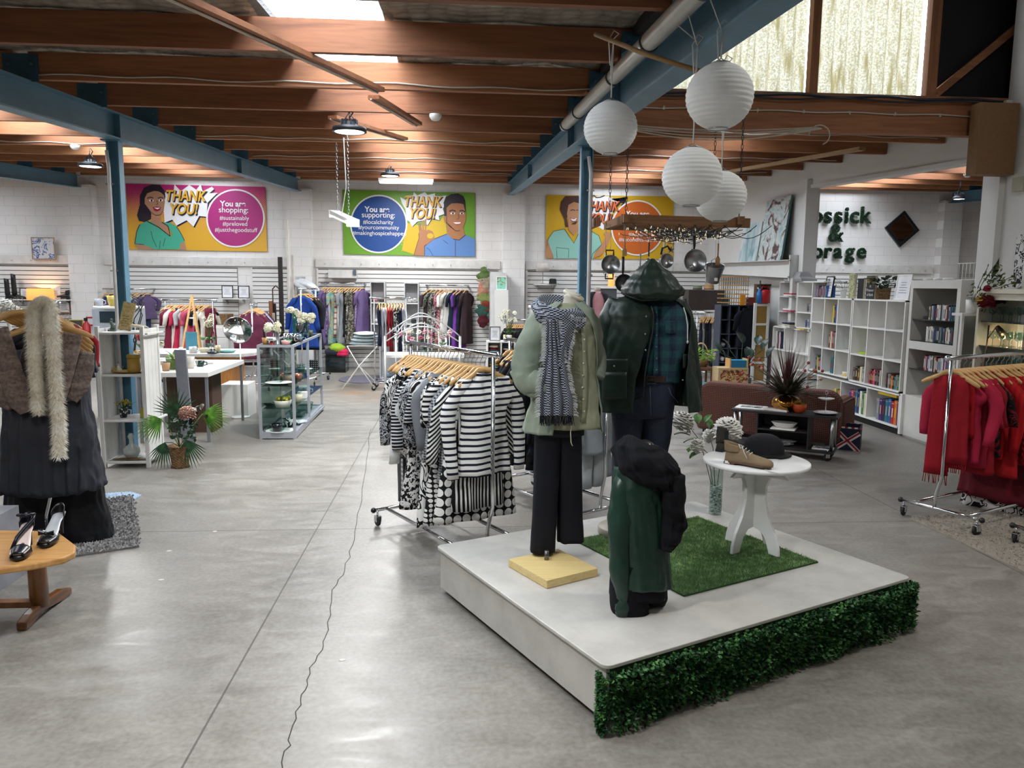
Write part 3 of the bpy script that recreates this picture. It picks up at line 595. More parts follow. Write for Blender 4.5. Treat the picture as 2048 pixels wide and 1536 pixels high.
# banner 1 (pink / yellow), crop frame 220,340,.2832
t,w=banner('pink and yellow thank-you banner with a woman, reading You are shopping','x 0 0'.split() and (220,340,.2832),None,None,None)
q=[(112,97),(1095,120),(1111,577),(137,560)]; P=[at(220+x*.2832,340+y*.2832,Y=YB-.02) for x,y in q]; m=MB(); m.add([p+V((0,dy,0)) for dy in(0,-.012) for p in P],[(0,1,2,3),(7,6,5,4),(0,4,5,1),(1,5,6,2),(2,6,7,3),(3,7,4,0)])
m.build('panel',gradmat('#d9a52f','#b81f72',P[3].z+.25,P[0].z+.1),t)
burst=[(455,100),(500,150),(560,105),(610,140),(640,98),(655,150),(720,118),(735,135),(700,165),(760,160),(690,230),(680,330),(630,325),(590,400),(540,355),(470,392),(440,350),(385,372),(380,300),(360,230),(380,160),(450,150)]
burst_sh=[(x+8,y+9) for x,y in burst]
hair=[(210,250),(212,180),(240,125),(300,100),(355,108),(385,145),(392,190),(380,230),(290,310),(290,345),(250,368),(205,360),(190,320),(205,265)]
face=[(245,200),(262,165),(310,148),(350,150),(382,180),(388,225),(380,280),(355,318),(322,320),(290,300),(262,262),(245,240)]
neck=[(280,280),(300,330),(285,365),(345,400),(425,465),(400,395),(362,368),(358,310),(320,320)]
dress=[(175,520),(190,430),(210,385),(262,360),(290,365),(345,405),(425,468),(440,460),(412,395),(365,368),(430,375),(470,400),(500,445),(527,500),(525,515),(490,560),(240,560),(190,545)]
arm1=[(180,525),(235,527),(320,562),(205,561)]; arm2=[(500,515),(525,510),(541,565),(488,564)]
sh=[(0,1,burst_sh),(1,2,burst),(2,3,hair),(3,4,neck),(3,4,face),(4,5,dress),(3,6,arm1),(3,6,arm2),
 (0,6,line([(262,200),(285,192),(305,198)],6)),(0,6,line([(338,200),(360,192),(378,200)],6)),(1,6,circ(292,216,17,8,12)),(1,6,circ(360,214,15,8,12)),(0,7,circ(294,216,7,8,10)),(0,7,circ(358,214,7,8,10)),(5,6,[(302,262),(330,258),(362,262),(352,285),(330,293),(312,285)]),(1,7,[(310,266),(355,266),(335,278)]),(0,6,line([(330,215),(338,240),(325,246)],3)),
 (0,7,line([(262,362),(345,405),(425,468)],5)),(0,7,line([(425,468),(410,395),(365,368)],5)),(0,6,line([(210,385),(190,430),(175,520),(240,528)],5)),(0,6,line([(290,430),(300,480),(330,545)],3)),(0,6,line([(470,400),(500,445),(527,500)],4)),(0,6,line([(355,500),(350,555)],3)),(0,6,line([(390,480),(375,540)],3)),(0,6,line([(245,240),(262,262),(290,300),(322,320),(355,318),(380,280)],3)),(0,6,line([(205,265),(230,300),(260,290),(285,330)],4)),(0,6,line([(240,125),(290,130),(370,160)],4)),
 (1,4,circ(886,341,207,207)),(6,5,circ(886,341,196,196))]
art(t,w,[BK,WT,FL('#2a1f2e'),FL('#b08265'),FL('#46a98c'),FL('#a01c3c'),FL('#a92273')],sh)
GO=FL('#e0a92e')
for b,x,y,s_ in(('THANK',528,185,.36),('YOU!',515,278,.36)):
    ptxt(t,w,b,x+7,y+8,s_,BK,7,.012,.78,.25); ptxt(t,w,b,x,y,s_,GO,9,.006,.78,.25)
for b,x,y,s_,o_ in(('You are',868,240,.19,.004),('shopping:',872,283,.19,.001),('#sustainably',878,340,.145,0),('#preloved',884,381,.145,0),('#justthegoodstuff',890,424,.145,0)): ptxt(t,w,b,x,y,s_,WT,8,o_)
# banner 2 (green), crop 650,350,.1709
t=E('wall_banner','green thank-you banner with a man making an OK sign, reading You are supporting','banner'); w=lambda x,y,l:at(650+x*.1709,350+y*.1709,Y=YB-.035-.002*l)
P=[at(650+x*.1709,350+y*.1709,Y=YB-.02) for x,y in((203,170),(1755,213),(1755,957),(222,925))]; m=MB(); m.add([p+V((0,dy,0)) for dy in(0,-.012) for p in P],[(0,1,2,3),(7,6,5,4),(0,4,5,1),(1,5,6,2),(2,6,7,3),(3,7,4,0)]); m.build('panel',FL('#6ca02f'),t)
burst=[(880,258),(950,300),(950,240),(1030,240),(1040,200),(1080,238),(1170,200),(1200,235),(1290,212),(1290,245),(1340,250),(1420,240),(1385,330),(1400,345),(1380,400),(1400,455),(1330,480),(1340,530),(1250,505),(1200,590),(1160,530),(1080,545),(1020,605),(990,545),(960,530),(940,400),(900,330)]
yb=[(960,560),(1050,580),(1200,600),(1260,520),(1340,540),(1400,470),(1430,700),(1290,760),(1040,930),(900,880)]
hair=[(1395,480),(1390,320),(1410,270),(1470,225),(1560,215),(1620,250),(1640,300),(1645,440),(1620,340),(1560,330),(1480,330),(1420,380),(1425,480)]
face=[(1425,480),(1420,400),(1460,340),(1560,325),(1620,345),(1648,440),(1650,500),(1640,560),(1610,620),(1570,655),(1530,655),(1470,610),(1425,555),(1400,560),(1385,500),(1400,470)]
neck=[(1425,555),(1430,700),(1500,745),(1570,760),(1640,715),(1620,620),(1530,655)]
shirt=[(1165,945),(1165,830),(1250,760),(1425,690),(1500,750),(1570,762),(1645,700),(1755,750),(1755,955)]
arm=[(1040,940),(1080,800),(1165,820),(1160,945)]
hand=[(1080,805),(1100,740),(1097,680),(1105,660),(1097,575),(1112,565),(1130,640),(1140,640),(1130,540),(1150,530),(1160,640),(1172,640),(1165,520),(1188,515),(1185,650),(1215,640),(1260,660),(1275,710),(1285,745),(1240,780),(1200,810),(1165,835)]
sh=[(3,1,yb),(0,2,[(x+7,y+7) for x,y in burst]),(1,3,burst),(4,5,neck),(4,5,face),(2,6,hair),(5,6,shirt),(4,7,arm),(4,8,hand),(3,9,circ(1232,712,38,32,16)),
 (0,7,line([(1455,425),(1490,410),(1530,425)],13)),(0,7,line([(1575,420),(1610,415),(1640,430)],13)),(1,7,circ(1495,450,28,13,12)),(1,7,circ(1600,450,24,13,12)),(0,8,circ(1497,450,11,12,10)),(0,8,circ(1602,450,11,12,10)),(0,7,line([(1560,455),(1570,500),(1545,520)],5)),(6,7,[(1490,550),(1545,545),(1600,545),(1590,580),(1540,590)]),(1,8,[(1500,553),(1592,550),(1580,570),(1530,574)]),
 (0,8,line([(1425,480),(1420,560),(1470,610),(1530,655),(1580,650)],5)),(0,8,line([(1165,945),(1165,830),(1250,760),(1425,690)],6)),(0,8,line([(1525,765),(1525,955)],5)),(0,8,line([(1500,750),(1570,762),(1645,700)],7)),(0,9,line([(1105,660),(1097,575),(1112,565),(1130,640)],4)),(0,9,line([(1040,940),(1080,800),(1100,740),(1097,680)],5)),(0,8,line([(1190,850),(1220,870),(1265,945)],4)),(0,8,line([(1380,760),(1440,805)],4)),(1,4,circ(628,573,335,343)),(7,5,circ(628,573,318,325))]
dm=[(3,2,circ(x+(12 if (y//36)%2 else 0),y,7+ (x-880)*.03,None,8)) for x in range(900,1050,30) for y in range(600,900,36)]
art(t,w,[BK,WT,FL('#231a2a'),FL('#c9a91f'),FL('#a8714a'),FL('#5b83bd'),FL('#b5573f'),FL('#17478c')],sh+dm)
for b,x,y,s_ in(('THANK',1135,315,.36),('YOU!',1130,455,.36)):
    ptxt(t,w,b,x+10,y+10,s_,BK,7,.012,.76,.25); ptxt(t,w,b,x,y,s_,GO,9,.006,.76,.25)
for b,x,y,s_,o_ in(('You are',610,405,.19,.004),('supporting:',625,470,.185,.001),('#localcharity',623,553,.145,0),('#yourcommunity',630,615,.145,0),('#makinghospicehappen',637,683,.143,0)): ptxt(t,w,b,x,y,s_,WT,8,o_)
# banner 3 (yellow / orange), crop 1060,360,.293
t=E('wall_banner','yellow thank-you banner with a smiling woman and orange disc, behind the right post','banner'); w=lambda x,y,l:at(1060+x*.293,360+y*.293,Y=YB-.035-.002*l)
P=[at(1060+x*.293,360+y*.293,Y=YB-.02) for x,y in((112,102),(978,112),(975,542),(107,535))]; m=MB(); m.add([p+V((0,dy,0)) for dy in(0,-.012) for p in P],[(0,1,2,3),(7,6,5,4),(0,4,5,1),(1,5,6,2),(2,6,7,3),(3,7,4,0)]); m.build('panel',FL('#cfa41a'),t)
burst=[(330,112),(400,130),(470,108),(540,112),(600,140),(560,230),(570,290),(520,300),(500,340),(430,300),(380,330),(360,250),(330,200)]
sh=[(1,2,burst),(2,3,[(203,200),(210,150),(240,110),(330,108),(345,130),(345,170),(330,200),(300,190),(250,260),(262,320),(240,320),(235,270)]),(3,4,[(252,230),(262,170),(300,150),(338,160),(342,230),(330,280),(305,308),(275,300),(258,265)]),(3,4,[(262,280),(262,340),(300,380),(330,345),(325,280)]),
 (4,5,[(115,460),(125,400),(160,350),(235,335),(300,430),(345,335),(420,350),(470,380),(490,440),(440,500),(430,535),(160,535),(150,490)]),(3,6,[(110,445),(115,400),(160,520),(150,533),(108,533)]),(3,6,[(495,430),(520,380),(500,365),(520,350),(560,365),(530,440),(490,510),(430,535),(450,500)]),
 (0,6,line([(235,335),(300,432),(345,335)],4)),(0,6,line([(185,530),(180,460),(265,470),(262,530)],3)),(0,6,line([(115,460),(125,400),(160,350),(235,335)],3)),(0,6,line([(420,350),(470,380),(490,440),(430,500),(420,535)],3)),(0,6,line([(275,210),(290,202),(308,208)],5)),(1,6,[(275,262),(300,268),(322,255),(310,280),(290,280)]),(5,5,[(270,256),(300,264),(326,250),(312,286),(288,286)]),(0,6,line([(315,205),(330,205)],4)),
 (0,3,line([(400,130),(420,108),(440,106),(450,120),(480,118),(510,106)],8)),(0,3,line([(560,130),(650,125),(665,115),(640,160),(620,175)],8)),(1,4,circ(735,327,182,190)),(6,5,circ(735,327,172,180))]
art(t,w,[BK,WT,FL('#4a2c22'),FL('#b9855f'),FL('#8cc0b2'),FL('#8f3527'),FL('#c9631f')],sh)
OR=FL('#d9682a')
for b,x,y,s_ in(('THANK',485,180,.34),('YOU!',470,265,.34)):
    ptxt(t,w,b,x+6,y+6,s_,BK,7,.012,.76,.25); ptxt(t,w,b,x,y,s_,OR,9,.006,.76,.25)
for b,x,y,s_,o_ in(('You are',735,232,.19,.004),('saving by:',735,290,.18,.001),('#reusing',738,372,.145,0),('#secondhandfirst',738,408,.145,0)): ptxt(t,w,b,x,y,s_,WT,8,o_)
# ---------------- hangers, garments, racks ----------------
def hanger_mesh(w=.4):
    m=MB(); pts=[(-w/2,0,-.085),(-w/2+.03,0,-.07),(-w*.22,0,-.03),(-.05,0,-.002),(0,0,.006),(.05,0,-.002),(w*.22,0,-.03),(w/2-.03,0,-.07),(w/2,0,-.085)]
    rings=[]
    for i,(x,y,z) in enumerate(pts):
        h=.016 if abs(x)<w*.45 else .009; y=-.02*(abs(x)/(w/2))**2
        rings.append([(x,y-.006,z-h),(x,y+.006,z-h),(x,y+.006,z+h),(x,y-.006,z+h)])
    m.loft(rings); return m.mesh('hanger_body',PINE)
def hook_mesh():
    m=MB(); m.tube([(0,0,.0),(0,0,.05),(.012,0,.062)]+[(.0+.018*math.cos(a),0,.078+.018*math.sin(a)) for a in [(-.9+k*.5) for k in range(8)]],.002,6); return m.mesh('hook',STEEL)
HM={}
def hanger(loc,rz,label,group,col=None,w=.4):
    if not HM: HM['h']=hanger_mesh(); HM['k']=hook_mesh()
    t=E('clothes_hanger',label,'hanger',loc,rz,group); inst(HM['h'],'hanger_body',t,mat=col,scale=(w/.4,1,1)); inst(HM['k'],'hook',t); return t
RCOL=[]
GM={}
def fold(x,z,ph,a,f=26): return a*(math.sin(x*f+ph+z*2)+.5*math.sin(x*f*1.9+ph*2.3-z*3)+1.1*noise.noise(V((x*14,ph,z*9)))+.6*noise.noise(V((x*30+ph,3,z*22))))
def gmesh(kind,L,w,seed=0,slv=None):
    """a garment hanging from z=0 (hanger bar level): kind top/dress/skirt/trousers/coat/scarf; w shoulder half width"""
    key=(kind,round(L,2),round(w,2),seed,slv)
    if key in GM: return GM[key]
    R=random.Random(hash((kind,seed))%999); ph=R.uniform(0,6); m=MB(); n=36
    def ring(hw,th,z,amp,cx=0,asy=0):
        out=[]
        for k in range(n):
            a=2*PI*k/n; c,s_=math.cos(a),math.sin(a); x=hw*math.copysign(abs(c)**.6,c); y=th*math.copysign(abs(s_)**.8,s_)
            out.append((cx+x,y+fold(x,z,ph,amp)*(1 if s_>0 else .7)+asy,z))
        return out
    if kind in('top','dress','coat'):
        fl={'top':.0,'coat':.02,'dress':.1}[kind]; N_=24; rings=[]
        for i in range(N_+1):
            v=i/N_; z=-.01-L*v
            if v<.02: hw,th=.055,.03
            else:
                sh=ssm(0,.14/L,v+.0); hw=lerp(.06,w,sh)
                if v>.16/L: 
                    u=(v-.16/L)/(1-.16/L); hw=w*(lerp(1,.8 if (slv is None or slv>.1) else .9,ssm(0,.12,u))-.07*math.sin(PI*min(1,u*1.6)))+(fl+.02)*u
                th=.03+.025*ssm(0,.3,v)
            rings.append(ring(hw,th,z-.0*abs(0),.006+.012*v))
        m.loft(rings)
        sl=slv if slv is not None else .5
        if sl>0:
            for sgn in(-1,1):
                pts=[];rad=[]
                for i in range(9):
                    u=i/8; pts.append((sgn*(w*.62+(w*.34+.04)*ssm(0,.35,u)+.02*u+.02*math.sin(ph+u*3)),-.015+.02*math.sin(u*4+ph),-.035-(sl+.03)*u)); 
                rr=[.045,.055,.056,.054,.05,.047,.044,.041,.04]
                rg=[]
                for (x,y,z),r in zip(pts,rr): rg.append([(x+r*math.cos(2*PI*k/14)*.95,y+r*.55*math.sin(2*PI*k/14)+.006*noise.noise(V((k*.7,z*25,sgn+ph))),z) for k in range(14)])
                m.loft(rg)
        m.tube([(.06*math.cos(a),.028*math.sin(a),-.005+.01*math.sin(a)) for a in [2*PI*k/12 for k in range(13)]],.008,6)
    elif kind=='skirt':
        m.loft([ring(lerp(w*.75,w*1.05,i/10),.02+.02*i/10,-.03-L*i/10,.004+.014*i/10) for i in range(11)])
    elif kind=='trousers':
        m.loft([ring(w*.62,.03,-.02-L*.25*i/4,.003) for i in range(5)])
        for sgn in(-1,1): m.loft([ring(lerp(w*.32,w*.27,i/8),.035,-.02-L*.22-L*.78*i/8,.004,sgn*w*.3) for i in range(9)])
    elif kind=='folded':   # trousers folded over a hanger bar
        m.loft([ring(w*.5,.022+.012*math.sin(i),-.04-L*i/8,.004) for i in range(9)])
    elif kind=='scarf':
        for sgn,l in ((-1,L),(1,L*.86)):
            m.loft([ring(w*(.3+.12*i/10),.015,-.02-l*i/10,.008+.004*i/10,sgn*w*.3) for i in range(11)])
            for k in range(12): x=sgn*w*.3-w*.4+w*.8*k/11; m.tube([(x,.0,-.02-l),(x+R.uniform(-.01,.01),.01*R.random(),-.02-l-.07)],.003,4)
    me=m.mesh(kind,WHT); GM[key]=me; return me
GN={'top':'shirt','coat':'coat','dress':'dress','skirt':'skirt','trousers':'trousers','folded':'trousers','scarf':'scarf'}
def hung(pos,rz,kind,L,w,mat,label,group,seed=0,slv=None,name=None,hang=True,hcol=None,drop=.1,hlabel=None,hgroup=None):
    x,y,z=pos
    if hang: hanger((x,y,z-drop),rz,hlabel or 'wooden hanger carrying '+label,hgroup,hcol,w=max(.3,w*2*.98))
    o=inst(gmesh(kind,L,w,seed,slv),name or GN[kind],None,(x,y,z-drop-.012),rz,mat); tag(o,label,name or GN[kind],group); return o
WHEEL={}
def rack(label,A,B,h,fw=.6,name='clothes_rack',wheels=True,ext=.06,post_r=.0125,bend=True):
    """chrome rail rack: A near post foot, B far post foot"""
    A=V((A[0],A[1],0)); B=V((B[0],B[1],0)); d=(B-A); L=d.length; rz=math.atan2(d.y,d.x); t=E(name,label,'clothes rack',A,rz)
    if not WHEEL:
        m=MB(); m.T=Matrix.Rotation(PI/2,4,'X'); m.lathe([(.001,-.012),(.022,-.012),(.036,-.009),(.04,0),(.036,.009),(.022,.012),(.001,.012)],n=20); WHEEL['w']=m.mesh('wheel',RUB)
        m=MB(); m.tube([(0,0,.075),(0,0,.03)],.008,8); m.bx((-.022,-.02,-.005),(.018,-.016,.035)); m.bx((-.022,.016,-.005),(.018,.02,.035)); m.bx((-.022,-.02,.03),(.018,.02,.036)); m.tube([(0,-.022,0),(0,.022,0)],.006,8); WHEEL['f']=m.mesh('fork',CHROME)
    zb=.12 if wheels else .03
    MB().tube([(-ext,0,h),(L+ext,0,h)],.0155,12).build('rail',CHROME,t)
    for x in(-ext,L+ext): MB().ball((x,0,h),.022,12,6).build('end_cap',CHROME,t)
    for x,s in((0,1),(L,-1)):
        o=.05*s if bend else 0
        MB().tube([(x,0,h),(x,0,.42),(x,.0,.36),(x,.035,.22),(x,.04,zb)] if bend else [(x,0,h),(x,0,zb)],post_r,10).build('upright',CHROME,t)
        MB().tube([(x,-fw/2,zb),(x,fw/2,zb)],post_r*1.05,10).build('foot_bar',CHROME,t)
    for y in(-.2,.2): MB().tube([(0,y*fw/.6,zb),(L,y*fw/.6,zb)],post_r,10).build('base_bar',CHROME,t)
    if wheels:
        for x in(0,L):
            for y in(-fw/2+.03,fw/2-.03):
                c=inst(WHEEL['f'],'caster',t,(x,y,.042),rz=random.uniform(-1,1)); c.rotation_euler=(0,0,random.uniform(-.9,.9)); inst(WHEEL['w'],'wheel',c,(0,0,0))
            for y in(-fw/2,fw/2): MB().ball((x,y,zb),.02,10,6).build('bar_cap',BLK,t)
    return t,A,d.normalized(),L,h,rz
def fill(rk,items,rackname,group,s0=.06,s1=None,hgroup=None,order='near end',turn=0,drop=.1,hcol=None):
    """items: list of (kind,L,w,mat,text,seed,slv)"""
    t,A,d,L,h,rz=rk; n=len(items); s1=L-.05 if s1 is None else s1
    for i,it in enumerate(items):
        kind,l,w,mat,txt=it[:5]; sd=it[5] if len(it)>5 else i%4; sl=it[6] if len(it)>6 else None
        p=A+d*lerp(s0,s1,i/max(1,n-1)); a=rz+PI/2+PI+turn+random.uniform(-.12,.12)
        hung((p.x,p.y,h),a,kind,l,w,mat,'%s, %s from the %s of the %s'%(txt,od(i),order,rackname),group,sd,sl,hlabel='hanger, %s from the %s of the %s'%(od(i),order,rackname),hgroup=hgroup or 'hangers on the '+rackname,drop=drop,hcol=hcol)
random.seed(11)
BKc='#0e0f14'; WHc='#e4e3e0'; NV='#151a2b'
F=dict(
 str=fab('stripe',WHc,NV,26,.85,p2=.62), str2=fab('stripe',NV,WHc,44,.85,p2=.6), str3=fab('stripe',BKc,WHc,32,.85,p2=.45), vst=fab('vstripe',BKc,WHc,40,.85,p2=.55), vst2=fab('vstripe','#16171f',WHc,55,.85,p2=.8), dst=fab('dstripe',WHc,BKc,34,.85,p2=.5),
 dots=fab('dots',BKc,WHc,17,.8,p2=.62), dots2=fab('dots','#101014',WHc,32,.8,p2=.55), flo=fab('floral',BKc,WHc,9,.85,p2=.5), flo2=fab('floral','#1a1b20','#b9bcc0',14,.85,p2=.45), zeb=fab('zebra',WHc,BKc,5,.8,p2=.5), spot=fab('spot','#15151a','#d9d8d5',45,.85,p2=.5), spot2=fab('spot','#3b3d45','#b6bac2',60,.85,p2=.5),
 wht=fab('plain','#d9dad9'), blk=fab('plain','#0d0e12'), blk2=fab('plain','#14151c'), gry=fab('plain','#55575c'), gry2=fab('plain','#7b7f85'), chk=fab('check',BKc,WHc,30,.85), grch=fab('check','#3a3c42','#aeb2b8',60,.85))
# black and white rack
R1=rack('chrome rail rack of black and white garments behind the platform',(.23,4.55),(-.31,5.47),1.29)
K=['top','top','top','top','dress','top','top','dress','top','top','top','dress','top','top','top','top','top','dress','top','trousers','trousers']
bw=[('top',.62,.2,F['str'],'white jersey with thin black stripes',0,.56),('skirt',.82,.2,F['vst'],'long skirt with fine stripes',1),('dress',.92,.19,F['dots'],'navy dress with big white dots',2,0),('top',.66,.21,F['dst'],'blouse with slanted black and white stripes',3,.5),
 ('coat',.7,.21,F['grch'],'small checked grey jacket',1,.5),('top',.6,.2,F['str3'],'black tee with white stripes',2,.25),('dress',.98,.19,F['dots2'],'long black dress with small dots',3,.2),('top',.62,.2,F['gry2'],'pale grey patterned blouse',0,.45),('top',.64,.2,F['flo'],'black blouse with large white print',1,.4),
 ('dress',1.02,.19,F['zeb'],'long dress with black and white swirls',2,.2),('top',.6,.2,F['str2'],'dark tee with fine white stripes',3,.3),('top',.66,.21,F['flo2'],'grey and black printed blouse',0,.45),('dress',.95,.18,F['spot'],'long dress with black speckles',1,0),('top',.6,.2,F['str2'],'striped navy and white top',2,.5),
 ('top',.68,.21,F['wht'],'plain white long sleeved shirt',3,.6),('top',.64,.2,F['flo'],'black and white print shirt',0,.3),('top',.62,.2,F['spot'],'speckled black top',1,.3),('top',.66,.2,F['flo2'],'black blouse with pale flowers',2,.5),('trousers',.95,.19,F['vst2'],'black trousers with pinstripes',0),('trousers',.96,.18,F['chk'],'small checked trousers',1),('trousers',1.0,.19,F['gry'],'dark grey trousers',2)]
fill(R1,bw,'striped rack','black and white garments on the front rack',s0=.1,s1=1.06)
# black rack behind with grey denim at the near end
R2=rack('chrome rail rack of black and grey garments behind the sage shirt mannequin',(1.07,5.3),(.45,6.25),1.26)
LD=fab('plain','#8f969c'); LD2=fab('plain','#a9afb3')
bk=[('coat',.62,.2,LD,'pale grey denim jacket',0,.5),('trousers',.88,.2,LD2,'light grey cargo trousers',1),('dress',.85,.18,LD,'grey pinafore dress',2,0),('top',.62,.2,F['gry'],'dark grey top',1,.5)]+[('coat' if k%3 else 'dress',.7+.07*(k%3),.2,[F['blk'],F['blk2'],F['spot2'] if k==3 else F['blk'],F['gry'] if k==6 else F['blk2']][k%4],['plain black jacket','black knitted cardigan','black dress','charcoal coat'][k%4],k%4,.55) for k in range(11)]+[('trousers',.85,.19,F['blk'],'black trousers on a wooden hanger',1),('trousers',.85,.19,F['blk2'],'black jeans on a wooden hanger',2)]
fill(R2,bk,'black rack','black and grey garments on the middle rack',s0=.08,s1=1.12)
# red rack
a=at(1931,1030,Z=.12); b=at(2048,1011,Z=.12); dd=(b-a).normalized()
A3=V((3.5,5.17,0)); R3=rack('chrome rail rack of red garments at the right edge',(A3.x,A3.y),(A3.x+1.55*.9,A3.y+1.55*.44),1.22,ext=.05)
rd='#a8151d';F.update(red=fab('plain',rd),red2=fab('plain','#8e1220'),rose=fab('plain','#a51f3c'),rknit=fab('knit','#b5161c',p=150),mar=fab('plain','#5d101d'),rzeb=fab('zebra','#14090b','#c9c4c0',5,.8,p2=.42),rflo=fab('floral','#a31422','#e3d9d6',8,.8,p2=.5),rblk=fab('floral','#0f0d10','#7c1422',6,.85,p2=.5),plum=fab('plain','#3c1630'),rip=fab('vstripe','#b3141c','#9c0f16',30,.85))
rr=[('scarf',.72,.2,F['red2'],'bundle of deep red fringed scarves',0),('scarf',.5,.2,F['red'],'bright red scarf with fringe',1),('top',.62,.2,F['rose'],'wine coloured loose blouse',0,.42),('top',.66,.2,F['rose'],'crinkled rose red top',1,.3),('coat',.72,.2,F['red2'],'deep red shirt',2,.3),('top',.6,.2,F['rblk'],'black and red printed top',3,.3),('top',.62,.2,F['rip'],'ribbed red top',0,.5),('dress',.75,.19,F['red'],'bright red dress',1,.4),('top',.66,.2,F['rknit'],'red waffle knit jumper',2,.6),('coat',.68,.21,F['rknit'],'chunky red knitted cardigan',3,.62),('dress',1.0,.2,F['mar'],'long maroon dress',0,0),('dress',1.1,.19,F['rzeb'],'long red, black and white dress',1,0),('top',.62,.2,F['rflo'],'red top with white flowers',2,.3),('top',.62,.2,F['plum'],'plum coloured top',3,.4)]+[(['top','coat','dress'][k%3],.65+.1*(k%3),.2,[F['red'],F['rflo'],F['mar'],F['rblk'],F['red2']][k%5],['red top','red and white printed top','maroon dress','black and red jacket','dark red blouse'][k%5],k%4,.4) for k in range(8)]
fill(R3,rr,'red rack','red garments on the right rack',s0=.02,s1=1.5)
R3b=rack('chrome rack almost wholly outside the right edge, only a black caster showing',(3.86,4.5),(5.1,4.9),1.2)
# back racks and wall rails
def wallrail(px0,px1,py,label,Y=15.66):
    a=at(px0,py,Y=Y); b=at(px1,py+ (px1-px0)*.02,Y=Y); z=(a.z+b.z)/2; t=E('wall_rail',label,'rail',(a.x,Y,z)); L=b.x-a.x
    MB().tube([(0,0,0),(L,0,0)],.016,10).build('rail',CHROME,t)
    for x in(.02,L-.02): MB().beam((x,0,0),(x,YB-.04-Y,0),.03,.03).build('bracket',STEEL,t)
    return (None,V((a.x,Y,0)),V((1,0,0)),L,z,0)
def simple(rk,n,mats,rackname,L,w,kinds=('dress',),s0=.08,s1=None,turn=-PI/2+.95,texts=None,hcol=None):
    items=[(kinds[k%len(kinds)],L+.1*math.sin(k*2.1),w,mats[k%len(mats)][0],mats[k%len(mats)][1],k%4,.25) for k in range(n)]
    fill(rk,items,rackname,'garments on the '+rackname,s0=s0,s1=s1,turn=turn,order='left end',hcol=hcol)
def P_(c,t): return (fab('plain',c),t)
LIL=[(fab('floral','#7c6a92','#b9a9c9',9),'lilac printed skirt'),P_('#6d5a86','purple dress'),(fab('floral','#5a4a72','#a5a0b5',12),'mauve patterned dress'),(fab('vstripe','#8a5a78','#b9c2cc',20),'pink and grey striped skirt'),(fab('floral','#6aa0a3','#c9a85a',10),'teal and yellow print skirt'),(fab('stripe','#d8cfc2','#b06a5a',9,p2=.7),'cream striped skirt'),(fab('vstripe','#8b8f94','#c9cccf',25),'grey striped skirt'),P_('#8b9094','silver grey skirt'),P_('#23252b','black skirt'),(fab('floral','#2a2b2b','#c9c4b5',10),'black and cream leaf print skirt'),(fab('floral','#3b3a34','#a39c8a',12),'dark floral skirt'),P_('#4a4640','dark taupe trousers')]
simple(wallrail(641,730,566,'chrome wall rail of long skirts left of the white cubbies'),14,LIL,'left wall rail',1.0,.17,('skirt','dress','skirt'))
MIX=[P_('#3a2a2e','dark brown dress'),(fab('floral','#33352f','#9aa08f',12),'dark green print dress'),(fab('floral','#2d2c30','#b3a7a2',9),'black flowered dress'),(fab('floral','#7c2f44','#c9a9a5',10),'burgundy print dress'),(fab('spot','#bdbab5','#d9d6d0',14),'pale grey dress with yellow flowers'),P_('#c3c0bb','cream dress'),P_('#1d2b3a','navy dress'),P_('#6b3590','purple dress'),P_('#181a28','midnight jacket')]
simple(wallrail(851,938,570,'chrome wall rail of dresses behind the arched metal stand'),10,MIX,'middle wall rail',1.05,.19)
simple(wallrail(205,300,577,'chrome rail of small garments high on the wall behind the left blue post'),9,[P_('#b9a48c','sand top'),P_('#2b3a5a','blue top'),P_('#5a4a6a','grey violet top'),P_('#1d1f28','black top'),P_('#b06a8f','pink top'),P_('#3a3550','indigo top')],'far left wall rail',.55,.17,('top',))
def brack(px0,px1,py,Y,h,label,**k):
    a=at(px0,py,Y=Y); b=at(px1,py,Y=Y); return rack(label,(a.x,Y),(b.x,Y+k.get('dy',0)),a.z,fw=.5,bend=False)
r=rack('chrome rack of purple and maroon clothes behind the round mirror',(-3.15,12.3),(-3.35,13.4),1.36,fw=.5)
fill(r,[(['coat','top','dress','top'][k%4],.72+.06*(k%3),.2,[fab('plain','#6b2f48'),fab('plain','#d6cfd4'),fab('plain','#2b2730'),fab('floral','#5a5a82','#b0a5c5',12),fab('plain','#33245c')][k%5],['maroon cardigan','white tee','black top','lavender print blouse','violet jacket'][k%5],k%4,.5) for k in range(13)],'purple rack','purple garments by the mirror',s0=.04,s1=1.05)
r=brack(330,425,600,13.6,1.4,'wooden topped rack of scarves and pink clothes behind the easel')
simple(r,13,[P_('#cfc9be','cream fringed scarf'),P_('#6d2035','burgundy scarf'),P_('#d5d1c9','ivory scarf'),P_('#26222c','black embroidered top'),P_('#b52a48','crimson dress'),P_('#b8b5b8','silver blouse'),P_('#8a5a3c','brown hanger bundle'),P_('#b54a62','rose pink suit jacket'),P_('#b04560','rose pink suit trousers'),P_('#17161b','black dress'),P_('#1a191d','black gown')],'scarf and pink suit rack',.85,.18,('scarf','dress','top'))
r=brack(748,812,596,12.6,1.38,'small rack of folded trousers with wooden hangers near the airer')
simple(r,9,[P_('#141a33','navy trousers'),P_('#9a9ca5','grey trousers'),P_('#b0b3b8','pale grey trousers'),P_('#9c1f2c','red trousers'),P_('#6d1420','dark red trousers'),(fab('zebra','#e6e4e0','#16171c',6,p2=.35),'white scarf with black lines'),(fab('zebra','#e0deda','#191a20',7,p2=.35),'white trousers with black strokes')],'trouser rack',.62,.19,('folded',),turn=.15)
p=at(606,580,Y=13.2)
r=rack('narrow rack with a blue robe beside the wrapped bags',(p.x,13.0),(p.x+.1,13.8),p.z+.02,fw=.45,bend=False)
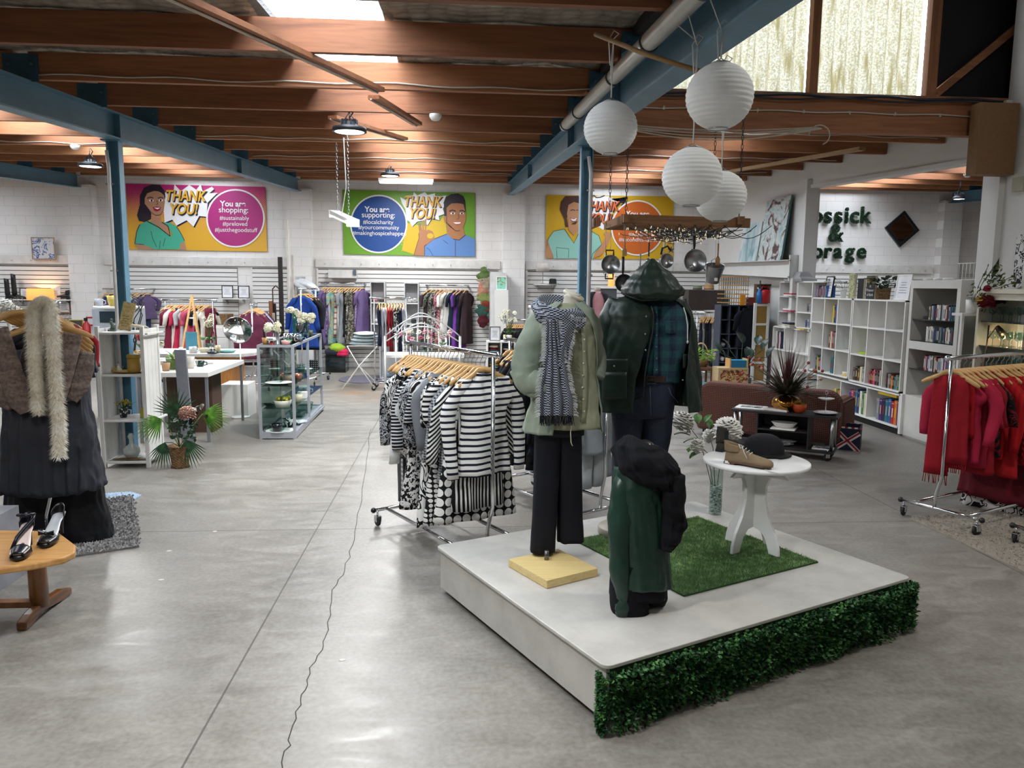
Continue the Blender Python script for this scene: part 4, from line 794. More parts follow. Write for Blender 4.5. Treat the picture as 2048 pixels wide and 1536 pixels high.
fill(r,[('dress',.85,.2,fab('plain','#1d3f8a'),'bright blue robe',0,.5),('dress',.9,.2,fab('plain','#17181f'),'black robe',1,.5),('dress',.9,.2,fab('plain','#22232b'),'black coat',2,.5)],'robe rack','robes by the wrapped bags',s0=.05,s1=.4)
r=brack(1395,1452,625,14.2,1.35,'rail of jeans and dark trousers right of the raincoat')
simple(r,15,[P_('#20242e','dark jeans'),P_('#3a3d44','charcoal trousers'),P_('#8d8b86','pale trousers'),P_('#1d2a4a','blue jeans'),P_('#14161c','black trousers'),P_('#1a1c24','black jeans')],'jeans rail',.85,.19,('trousers','folded'),turn=-PI/2+1.1)
r=brack(1010,1062,640,14.6,1.36,'rail of dark clothes behind the sage mannequin')
simple(r,10,[P_('#17181d','black jacket'),P_('#8c1524','red and black jacket'),P_('#1d1e24','charcoal jacket'),P_('#141519','black coat')],'dark jacket rail',.85,.2,('coat',))
# ---------------- display platform ----------------
NX,NY=.57,2.72; prz=math.atan2(.82,1.71); PLX=V((math.cos(prz),math.sin(prz),0)); PLY=V((-math.sin(prz),math.cos(prz),0)); PZ=.27
def pl(x,y,z=PZ): return V((NX,NY,0))+PLX*x+PLY*y+V((0,0,z))
t=E('display_platform','low white display platform with leafy hedge skirt, carrying the mannequins','platform',(NX,NY,0),prz)
LX,LY=1.9,1.56
def rrect(x0,y0,x1,y1,r,n=6):
    out=[]
    for cx,cy,a0 in((x1-r,y0+r,-PI/2),(x1-r,y1-r,0),(x0+r,y1-r,PI/2),(x0+r,y0+r,PI)):
        out+=[(cx+r*math.cos(a0+PI/2*k/n),cy+r*math.sin(a0+PI/2*k/n)) for k in range(n+1)]
    return out
n=N('scuffed_white_board'); f=n.noise(5,6,None,.7); c=n.ramp(f,[(.3,'#aeaba5'),(.6,'#c0bdb7')]); c=n.mix(n.ramp(n.noise(30,6,None,.8),[(.66,'#000000'),(.70,'#ffffff')]),c,'#a7a49d')
PBW=n.fin(c,.42)
MB().prism(rrect(0,0,LX,LY,.035),(0,0,PZ-.008),(1,0,0),(0,1,0),(0,0,1),.016).build('top_board',PBW,t,bevel=.003)
m=MB(); m.bx((.02,.02,.035),(.035,LY-.02,PZ-.016)); m.build('side_panel',PBW,t)
m=MB(); m.bx((.035,LY-.035,.035),(LX-.02,LY-.02,PZ-.016)); m.build('side_panel',PBW,t)
m=MB(); m.bx((LX-.035,.02,.035),(LX-.02,LY-.035,PZ-.016)); m.build('side_panel',PBW,t)
m=MB(); m.bx((.035,.02,.035),(LX-.035,.035,PZ-.016)); m.build('side_panel',mm('#2c3a2a',.8),t)
m=MB(); m.bx((.07,.07,.0),(LX-.07,LY-.07,.035)); m.build('plinth',mm('#17181a',.8),t)
def leafmat(c1,c2,c3,rough=.45):
    n=N('plastic_leaf'); return n.fin(n.ramp(n.noise(22,2),[(.3,c1),(.5,c2),(.7,c3)]),rough,Specular_IOR_Level=.4)
HED=leafmat('#14301d','#2c5a30','#5a8a48')
R=random.Random(4); m=MB()
def leafq(m,p,d,u,l,w):
    d=d.normalized(); s=d.cross(u); s=(s.normalized() if s.length>1e-3 else V((1,0,0)))*w/2; u2=s.cross(d).normalized()
    m.add([p,p+d*l*.45-s+u2*l*.06,p+d*l*.45+u2*(-l*.05),p+d*l*.45+s+u2*l*.06,p+d*l],[(0,2,1),(0,3,2),(1,2,4),(2,3,4)])
for k in range(9000):
    x=R.uniform(0,LX); z=R.uniform(-.005,PZ-.022); y=.015-.05*R.random()*(1+.35*math.sin(x*14)*math.sin(z*30+x*3))
    if z<.02+.022*(1+math.sin(x*9)): 
        if R.random()<.5: continue
    z=max(z,.012); d=V((R.uniform(-1,1),-.55-R.random(),R.uniform(-.5,1))); leafq(m,V((x,y,z)),d,V((R.uniform(-1,1),R.uniform(-1,1),R.uniform(-1,1))),.021,.015)
for k in range(900):
    y=R.uniform(-.03,.05); z=R.uniform(.01,PZ-.03); leafq(m,V((-.002-.015*R.random(),y,z)),V((-1,R.uniform(-1,1),R.uniform(-.5,1))) if y<.02 else V((-.2,-1,.2)),V((R.uniform(-1,1),R.uniform(-1,1),1)),.02,.014)
    y=R.uniform(-.03,.05); leafq(m,V((LX+.012*R.random(),y,z)),V((1,R.uniform(-1,1),R.uniform(-.5,1))),V((R.uniform(-1,1),R.uniform(-1,1),1)),.02,.014)
m.build('boxwood_skirt',HED,t,kind='stuff',label='artificial boxwood leaves on the front side')
# turf rug
tr=E('turf_rug','square of green artificial grass lying on the white platform','rug',pl(.72,.36,PZ+.0005),prz); GR=leafmat('#5a7d45','#7a9a5c','#a3bf86',.6)
MB().bx((0,0,0),(.93,.90,.008)).build('backing',mm('#2a4a1f',.9),tr)
m=MB()
for k in range(26000):
    x=R.uniform(0,.93);y=R.uniform(0,.90); a=R.uniform(0,2*PI); h=R.uniform(.009,.017); dx,dy=.0017*math.cos(a),.0017*math.sin(a); tx,ty=R.uniform(-.008,.008),R.uniform(-.008,.008)
    m.add([(x-dx,y-dy,.006),(x+dx,y+dy,.006),(x+tx,y+ty,.006+h)],[(0,1,2)])
m.build('grass_blades',GR,tr,kind='stuff')
# ---------------- mannequin helpers ----------------
def pxm(x,y,Y): return at(x,y,Y=Y)
def clothring(cx,cz,rx,ry,Y,cy,n,i,ff,seed,a0=None,a1=None,amp=1,ph=0,sq=.8):
    out=[]; K=n if a0 is None else n+1
    for k in range(K):
        th=2*PI*k/n if a0 is None else a0+(a1-a0)*k/n
        c,s_=math.cos(th),math.sin(th)
        f=1+amp*(ff*(.5*math.sin(11*th+ph+cz*6)+.35*math.sin(19*th-cz*9+ph*2))+.05*noise.noise(V((c*2.2,s_*2.2,cz*7+seed)))+.035*noise.noise(V((c*6,s_*6,cz*18+seed))))
        out.append((cx+rx*math.copysign(abs(c)**sq,c)*f,Y+cy+ry*math.copysign(abs(s_)**sq,s_)*f,cz+.006*noise.noise(V((th*2,cz*8,seed)))))
    return out
def pxbody(m,tab,Y,n=56,nr=40,ff=.02,seed=0,arc=None,amp=1,ph=0,grow=0,cap=True,sq=.8,crease=None):
    """tab rows: (y px, x centre px, half width px, half depth m, depth offset m); arc rows: (y px, a0 deg, a1 deg)"""
    rings=[]; y0,y1=tab[0][0],tab[-1][0]
    for i in range(nr+1):
        y=lerp(y0,y1,i/nr); cx,hw,ry,cy=interp(tab,y); c=pxm(cx,y,Y); e=pxm(cx+hw,y,Y); rx=e.x-c.x+grow
        a=interp(arc,y) if arc else None
        r=clothring(c.x,c.z,rx,ry+grow,Y,cy,n,i,ff*ssm(0,1,i/nr),seed,*( (math.radians(a[0]),math.radians(a[1])) if a else (None,None)),amp=amp,ph=ph,sq=sq)
        if crease: r=[crease(p,i/nr) for p in r]
        rings.append(r)
    m.loft(rings,cap=cap and not arc,closed=not arc); return m
def pxtube(m,pts,Y,n=18,seed=0,fold=.10,freq=60,sub=8):
    """pts: (x px, y px, radius m, depth offset, flatten)"""
    P=[]
    for i in range(len(pts)-1):
        for k in range(sub):
            u=k/sub; q=[lerp(a,b,u) for a,b in zip(pts[i],pts[i+1])]; P.append(q)
    P.append(list(pts[-1])); 
    for _ in range(3): P=[P[0]]+[[(a+2*b+c)/4 for a,b,c in zip(P[i-1],P[i],P[i+1])] for i in range(1,len(P)-1)]+[P[-1]]
    C_=[pxm(q[0],q[1],Y)+V((0,q[3],0)) for q in P]; rings=[]
    for i,(c,q) in enumerate(zip(C_,P)):
        d=(C_[min(i+1,len(C_)-1)]-C_[max(i-1,0)]).normalized(); s=d.cross(V((0,1,0))).normalized(); b=d.cross(s)
        rr=[]
        for k in range(n):
            a=2*PI*k/n; f=1+fold*(.35*math.sin(i*.5+2.6*math.sin(a+seed))+.9*noise.noise(V((math.cos(a)*1.5,math.sin(a)*1.5,i*.35+seed)))); rr.append(c+(s*math.cos(a)+b*math.sin(a)*.85)*q[2]*f)
        rings.append(rr)
    m.loft(rings); return m
# ---------- mannequin with sage shirt ----------
Y1=3.86
mt=E('mannequin','female mannequin on a square pine base, dressed in sage shirt, scarf and black trousers','mannequin',(0,0,0))
q=at(1105,1128,Z=PZ+.04); m=MB(); m.T=Matrix.Translation((q.x,q.y,PZ+.022))@Matrix.Rotation(prz+.05,4,'Z'); m.box((0,0,0),(.31,.34,.04)); m.build('base',wood('#c9ab6c','#dcc48a',2.2,'X',.45),mt,bevel=.002)
q2=at(1093,1120,Z=PZ+.04); MB().tube([(q2.x,q2.y,PZ+.03),(q2.x,q2.y,.36)],.012,12).build('pole',mm('#6d6e70',.3,.8),mt)
m=MB(); pxbody(m,[(640,1140,22,.06,0),(612,1142,18,.045,0),(596,1143,15,.042,0),(588,1145,17,.045,0)][::-1],Y1,n=24,nr=8,amp=.1); m.build('neck_cap',mm('#b9b3a6',.4),mt)
m=MB(); c=pxm(1147,592,Y1); m.T=Matrix.Translation(c)@Matrix.Rotation(.45,4,'Y')@Matrix.Rotation(.25,4,'X'); m.lathe([(.001,-.012),(.05,-.012),(.058,0),(.055,.012),(.001,.016)],n=28,sy=.8); m.build('neck_plate',mm('#c2bbab',.35),mt)
def thing(m,name,mat,label,cat=None,**k): return m.build(name,mat,label=label,cat=cat or name.replace('_',' '),**k)
TRO=fab('plain','#0f111b',rough=.7); m=MB()
def leg(tab,seed): pxbody(m,tab,Y1,n=32,nr=30,ff=.012,seed=seed,amp=.6,sq=.75)
leg([(835,1098,30,.085,0),(870,1096,27,.082,0),(950,1093,25,.07,0),(1030,1089,24,.062,0),(1100,1085,25,.065,0)],1)
leg([(835,1135,30,.085,.01),(870,1137,27,.082,.02),(950,1139,26,.07,.03),(1030,1141,26,.062,.04),(1085,1143,27,.065,.04)],2)
pxbody(m,[(815,1117,48,.1,0),(840,1117,50,.1,0),(868,1117,51,.09,0)],Y1,n=40,nr=6,seed=4,amp=.3); thing(m,'trousers',TRO,'wide black trousers on the female mannequin, below the sage shirt')
n=N('sage_cotton'); n.bump(n.noise(14,4),.35,.015); SAGE=n.fin(n.ramp(n.noise(6,4),[(.3,'#707b6d'),(.7,'#8a9484')]),.9)
n=N('olive_shirt_cotton'); n.bump(n.noise(14,4),.35,.015); OLV=n.fin(n.ramp(n.noise(6,4),[(.3,'#7c8068'),(.7,'#969780')]),.9)
st1=E('shirt','sage green button shirt with puffed rolled sleeve, on the mannequin beside the striped rack','shirt')
m=MB(); pxbody(m,[(606,1140,24,.055,0),(622,1137,46,.085,0),(650,1136,57,.105,0),(700,1138,55,.115,0),(750,1140,52,.105,0),(800,1139,58,.11,0),(835,1137,62,.118,0),(852,1136,64,.12,0)],Y1,n=90,nr=60,ff=.03,seed=3,amp=.9).build('body',OLV,st1)
m=MB(); ar=[(604,-80,235),(640,-50,250),(700,-30,262),(760,-24,262),(862,-18,255)]
pxbody(m,[(604,1138,26,.065,0),(620,1135,50,.095,0),(650,1132,63,.115,0),(700,1134,61,.125,0),(750,1134,60,.118,0),(800,1130,68,.125,0),(835,1127,74,.13,0),(862,1126,78,.132,0)],Y1,n=90,nr=60,ff=.035,seed=8,arc=ar,amp=1.1,ph=1).build('overshirt',SAGE,st1,solid=.004)
m=MB(); pxtube(m,[(1095,622,.05,0,1),(1076,650,.066,-.01,1),(1060,690,.076,-.03,1),(1050,730,.078,-.05,1),(1056,758,.072,-.08,1),(1082,764,.058,-.12,1),(1098,752,.05,-.13,1)],Y1,24,1,.14); m.build('left_sleeve',SAGE,st1)
m=MB(); pxtube(m,[(1172,622,.045,.02,1),(1184,655,.052,.02,1),(1190,700,.05,.01,1),(1196,735,.046,-.01,1),(1189,752,.042,-.03,1)],Y1,22,5,.14); m.build('right_sleeve',SAGE,st1)
m=MB(); pxtube(m,[(1030,740,.03,-.02,1),(1040,768,.028,-.06,1),(1062,782,.026,-.1,1),(1092,778,.026,-.14,1)],Y1,12,2,.1); m.build('rolled_cuff',SAGE,st1)
m=MB()
pk=[(1166,650),(1168,690),(1170,740),(1170,790),(1166,845)]
def surf(px,py,hw=64,cx=1136,dep=.125): 
    c=max(-.98,min(.98,(px-cx)/hw)); return pxm(px,py,Y1-dep*(1-abs(c)**2.5)**.4*.98)
m.grid(lambda u,v:(lambda a,b:surf(lerp(a[0],b[0],(v*4)%1 if v<1 else 1)-4+8*u,lerp(a[1],b[1],(v*4)%1 if v<1 else 1)))(pk[min(int(v*4),3)],pk[min(int(v*4),3)+1]),1,16); m.build('placket',OLV,st1,solid=.006)
for k in range(8): MB().ball(surf(1167+2*math.sin(k),655+k*24,dep=.132),(.005,.003,.005),8,6).build('button',mm('#cfcbbd',.2,.3),st1)
MB().tube([surf(1142,835,dep=.14),surf(1143,850,dep=.15),surf(1141,865,dep=.15),surf(1142,885,dep=.15),surf(1145,892,dep=.15)],.0025,5).build('drawstring',mm('#c8c3b2',.8),st1)
# scarf
SCF=fab('weave','#989da8','#171b29',95,.95,name='woven_scarf'); FR=mm('#c3c5c8',.95)
sc=E('scarf','navy and white woven scarf with frayed edges around the sage mannequin neck','scarf')
m=MB()
loop=[]
for k in range(37):
    a=2*PI*k/36; c=pxm(1122+47*math.cos(a),622-14*math.sin(a)+6*math.cos(a),Y1+.115*math.sin(a)); loop.append(c)
rings=[]
for i,p in enumerate(loop):
    d=(loop[(i+1)%36]-loop[(i-1)%36]).normalized(); s_=d.cross(V((0,0,1))).normalized(); b_=s_.cross(d)
    rings.append([p+(s_*math.cos(t_)*.03+b_*math.sin(t_)*.045)*(1+.16*math.sin(5*t_+i*.35)+.14*noise.noise(V((i*.3,t_,2)))) for t_ in [2*PI*k/26 for k in range(26)]])
m.loft(rings,cap=False); m.build('neck_loop',SCF,sc)
def sheetfn(rows,Y,dep,fr,am,ph=0):
    def fn(u,v):
        y=lerp(rows[0][0],rows[-1][0],v); x0,x1=interp(rows,y); x=lerp(x0,x1,u); return pxm(x,y,Y-dep-am*math.sin(u*fr+ph+v*2)*(.3+.7*v)-.015*math.sin(PI*u)-.006*noise.noise(V((u*5,v*9,ph))))
    return fn
tailL=[(640,1092,1116),(670,1092,1118),(700,1092,1122),(740,1086,1132),(770,1082,1138),(800,1080,1146),(832,1080,1147)]
m=MB(); m.grid(sheetfn(tailL,Y1,.165,22,.012),44,60); m.build('front_tail',SCF,sc,solid=.005)
m=MB(); m.grid(sheetfn([(628,1098,1140),(650,1104,1150),(670,1108,1146),(700,1108,1138),(735,1106,1134)],Y1,.155,9,.012,2),24,40); m.build('crossed_tail',SCF,sc,solid=.005)
m=MB(); m.grid(sheetfn([(634,1128,1170),(646,1130,1172),(656,1140,1166)],Y1,.145,4,.01,1),16,8); m.build('collar_fold',SCF,sc,solid=.008)
m=MB(); Rr=random.Random(8); ft=sheetfn(tailL,Y1,.168,22,.012)
for e,sg in ((0,-1),(1,1)):
    for k in range(170):
        v=Rr.random(); p=V(ft(e,v)); L_=.022*Rr.uniform(.6,1.3); d=V((sg*L_,-.004,-L_*.5*Rr.random())); m.tube([p,p+d*.6+V((0,0,.004)),p+d],.0011,3,False)
f2=sheetfn([(628,1098,1140),(650,1104,1150),(670,1108,1146),(700,1108,1138),(735,1106,1134)],Y1,.158,9,.012,2)
for k in range(120): v=Rr.random(); p=V(f2(1,v)); m.tube([p,p+V((.014*Rr.random()+.006,-.006,.003-.02*Rr.random()))],.0011,3,False)
for k in range(60): u=Rr.random(); c=pxm(lerp(1122,1172,u),lerp(640,644,u),Y1-.16); m.tube([c,c+V((.006*Rr.random(),-.005,.018*Rr.random()+.006))],.0011,3,False)
m.build('frayed_edge',FR,sc,kind='stuff')
m=MB()
for k in range(150): u=Rr.random(); p=V(ft(u,1)); l=.03+.02*Rr.random(); m.tube([p,p+V((Rr.uniform(-.01,.01),-.003,-l))],.0016,3,False)
m.build('dark_fringe',mm('#14161d',.95),sc,kind='stuff')
# ---------- mannequin with raincoat ----------
Y2=4.32
mt=E('mannequin','male mannequin on a pale disc base, wearing the green raincoat and jeans','mannequin')
q=at(1225,1068,Z=PZ); MB().lathe([(.13,PZ+.001),(.135,PZ+.012),(.135,PZ+.045),(.128,PZ+.052),(.001,PZ+.052)],(q.x+.05,q.y,0),36).build('base',mm('#9c9385',.5),mt)
MB().tube([(q.x+.05,q.y,PZ+.05),(q.x+.05,q.y,.8)],.014,10).build('pole',STEEL,mt)
m=MB(); pxbody(m,[(575,1300,16,.05,0),(600,1300,20,.06,0),(620,1300,40,.08,0)],Y2,n=24,nr=6,amp=.1); m.build('neck_cap',mm('#8d8a84',.5),mt)
RC=None; n=N('waxed_green_raincoat'); f=n.noise(5,5); n.bump(n.noise(9,4,None,.5,1),.3,.02); RC=n.fin(n.ramp(f,[(.3,'#101d17'),(.7,'#182a22')]),.45,Specular_IOR_Level=.35)
def plaid():
    n=N('blue_green_plaid'); o=n.xyz()
    def band(q,p,w,off=0): return n.math('LESS_THAN',n.math('FRACT',n.math('ADD',n.math('MULTIPLY',q,p),off)),w)
    a=band(o[0],13,.5); b=band(o[2],13,.5); th=n.math('ADD',band(o[0],13,.06,.3),band(o[2],13,.06,.3))
    c=n.mix(n.math('MULTIPLY',n.math('ADD',a,b),.5),'#0f1c3a','#16474c'); c=n.mix(n.math('MULTIPLY',th,.35),c,'#0a1020'); c=n.mix(.2,c,n.ramp(n.noise(70,2),[(.3,'#0a1228'),(.7,'#20585c')])); n.bump(n.noise(10,4),.35,.02); return n.fin(c,.9)
ps=E('plaid_shirt','dark blue and green plaid flannel shirt under the raincoat','shirt')
m=MB(); pxbody(m,[(590,1310,24,.06,0),(606,1318,50,.09,0),(640,1322,54,.115,0),(700,1322,47,.12,0),(745,1318,40,.11,0),(762,1316,40,.108,0)],Y2,n=72,nr=44,ff=.015,seed=5,amp=.8).build('body',plaid(),ps)
def surf2(px,py,dep=.125,cx=1320,hw=52): c=max(-.98,min(.98,(px-cx)/hw)); return pxm(px,py,Y2-dep*(1-abs(c)**2.5)**.4)
m=MB(); m.grid(lambda u,v:surf2(lerp(1308,1316,u),lerp(612,752,v),.132),1,20); m.build('placket',plaid(),ps,solid=.004)
for k in range(6): MB().ball(surf2(1313,625+k*23,.138),(.005,.003,.005),8,6).build('button',mm('#45607a',.3),ps)
m=MB(); m.grid(lambda u,v:surf2(lerp(1330,1352,u),lerp(642,668,v),.13),6,6); m.build('chest_pocket',plaid(),ps,solid=.004)
DEN=None; n=N('dark_denim'); f=n.noise(4,4); n.bump(n.noise(90,2),.2,.003); DEN=n.fin(n.mix(.35,n.ramp(f,[(.3,'#0b101d'),(.7,'#151f36')]),n.ramp(n.noise(200,1),[(.4,'#080c16'),(.6,'#202d48')])),.85)
je=E('jeans','dark blue denim jeans on the male mannequin','jeans')
m=MB()
def leg2(tab,seed): pxbody(m,tab,Y2,n=32,nr=34,ff=.01,seed=seed,amp=.8,sq=.8)
leg2([(800,1258,34,.09,0),(860,1254,29,.085,0),(910,1250,25,.075,0),(980,1247,23,.07,0),(1055,1245,23,.07,0)],1); leg2([(800,1312,36,.09,.0),(860,1312,30,.085,.0),(910,1308,25,.075,.0),(980,1302,23,.07,.0),(1060,1298,23,.07,.0)],2)
pxbody(m,[(748,1312,42,.105,0),(775,1300,48,.11,0),(805,1286,60,.11,0),(832,1284,60,.1,0)],Y2,n=48,nr=14,seed=4,amp=.4); m.build('legs',DEN,je)
m=MB(); m.tube([surf2(x,y,.125,1312,44) for x,y in((1337,775),(1343,790),(1352,800),(1356,805))],.002,4); m.tube([surf2(x,y,.125,1312,44) for x,y in((1300,772),(1301,800),(1302,830))],.002,4); m.build('stitching',mm('#4a4f5e',.8),je)
be=E('belt','brown leather belt with a buckle through the jeans waist','belt')
m=MB(); rg=[]
for k in range(41):
    a=2*PI*k/40; c=pxm(1313+43*math.cos(a),758+3*math.cos(a),Y2+.118*math.sin(a)); rg.append([c+V((math.cos(a)*o,math.sin(a)*o,dz)) for o,dz in((-.003,-.018),(.003,-.018),(.003,.018),(-.003,.018))])
m.loft(rg,cap=False,sm=False); m.build('strap',mm('#2b1a17',.35,0,.2),be)
c=surf2(1303,760,.135,1313,46); m=MB(); m.tube([c+V((.022*x,0,.02*z)) for x,z in((-1,-1),(1,-1),(1,1),(-1,1),(-1,-1))],.003,6); m.tube([c+V((-.02,-.004,0)),c+V((.02,-.004,0))],.002,6); m.build('buckle',mm('#3a3432',.3,.8),be)
co=E('raincoat','dark green hooded raincoat hanging open on the male mannequin','coat')
tb=[(592,1300,44,.08,0),(604,1296,72,.11,0),(630,1292,84,.14,0),(680,1290,88,.155,0),(740,1290,96,.16,0),(780,1291,103,.165,0),(818,1292,107,.17,0)]
ar=[(592,-60,256),(620,-28,271),(660,-16,270),(720,-46,262),(760,-54,257),(818,-56,255)]
m=MB(); pxbody(m,tb,Y2,n=110,nr=64,ff=.022,seed=13,arc=ar,amp=.9,ph=2,sq=.75).build('shell',RC,co,solid=.006)
m=MB(); pxtube(m,[(1236,604,.06,0,1),(1218,640,.07,-.02,1),(1207,690,.068,-.03,1),(1203,735,.062,-.05,1),(1206,775,.058,-.06,1)],Y2,24,3,.1); m.build('left_sleeve',RC,co)
m=MB(); pxtube(m,[(1357,604,.055,.03,1),(1370,640,.06,.02,1),(1378,700,.058,.01,1),(1384,760,.055,.0,1),(1385,808,.056,-.01,1)],Y2,24,7,.1); m.build('right_sleeve',RC,co)
hd=[(519,1303,5,.02,0),(528,1303,15,.05,0),(545,1303,32,.09,0),(562,1303,47,.12,-.01),(578,1304,59,.14,-.02),(588,1302,57,.14,-.03),(596,1300,44,.12,-.04),(600,1298,30,.09,-.04)]
def cr(p,v): x,y,z=p; return (x,y-.02*abs(noise.noise(V((x*9,z*5,1))))*1.5,z-.03*max(0,(x-1.1))*8*ssm(.2,.9,v)*.3+.012*noise.noise(V((x*14,z*14,4))))
m=MB(); pxbody(m,hd,Y2-.02,n=80,nr=40,ff=.02,seed=21,amp=1.3,crease=cr,sq=.7).build('hood',RC,co)
m=MB(); m.tube([pxm(x,y,Y2-.165) for x,y in((1242,585),(1258,594),(1285,601),(1310,600),(1335,592),(1358,580),(1364,573))],.005,6); m.build('hood_seam',mm('#0f1a16',.5),co)
def surf3(px,py,dep=.17): 
    cx,hw,ry,cy=interp(tb,py); c=max(-.97,min(.97,(px-cx)/hw)); return pxm(px,py,Y2-(ry+.012)*(1-abs(c)**2.67)**.375)
for name,box in (('pocket_flap',(1204,718,1256,744)),('pocket',(1204,744,1254,800)),('pocket_flap',(1366,708,1388,736))):
    m=MB(); m.grid(lambda u,v:surf3(lerp(box[0],box[2],u),lerp(box[1],box[3],v)),10,6); m.build(name,RC,co,solid=.006)
for x,y in((1228,732),(1292,633),(1290,668),(1291,700),(1365,760),(1265,596)): MB().ball(surf3(x,y)+V((0,-.004,0)),(.005,.003,.005),8,6).build('snap_stud',mm('#8f9694',.3,.7),co)
m=MB(); m.tube([pxm(x,y,Y2-.16) for x,y in((1367,615),(1372,630),(1375,650),(1375,675),(1375,684))],.0035,6); m.ball(pxm(1375,684,Y2-.16),(.006,.006,.01),8,6); m.build('drawcord',mm('#c9ccca',.6),co)
m=MB(); m.tube([pxm(x,y,Y2-.155) for x,y in((1302,612),(1308,630),(1306,660),(1298,700),(1290,750),(1285,815))],.004,6); m.build('storm_flap_edge',mm('#0f1a16',.5),co)
# ---------- child size bust ----------
Y3=3.25
SAT=None; n=N('dark_green_satin'); n.bump(n.noise(7,4,None,.5,1),.4,.02); SAT=n.fin(n.ramp(n.noise(4,3),[(.3,'#0a251c'),(.7,'#13362b')]),.38)
KN=fab('plain','#0a0b12'); 
mt=E('mannequin','small child torso mannequin at the platform front, in green blouse and black shorts','mannequin'); m=MB(); pxbody(m,[(884,1288,17,.05,0),(892,1288,20,.05,0),(930,1284,22,.05,0)],Y3,n=24,nr=5,amp=.1); m.build('neck_cap',mm('#4d4a48',.25,.6),mt)
q=at(1300,1205,Z=PZ); MB().tube([(q.x,Y3,PZ+.001),(q.x,Y3,.6)],.012,8).build('pole',STEEL,mt)
m=MB(); pxbody(m,[(1120,1278,56,.1,0),(1165,1276,55,.1,0),(1190,1276,56,.1,0)],Y3,n=40,nr=10,seed=2,amp=.5); pxbody(m,[(1165,1252,33,.08,-.02),(1205,1256,37,.082,-.02),(1228,1259,37,.084,-.02),(1239,1262,22,.06,-.02)],Y3,n=40,nr=16,seed=3,amp=.6); pxbody(m,[(1165,1308,27,.08,.03),(1195,1311,25,.08,.03),(1207,1312,20,.07,.03)],Y3,n=40,nr=14,seed=5,amp=.5); thing(m,'shorts',KN,'black turned-up shorts below the dark green satin blouse','shorts')
bl=E('blouse','dark green satin blouse with long gathered sleeve on the small front bust','blouse')
m=MB(); pxbody(m,[(918,1272,26,.06,0),(935,1272,44,.085,0),(970,1276,50,.1,0),(1050,1282,50,.1,0),(1110,1283,54,.105,0),(1166,1286,56,.112,0)],Y3,n=96,nr=60,ff=.025,seed=31,amp=1.1).build('body',SAT,bl)
m=MB(); pxtube(m,[(1256,938,.045,-.02,1),(1243,975,.055,-.04,1),(1237,1030,.055,-.05,1),(1234,1090,.05,-.06,1),(1234,1140,.045,-.07,1),(1238,1175,.03,-.08,1),(1240,1184,.024,-.08,1),(1238,1200,.034,-.08,1),(1236,1215,.03,-.08,1)],Y3,26,9,.12); m.build('left_sleeve',SAT,bl)
m=MB(); pxtube(m,[(1300,938,.045,.06,1),(1322,990,.05,.08,1),(1326,1060,.045,.08,1),(1326,1130,.04,.08,1),(1328,1150,.035,.08,1)],Y3,20,11,.12); m.build('right_sleeve',SAT,bl)
sh=E('scarf','black soft scarf wrapped around the small front bust with one hanging end','scarf')
def cr2(p,v): x,y,z=p; return (x+.012*noise.noise(V((x*12,y*12,z*14))),y-.035*abs(noise.noise(V((x*8+3,z*13,2)))),z+.015*noise.noise(V((x*11,1,z*9))))
m=MB(); pxbody(m,[(878,1262,14,.05,.0),(890,1272,40,.10,0),(905,1280,52,.13,0),(928,1292,60,.145,0),(950,1302,50,.14,0),(972,1318,34,.11,0)],Y3,n=90,nr=50,ff=.03,seed=41,amp=2.2,crease=cr2).build('neck_wrap',KN,sh)
m=MB(); pxbody(m,[(940,1330,26,.06,-.06),(990,1336,22,.05,-.08),(1040,1337,21,.045,-.08),(1070,1330,18,.04,-.08),(1085,1322,10,.03,-.08)],Y3,n=50,nr=40,ff=.05,seed=43,amp=2.0,crease=cr2).build('hanging_end',KN,sh)
# ---------- round table with shoes and cap ----------
q=at(1503,1100,Z=PZ); TX_,TY_=q.x,q.y; zt2=at(1506,920,Y=TY_).z; H=zt2-PZ
t=E('pedestal_table','round white pedestal table with four curved fins on the grass mat','table',(TX_,TY_,PZ+.012),.55)
MB().lathe([(.001,H-.032),(.272,H-.032),(.28,H-.028),(.28,H-.016),(.276,H-.012),(.001,H-.012)],n=64).build('table_top',mm('#e9e9e8',.3,0,.02),t)
hf=[(.0,.14),(.05,.13),(.085,.09),(.10,.05),(.115,.0),(.175,.0),(.17,.05),(.15,.12),(.10,.22),(.075,.32),(.075,.40),(.10,.46),(.15,.50),(.2,H-.032),(0,H-.032)]
k_=(H-.032)/.53; hf=[(x,min(z*k_,H-.032) if z<.5 else (H-.05 if z==.50 else H-.032)) for x,z in hf]
for k in range(4):
    a=k*PI/2; MB().prism(hf,(0,0,0),(math.cos(a),math.sin(a),0),(0,0,1),(-math.sin(a),math.cos(a),0),.018).build('leg_fin',mm('#e9e9e8',.3,0,.02),t,bevel=.002)
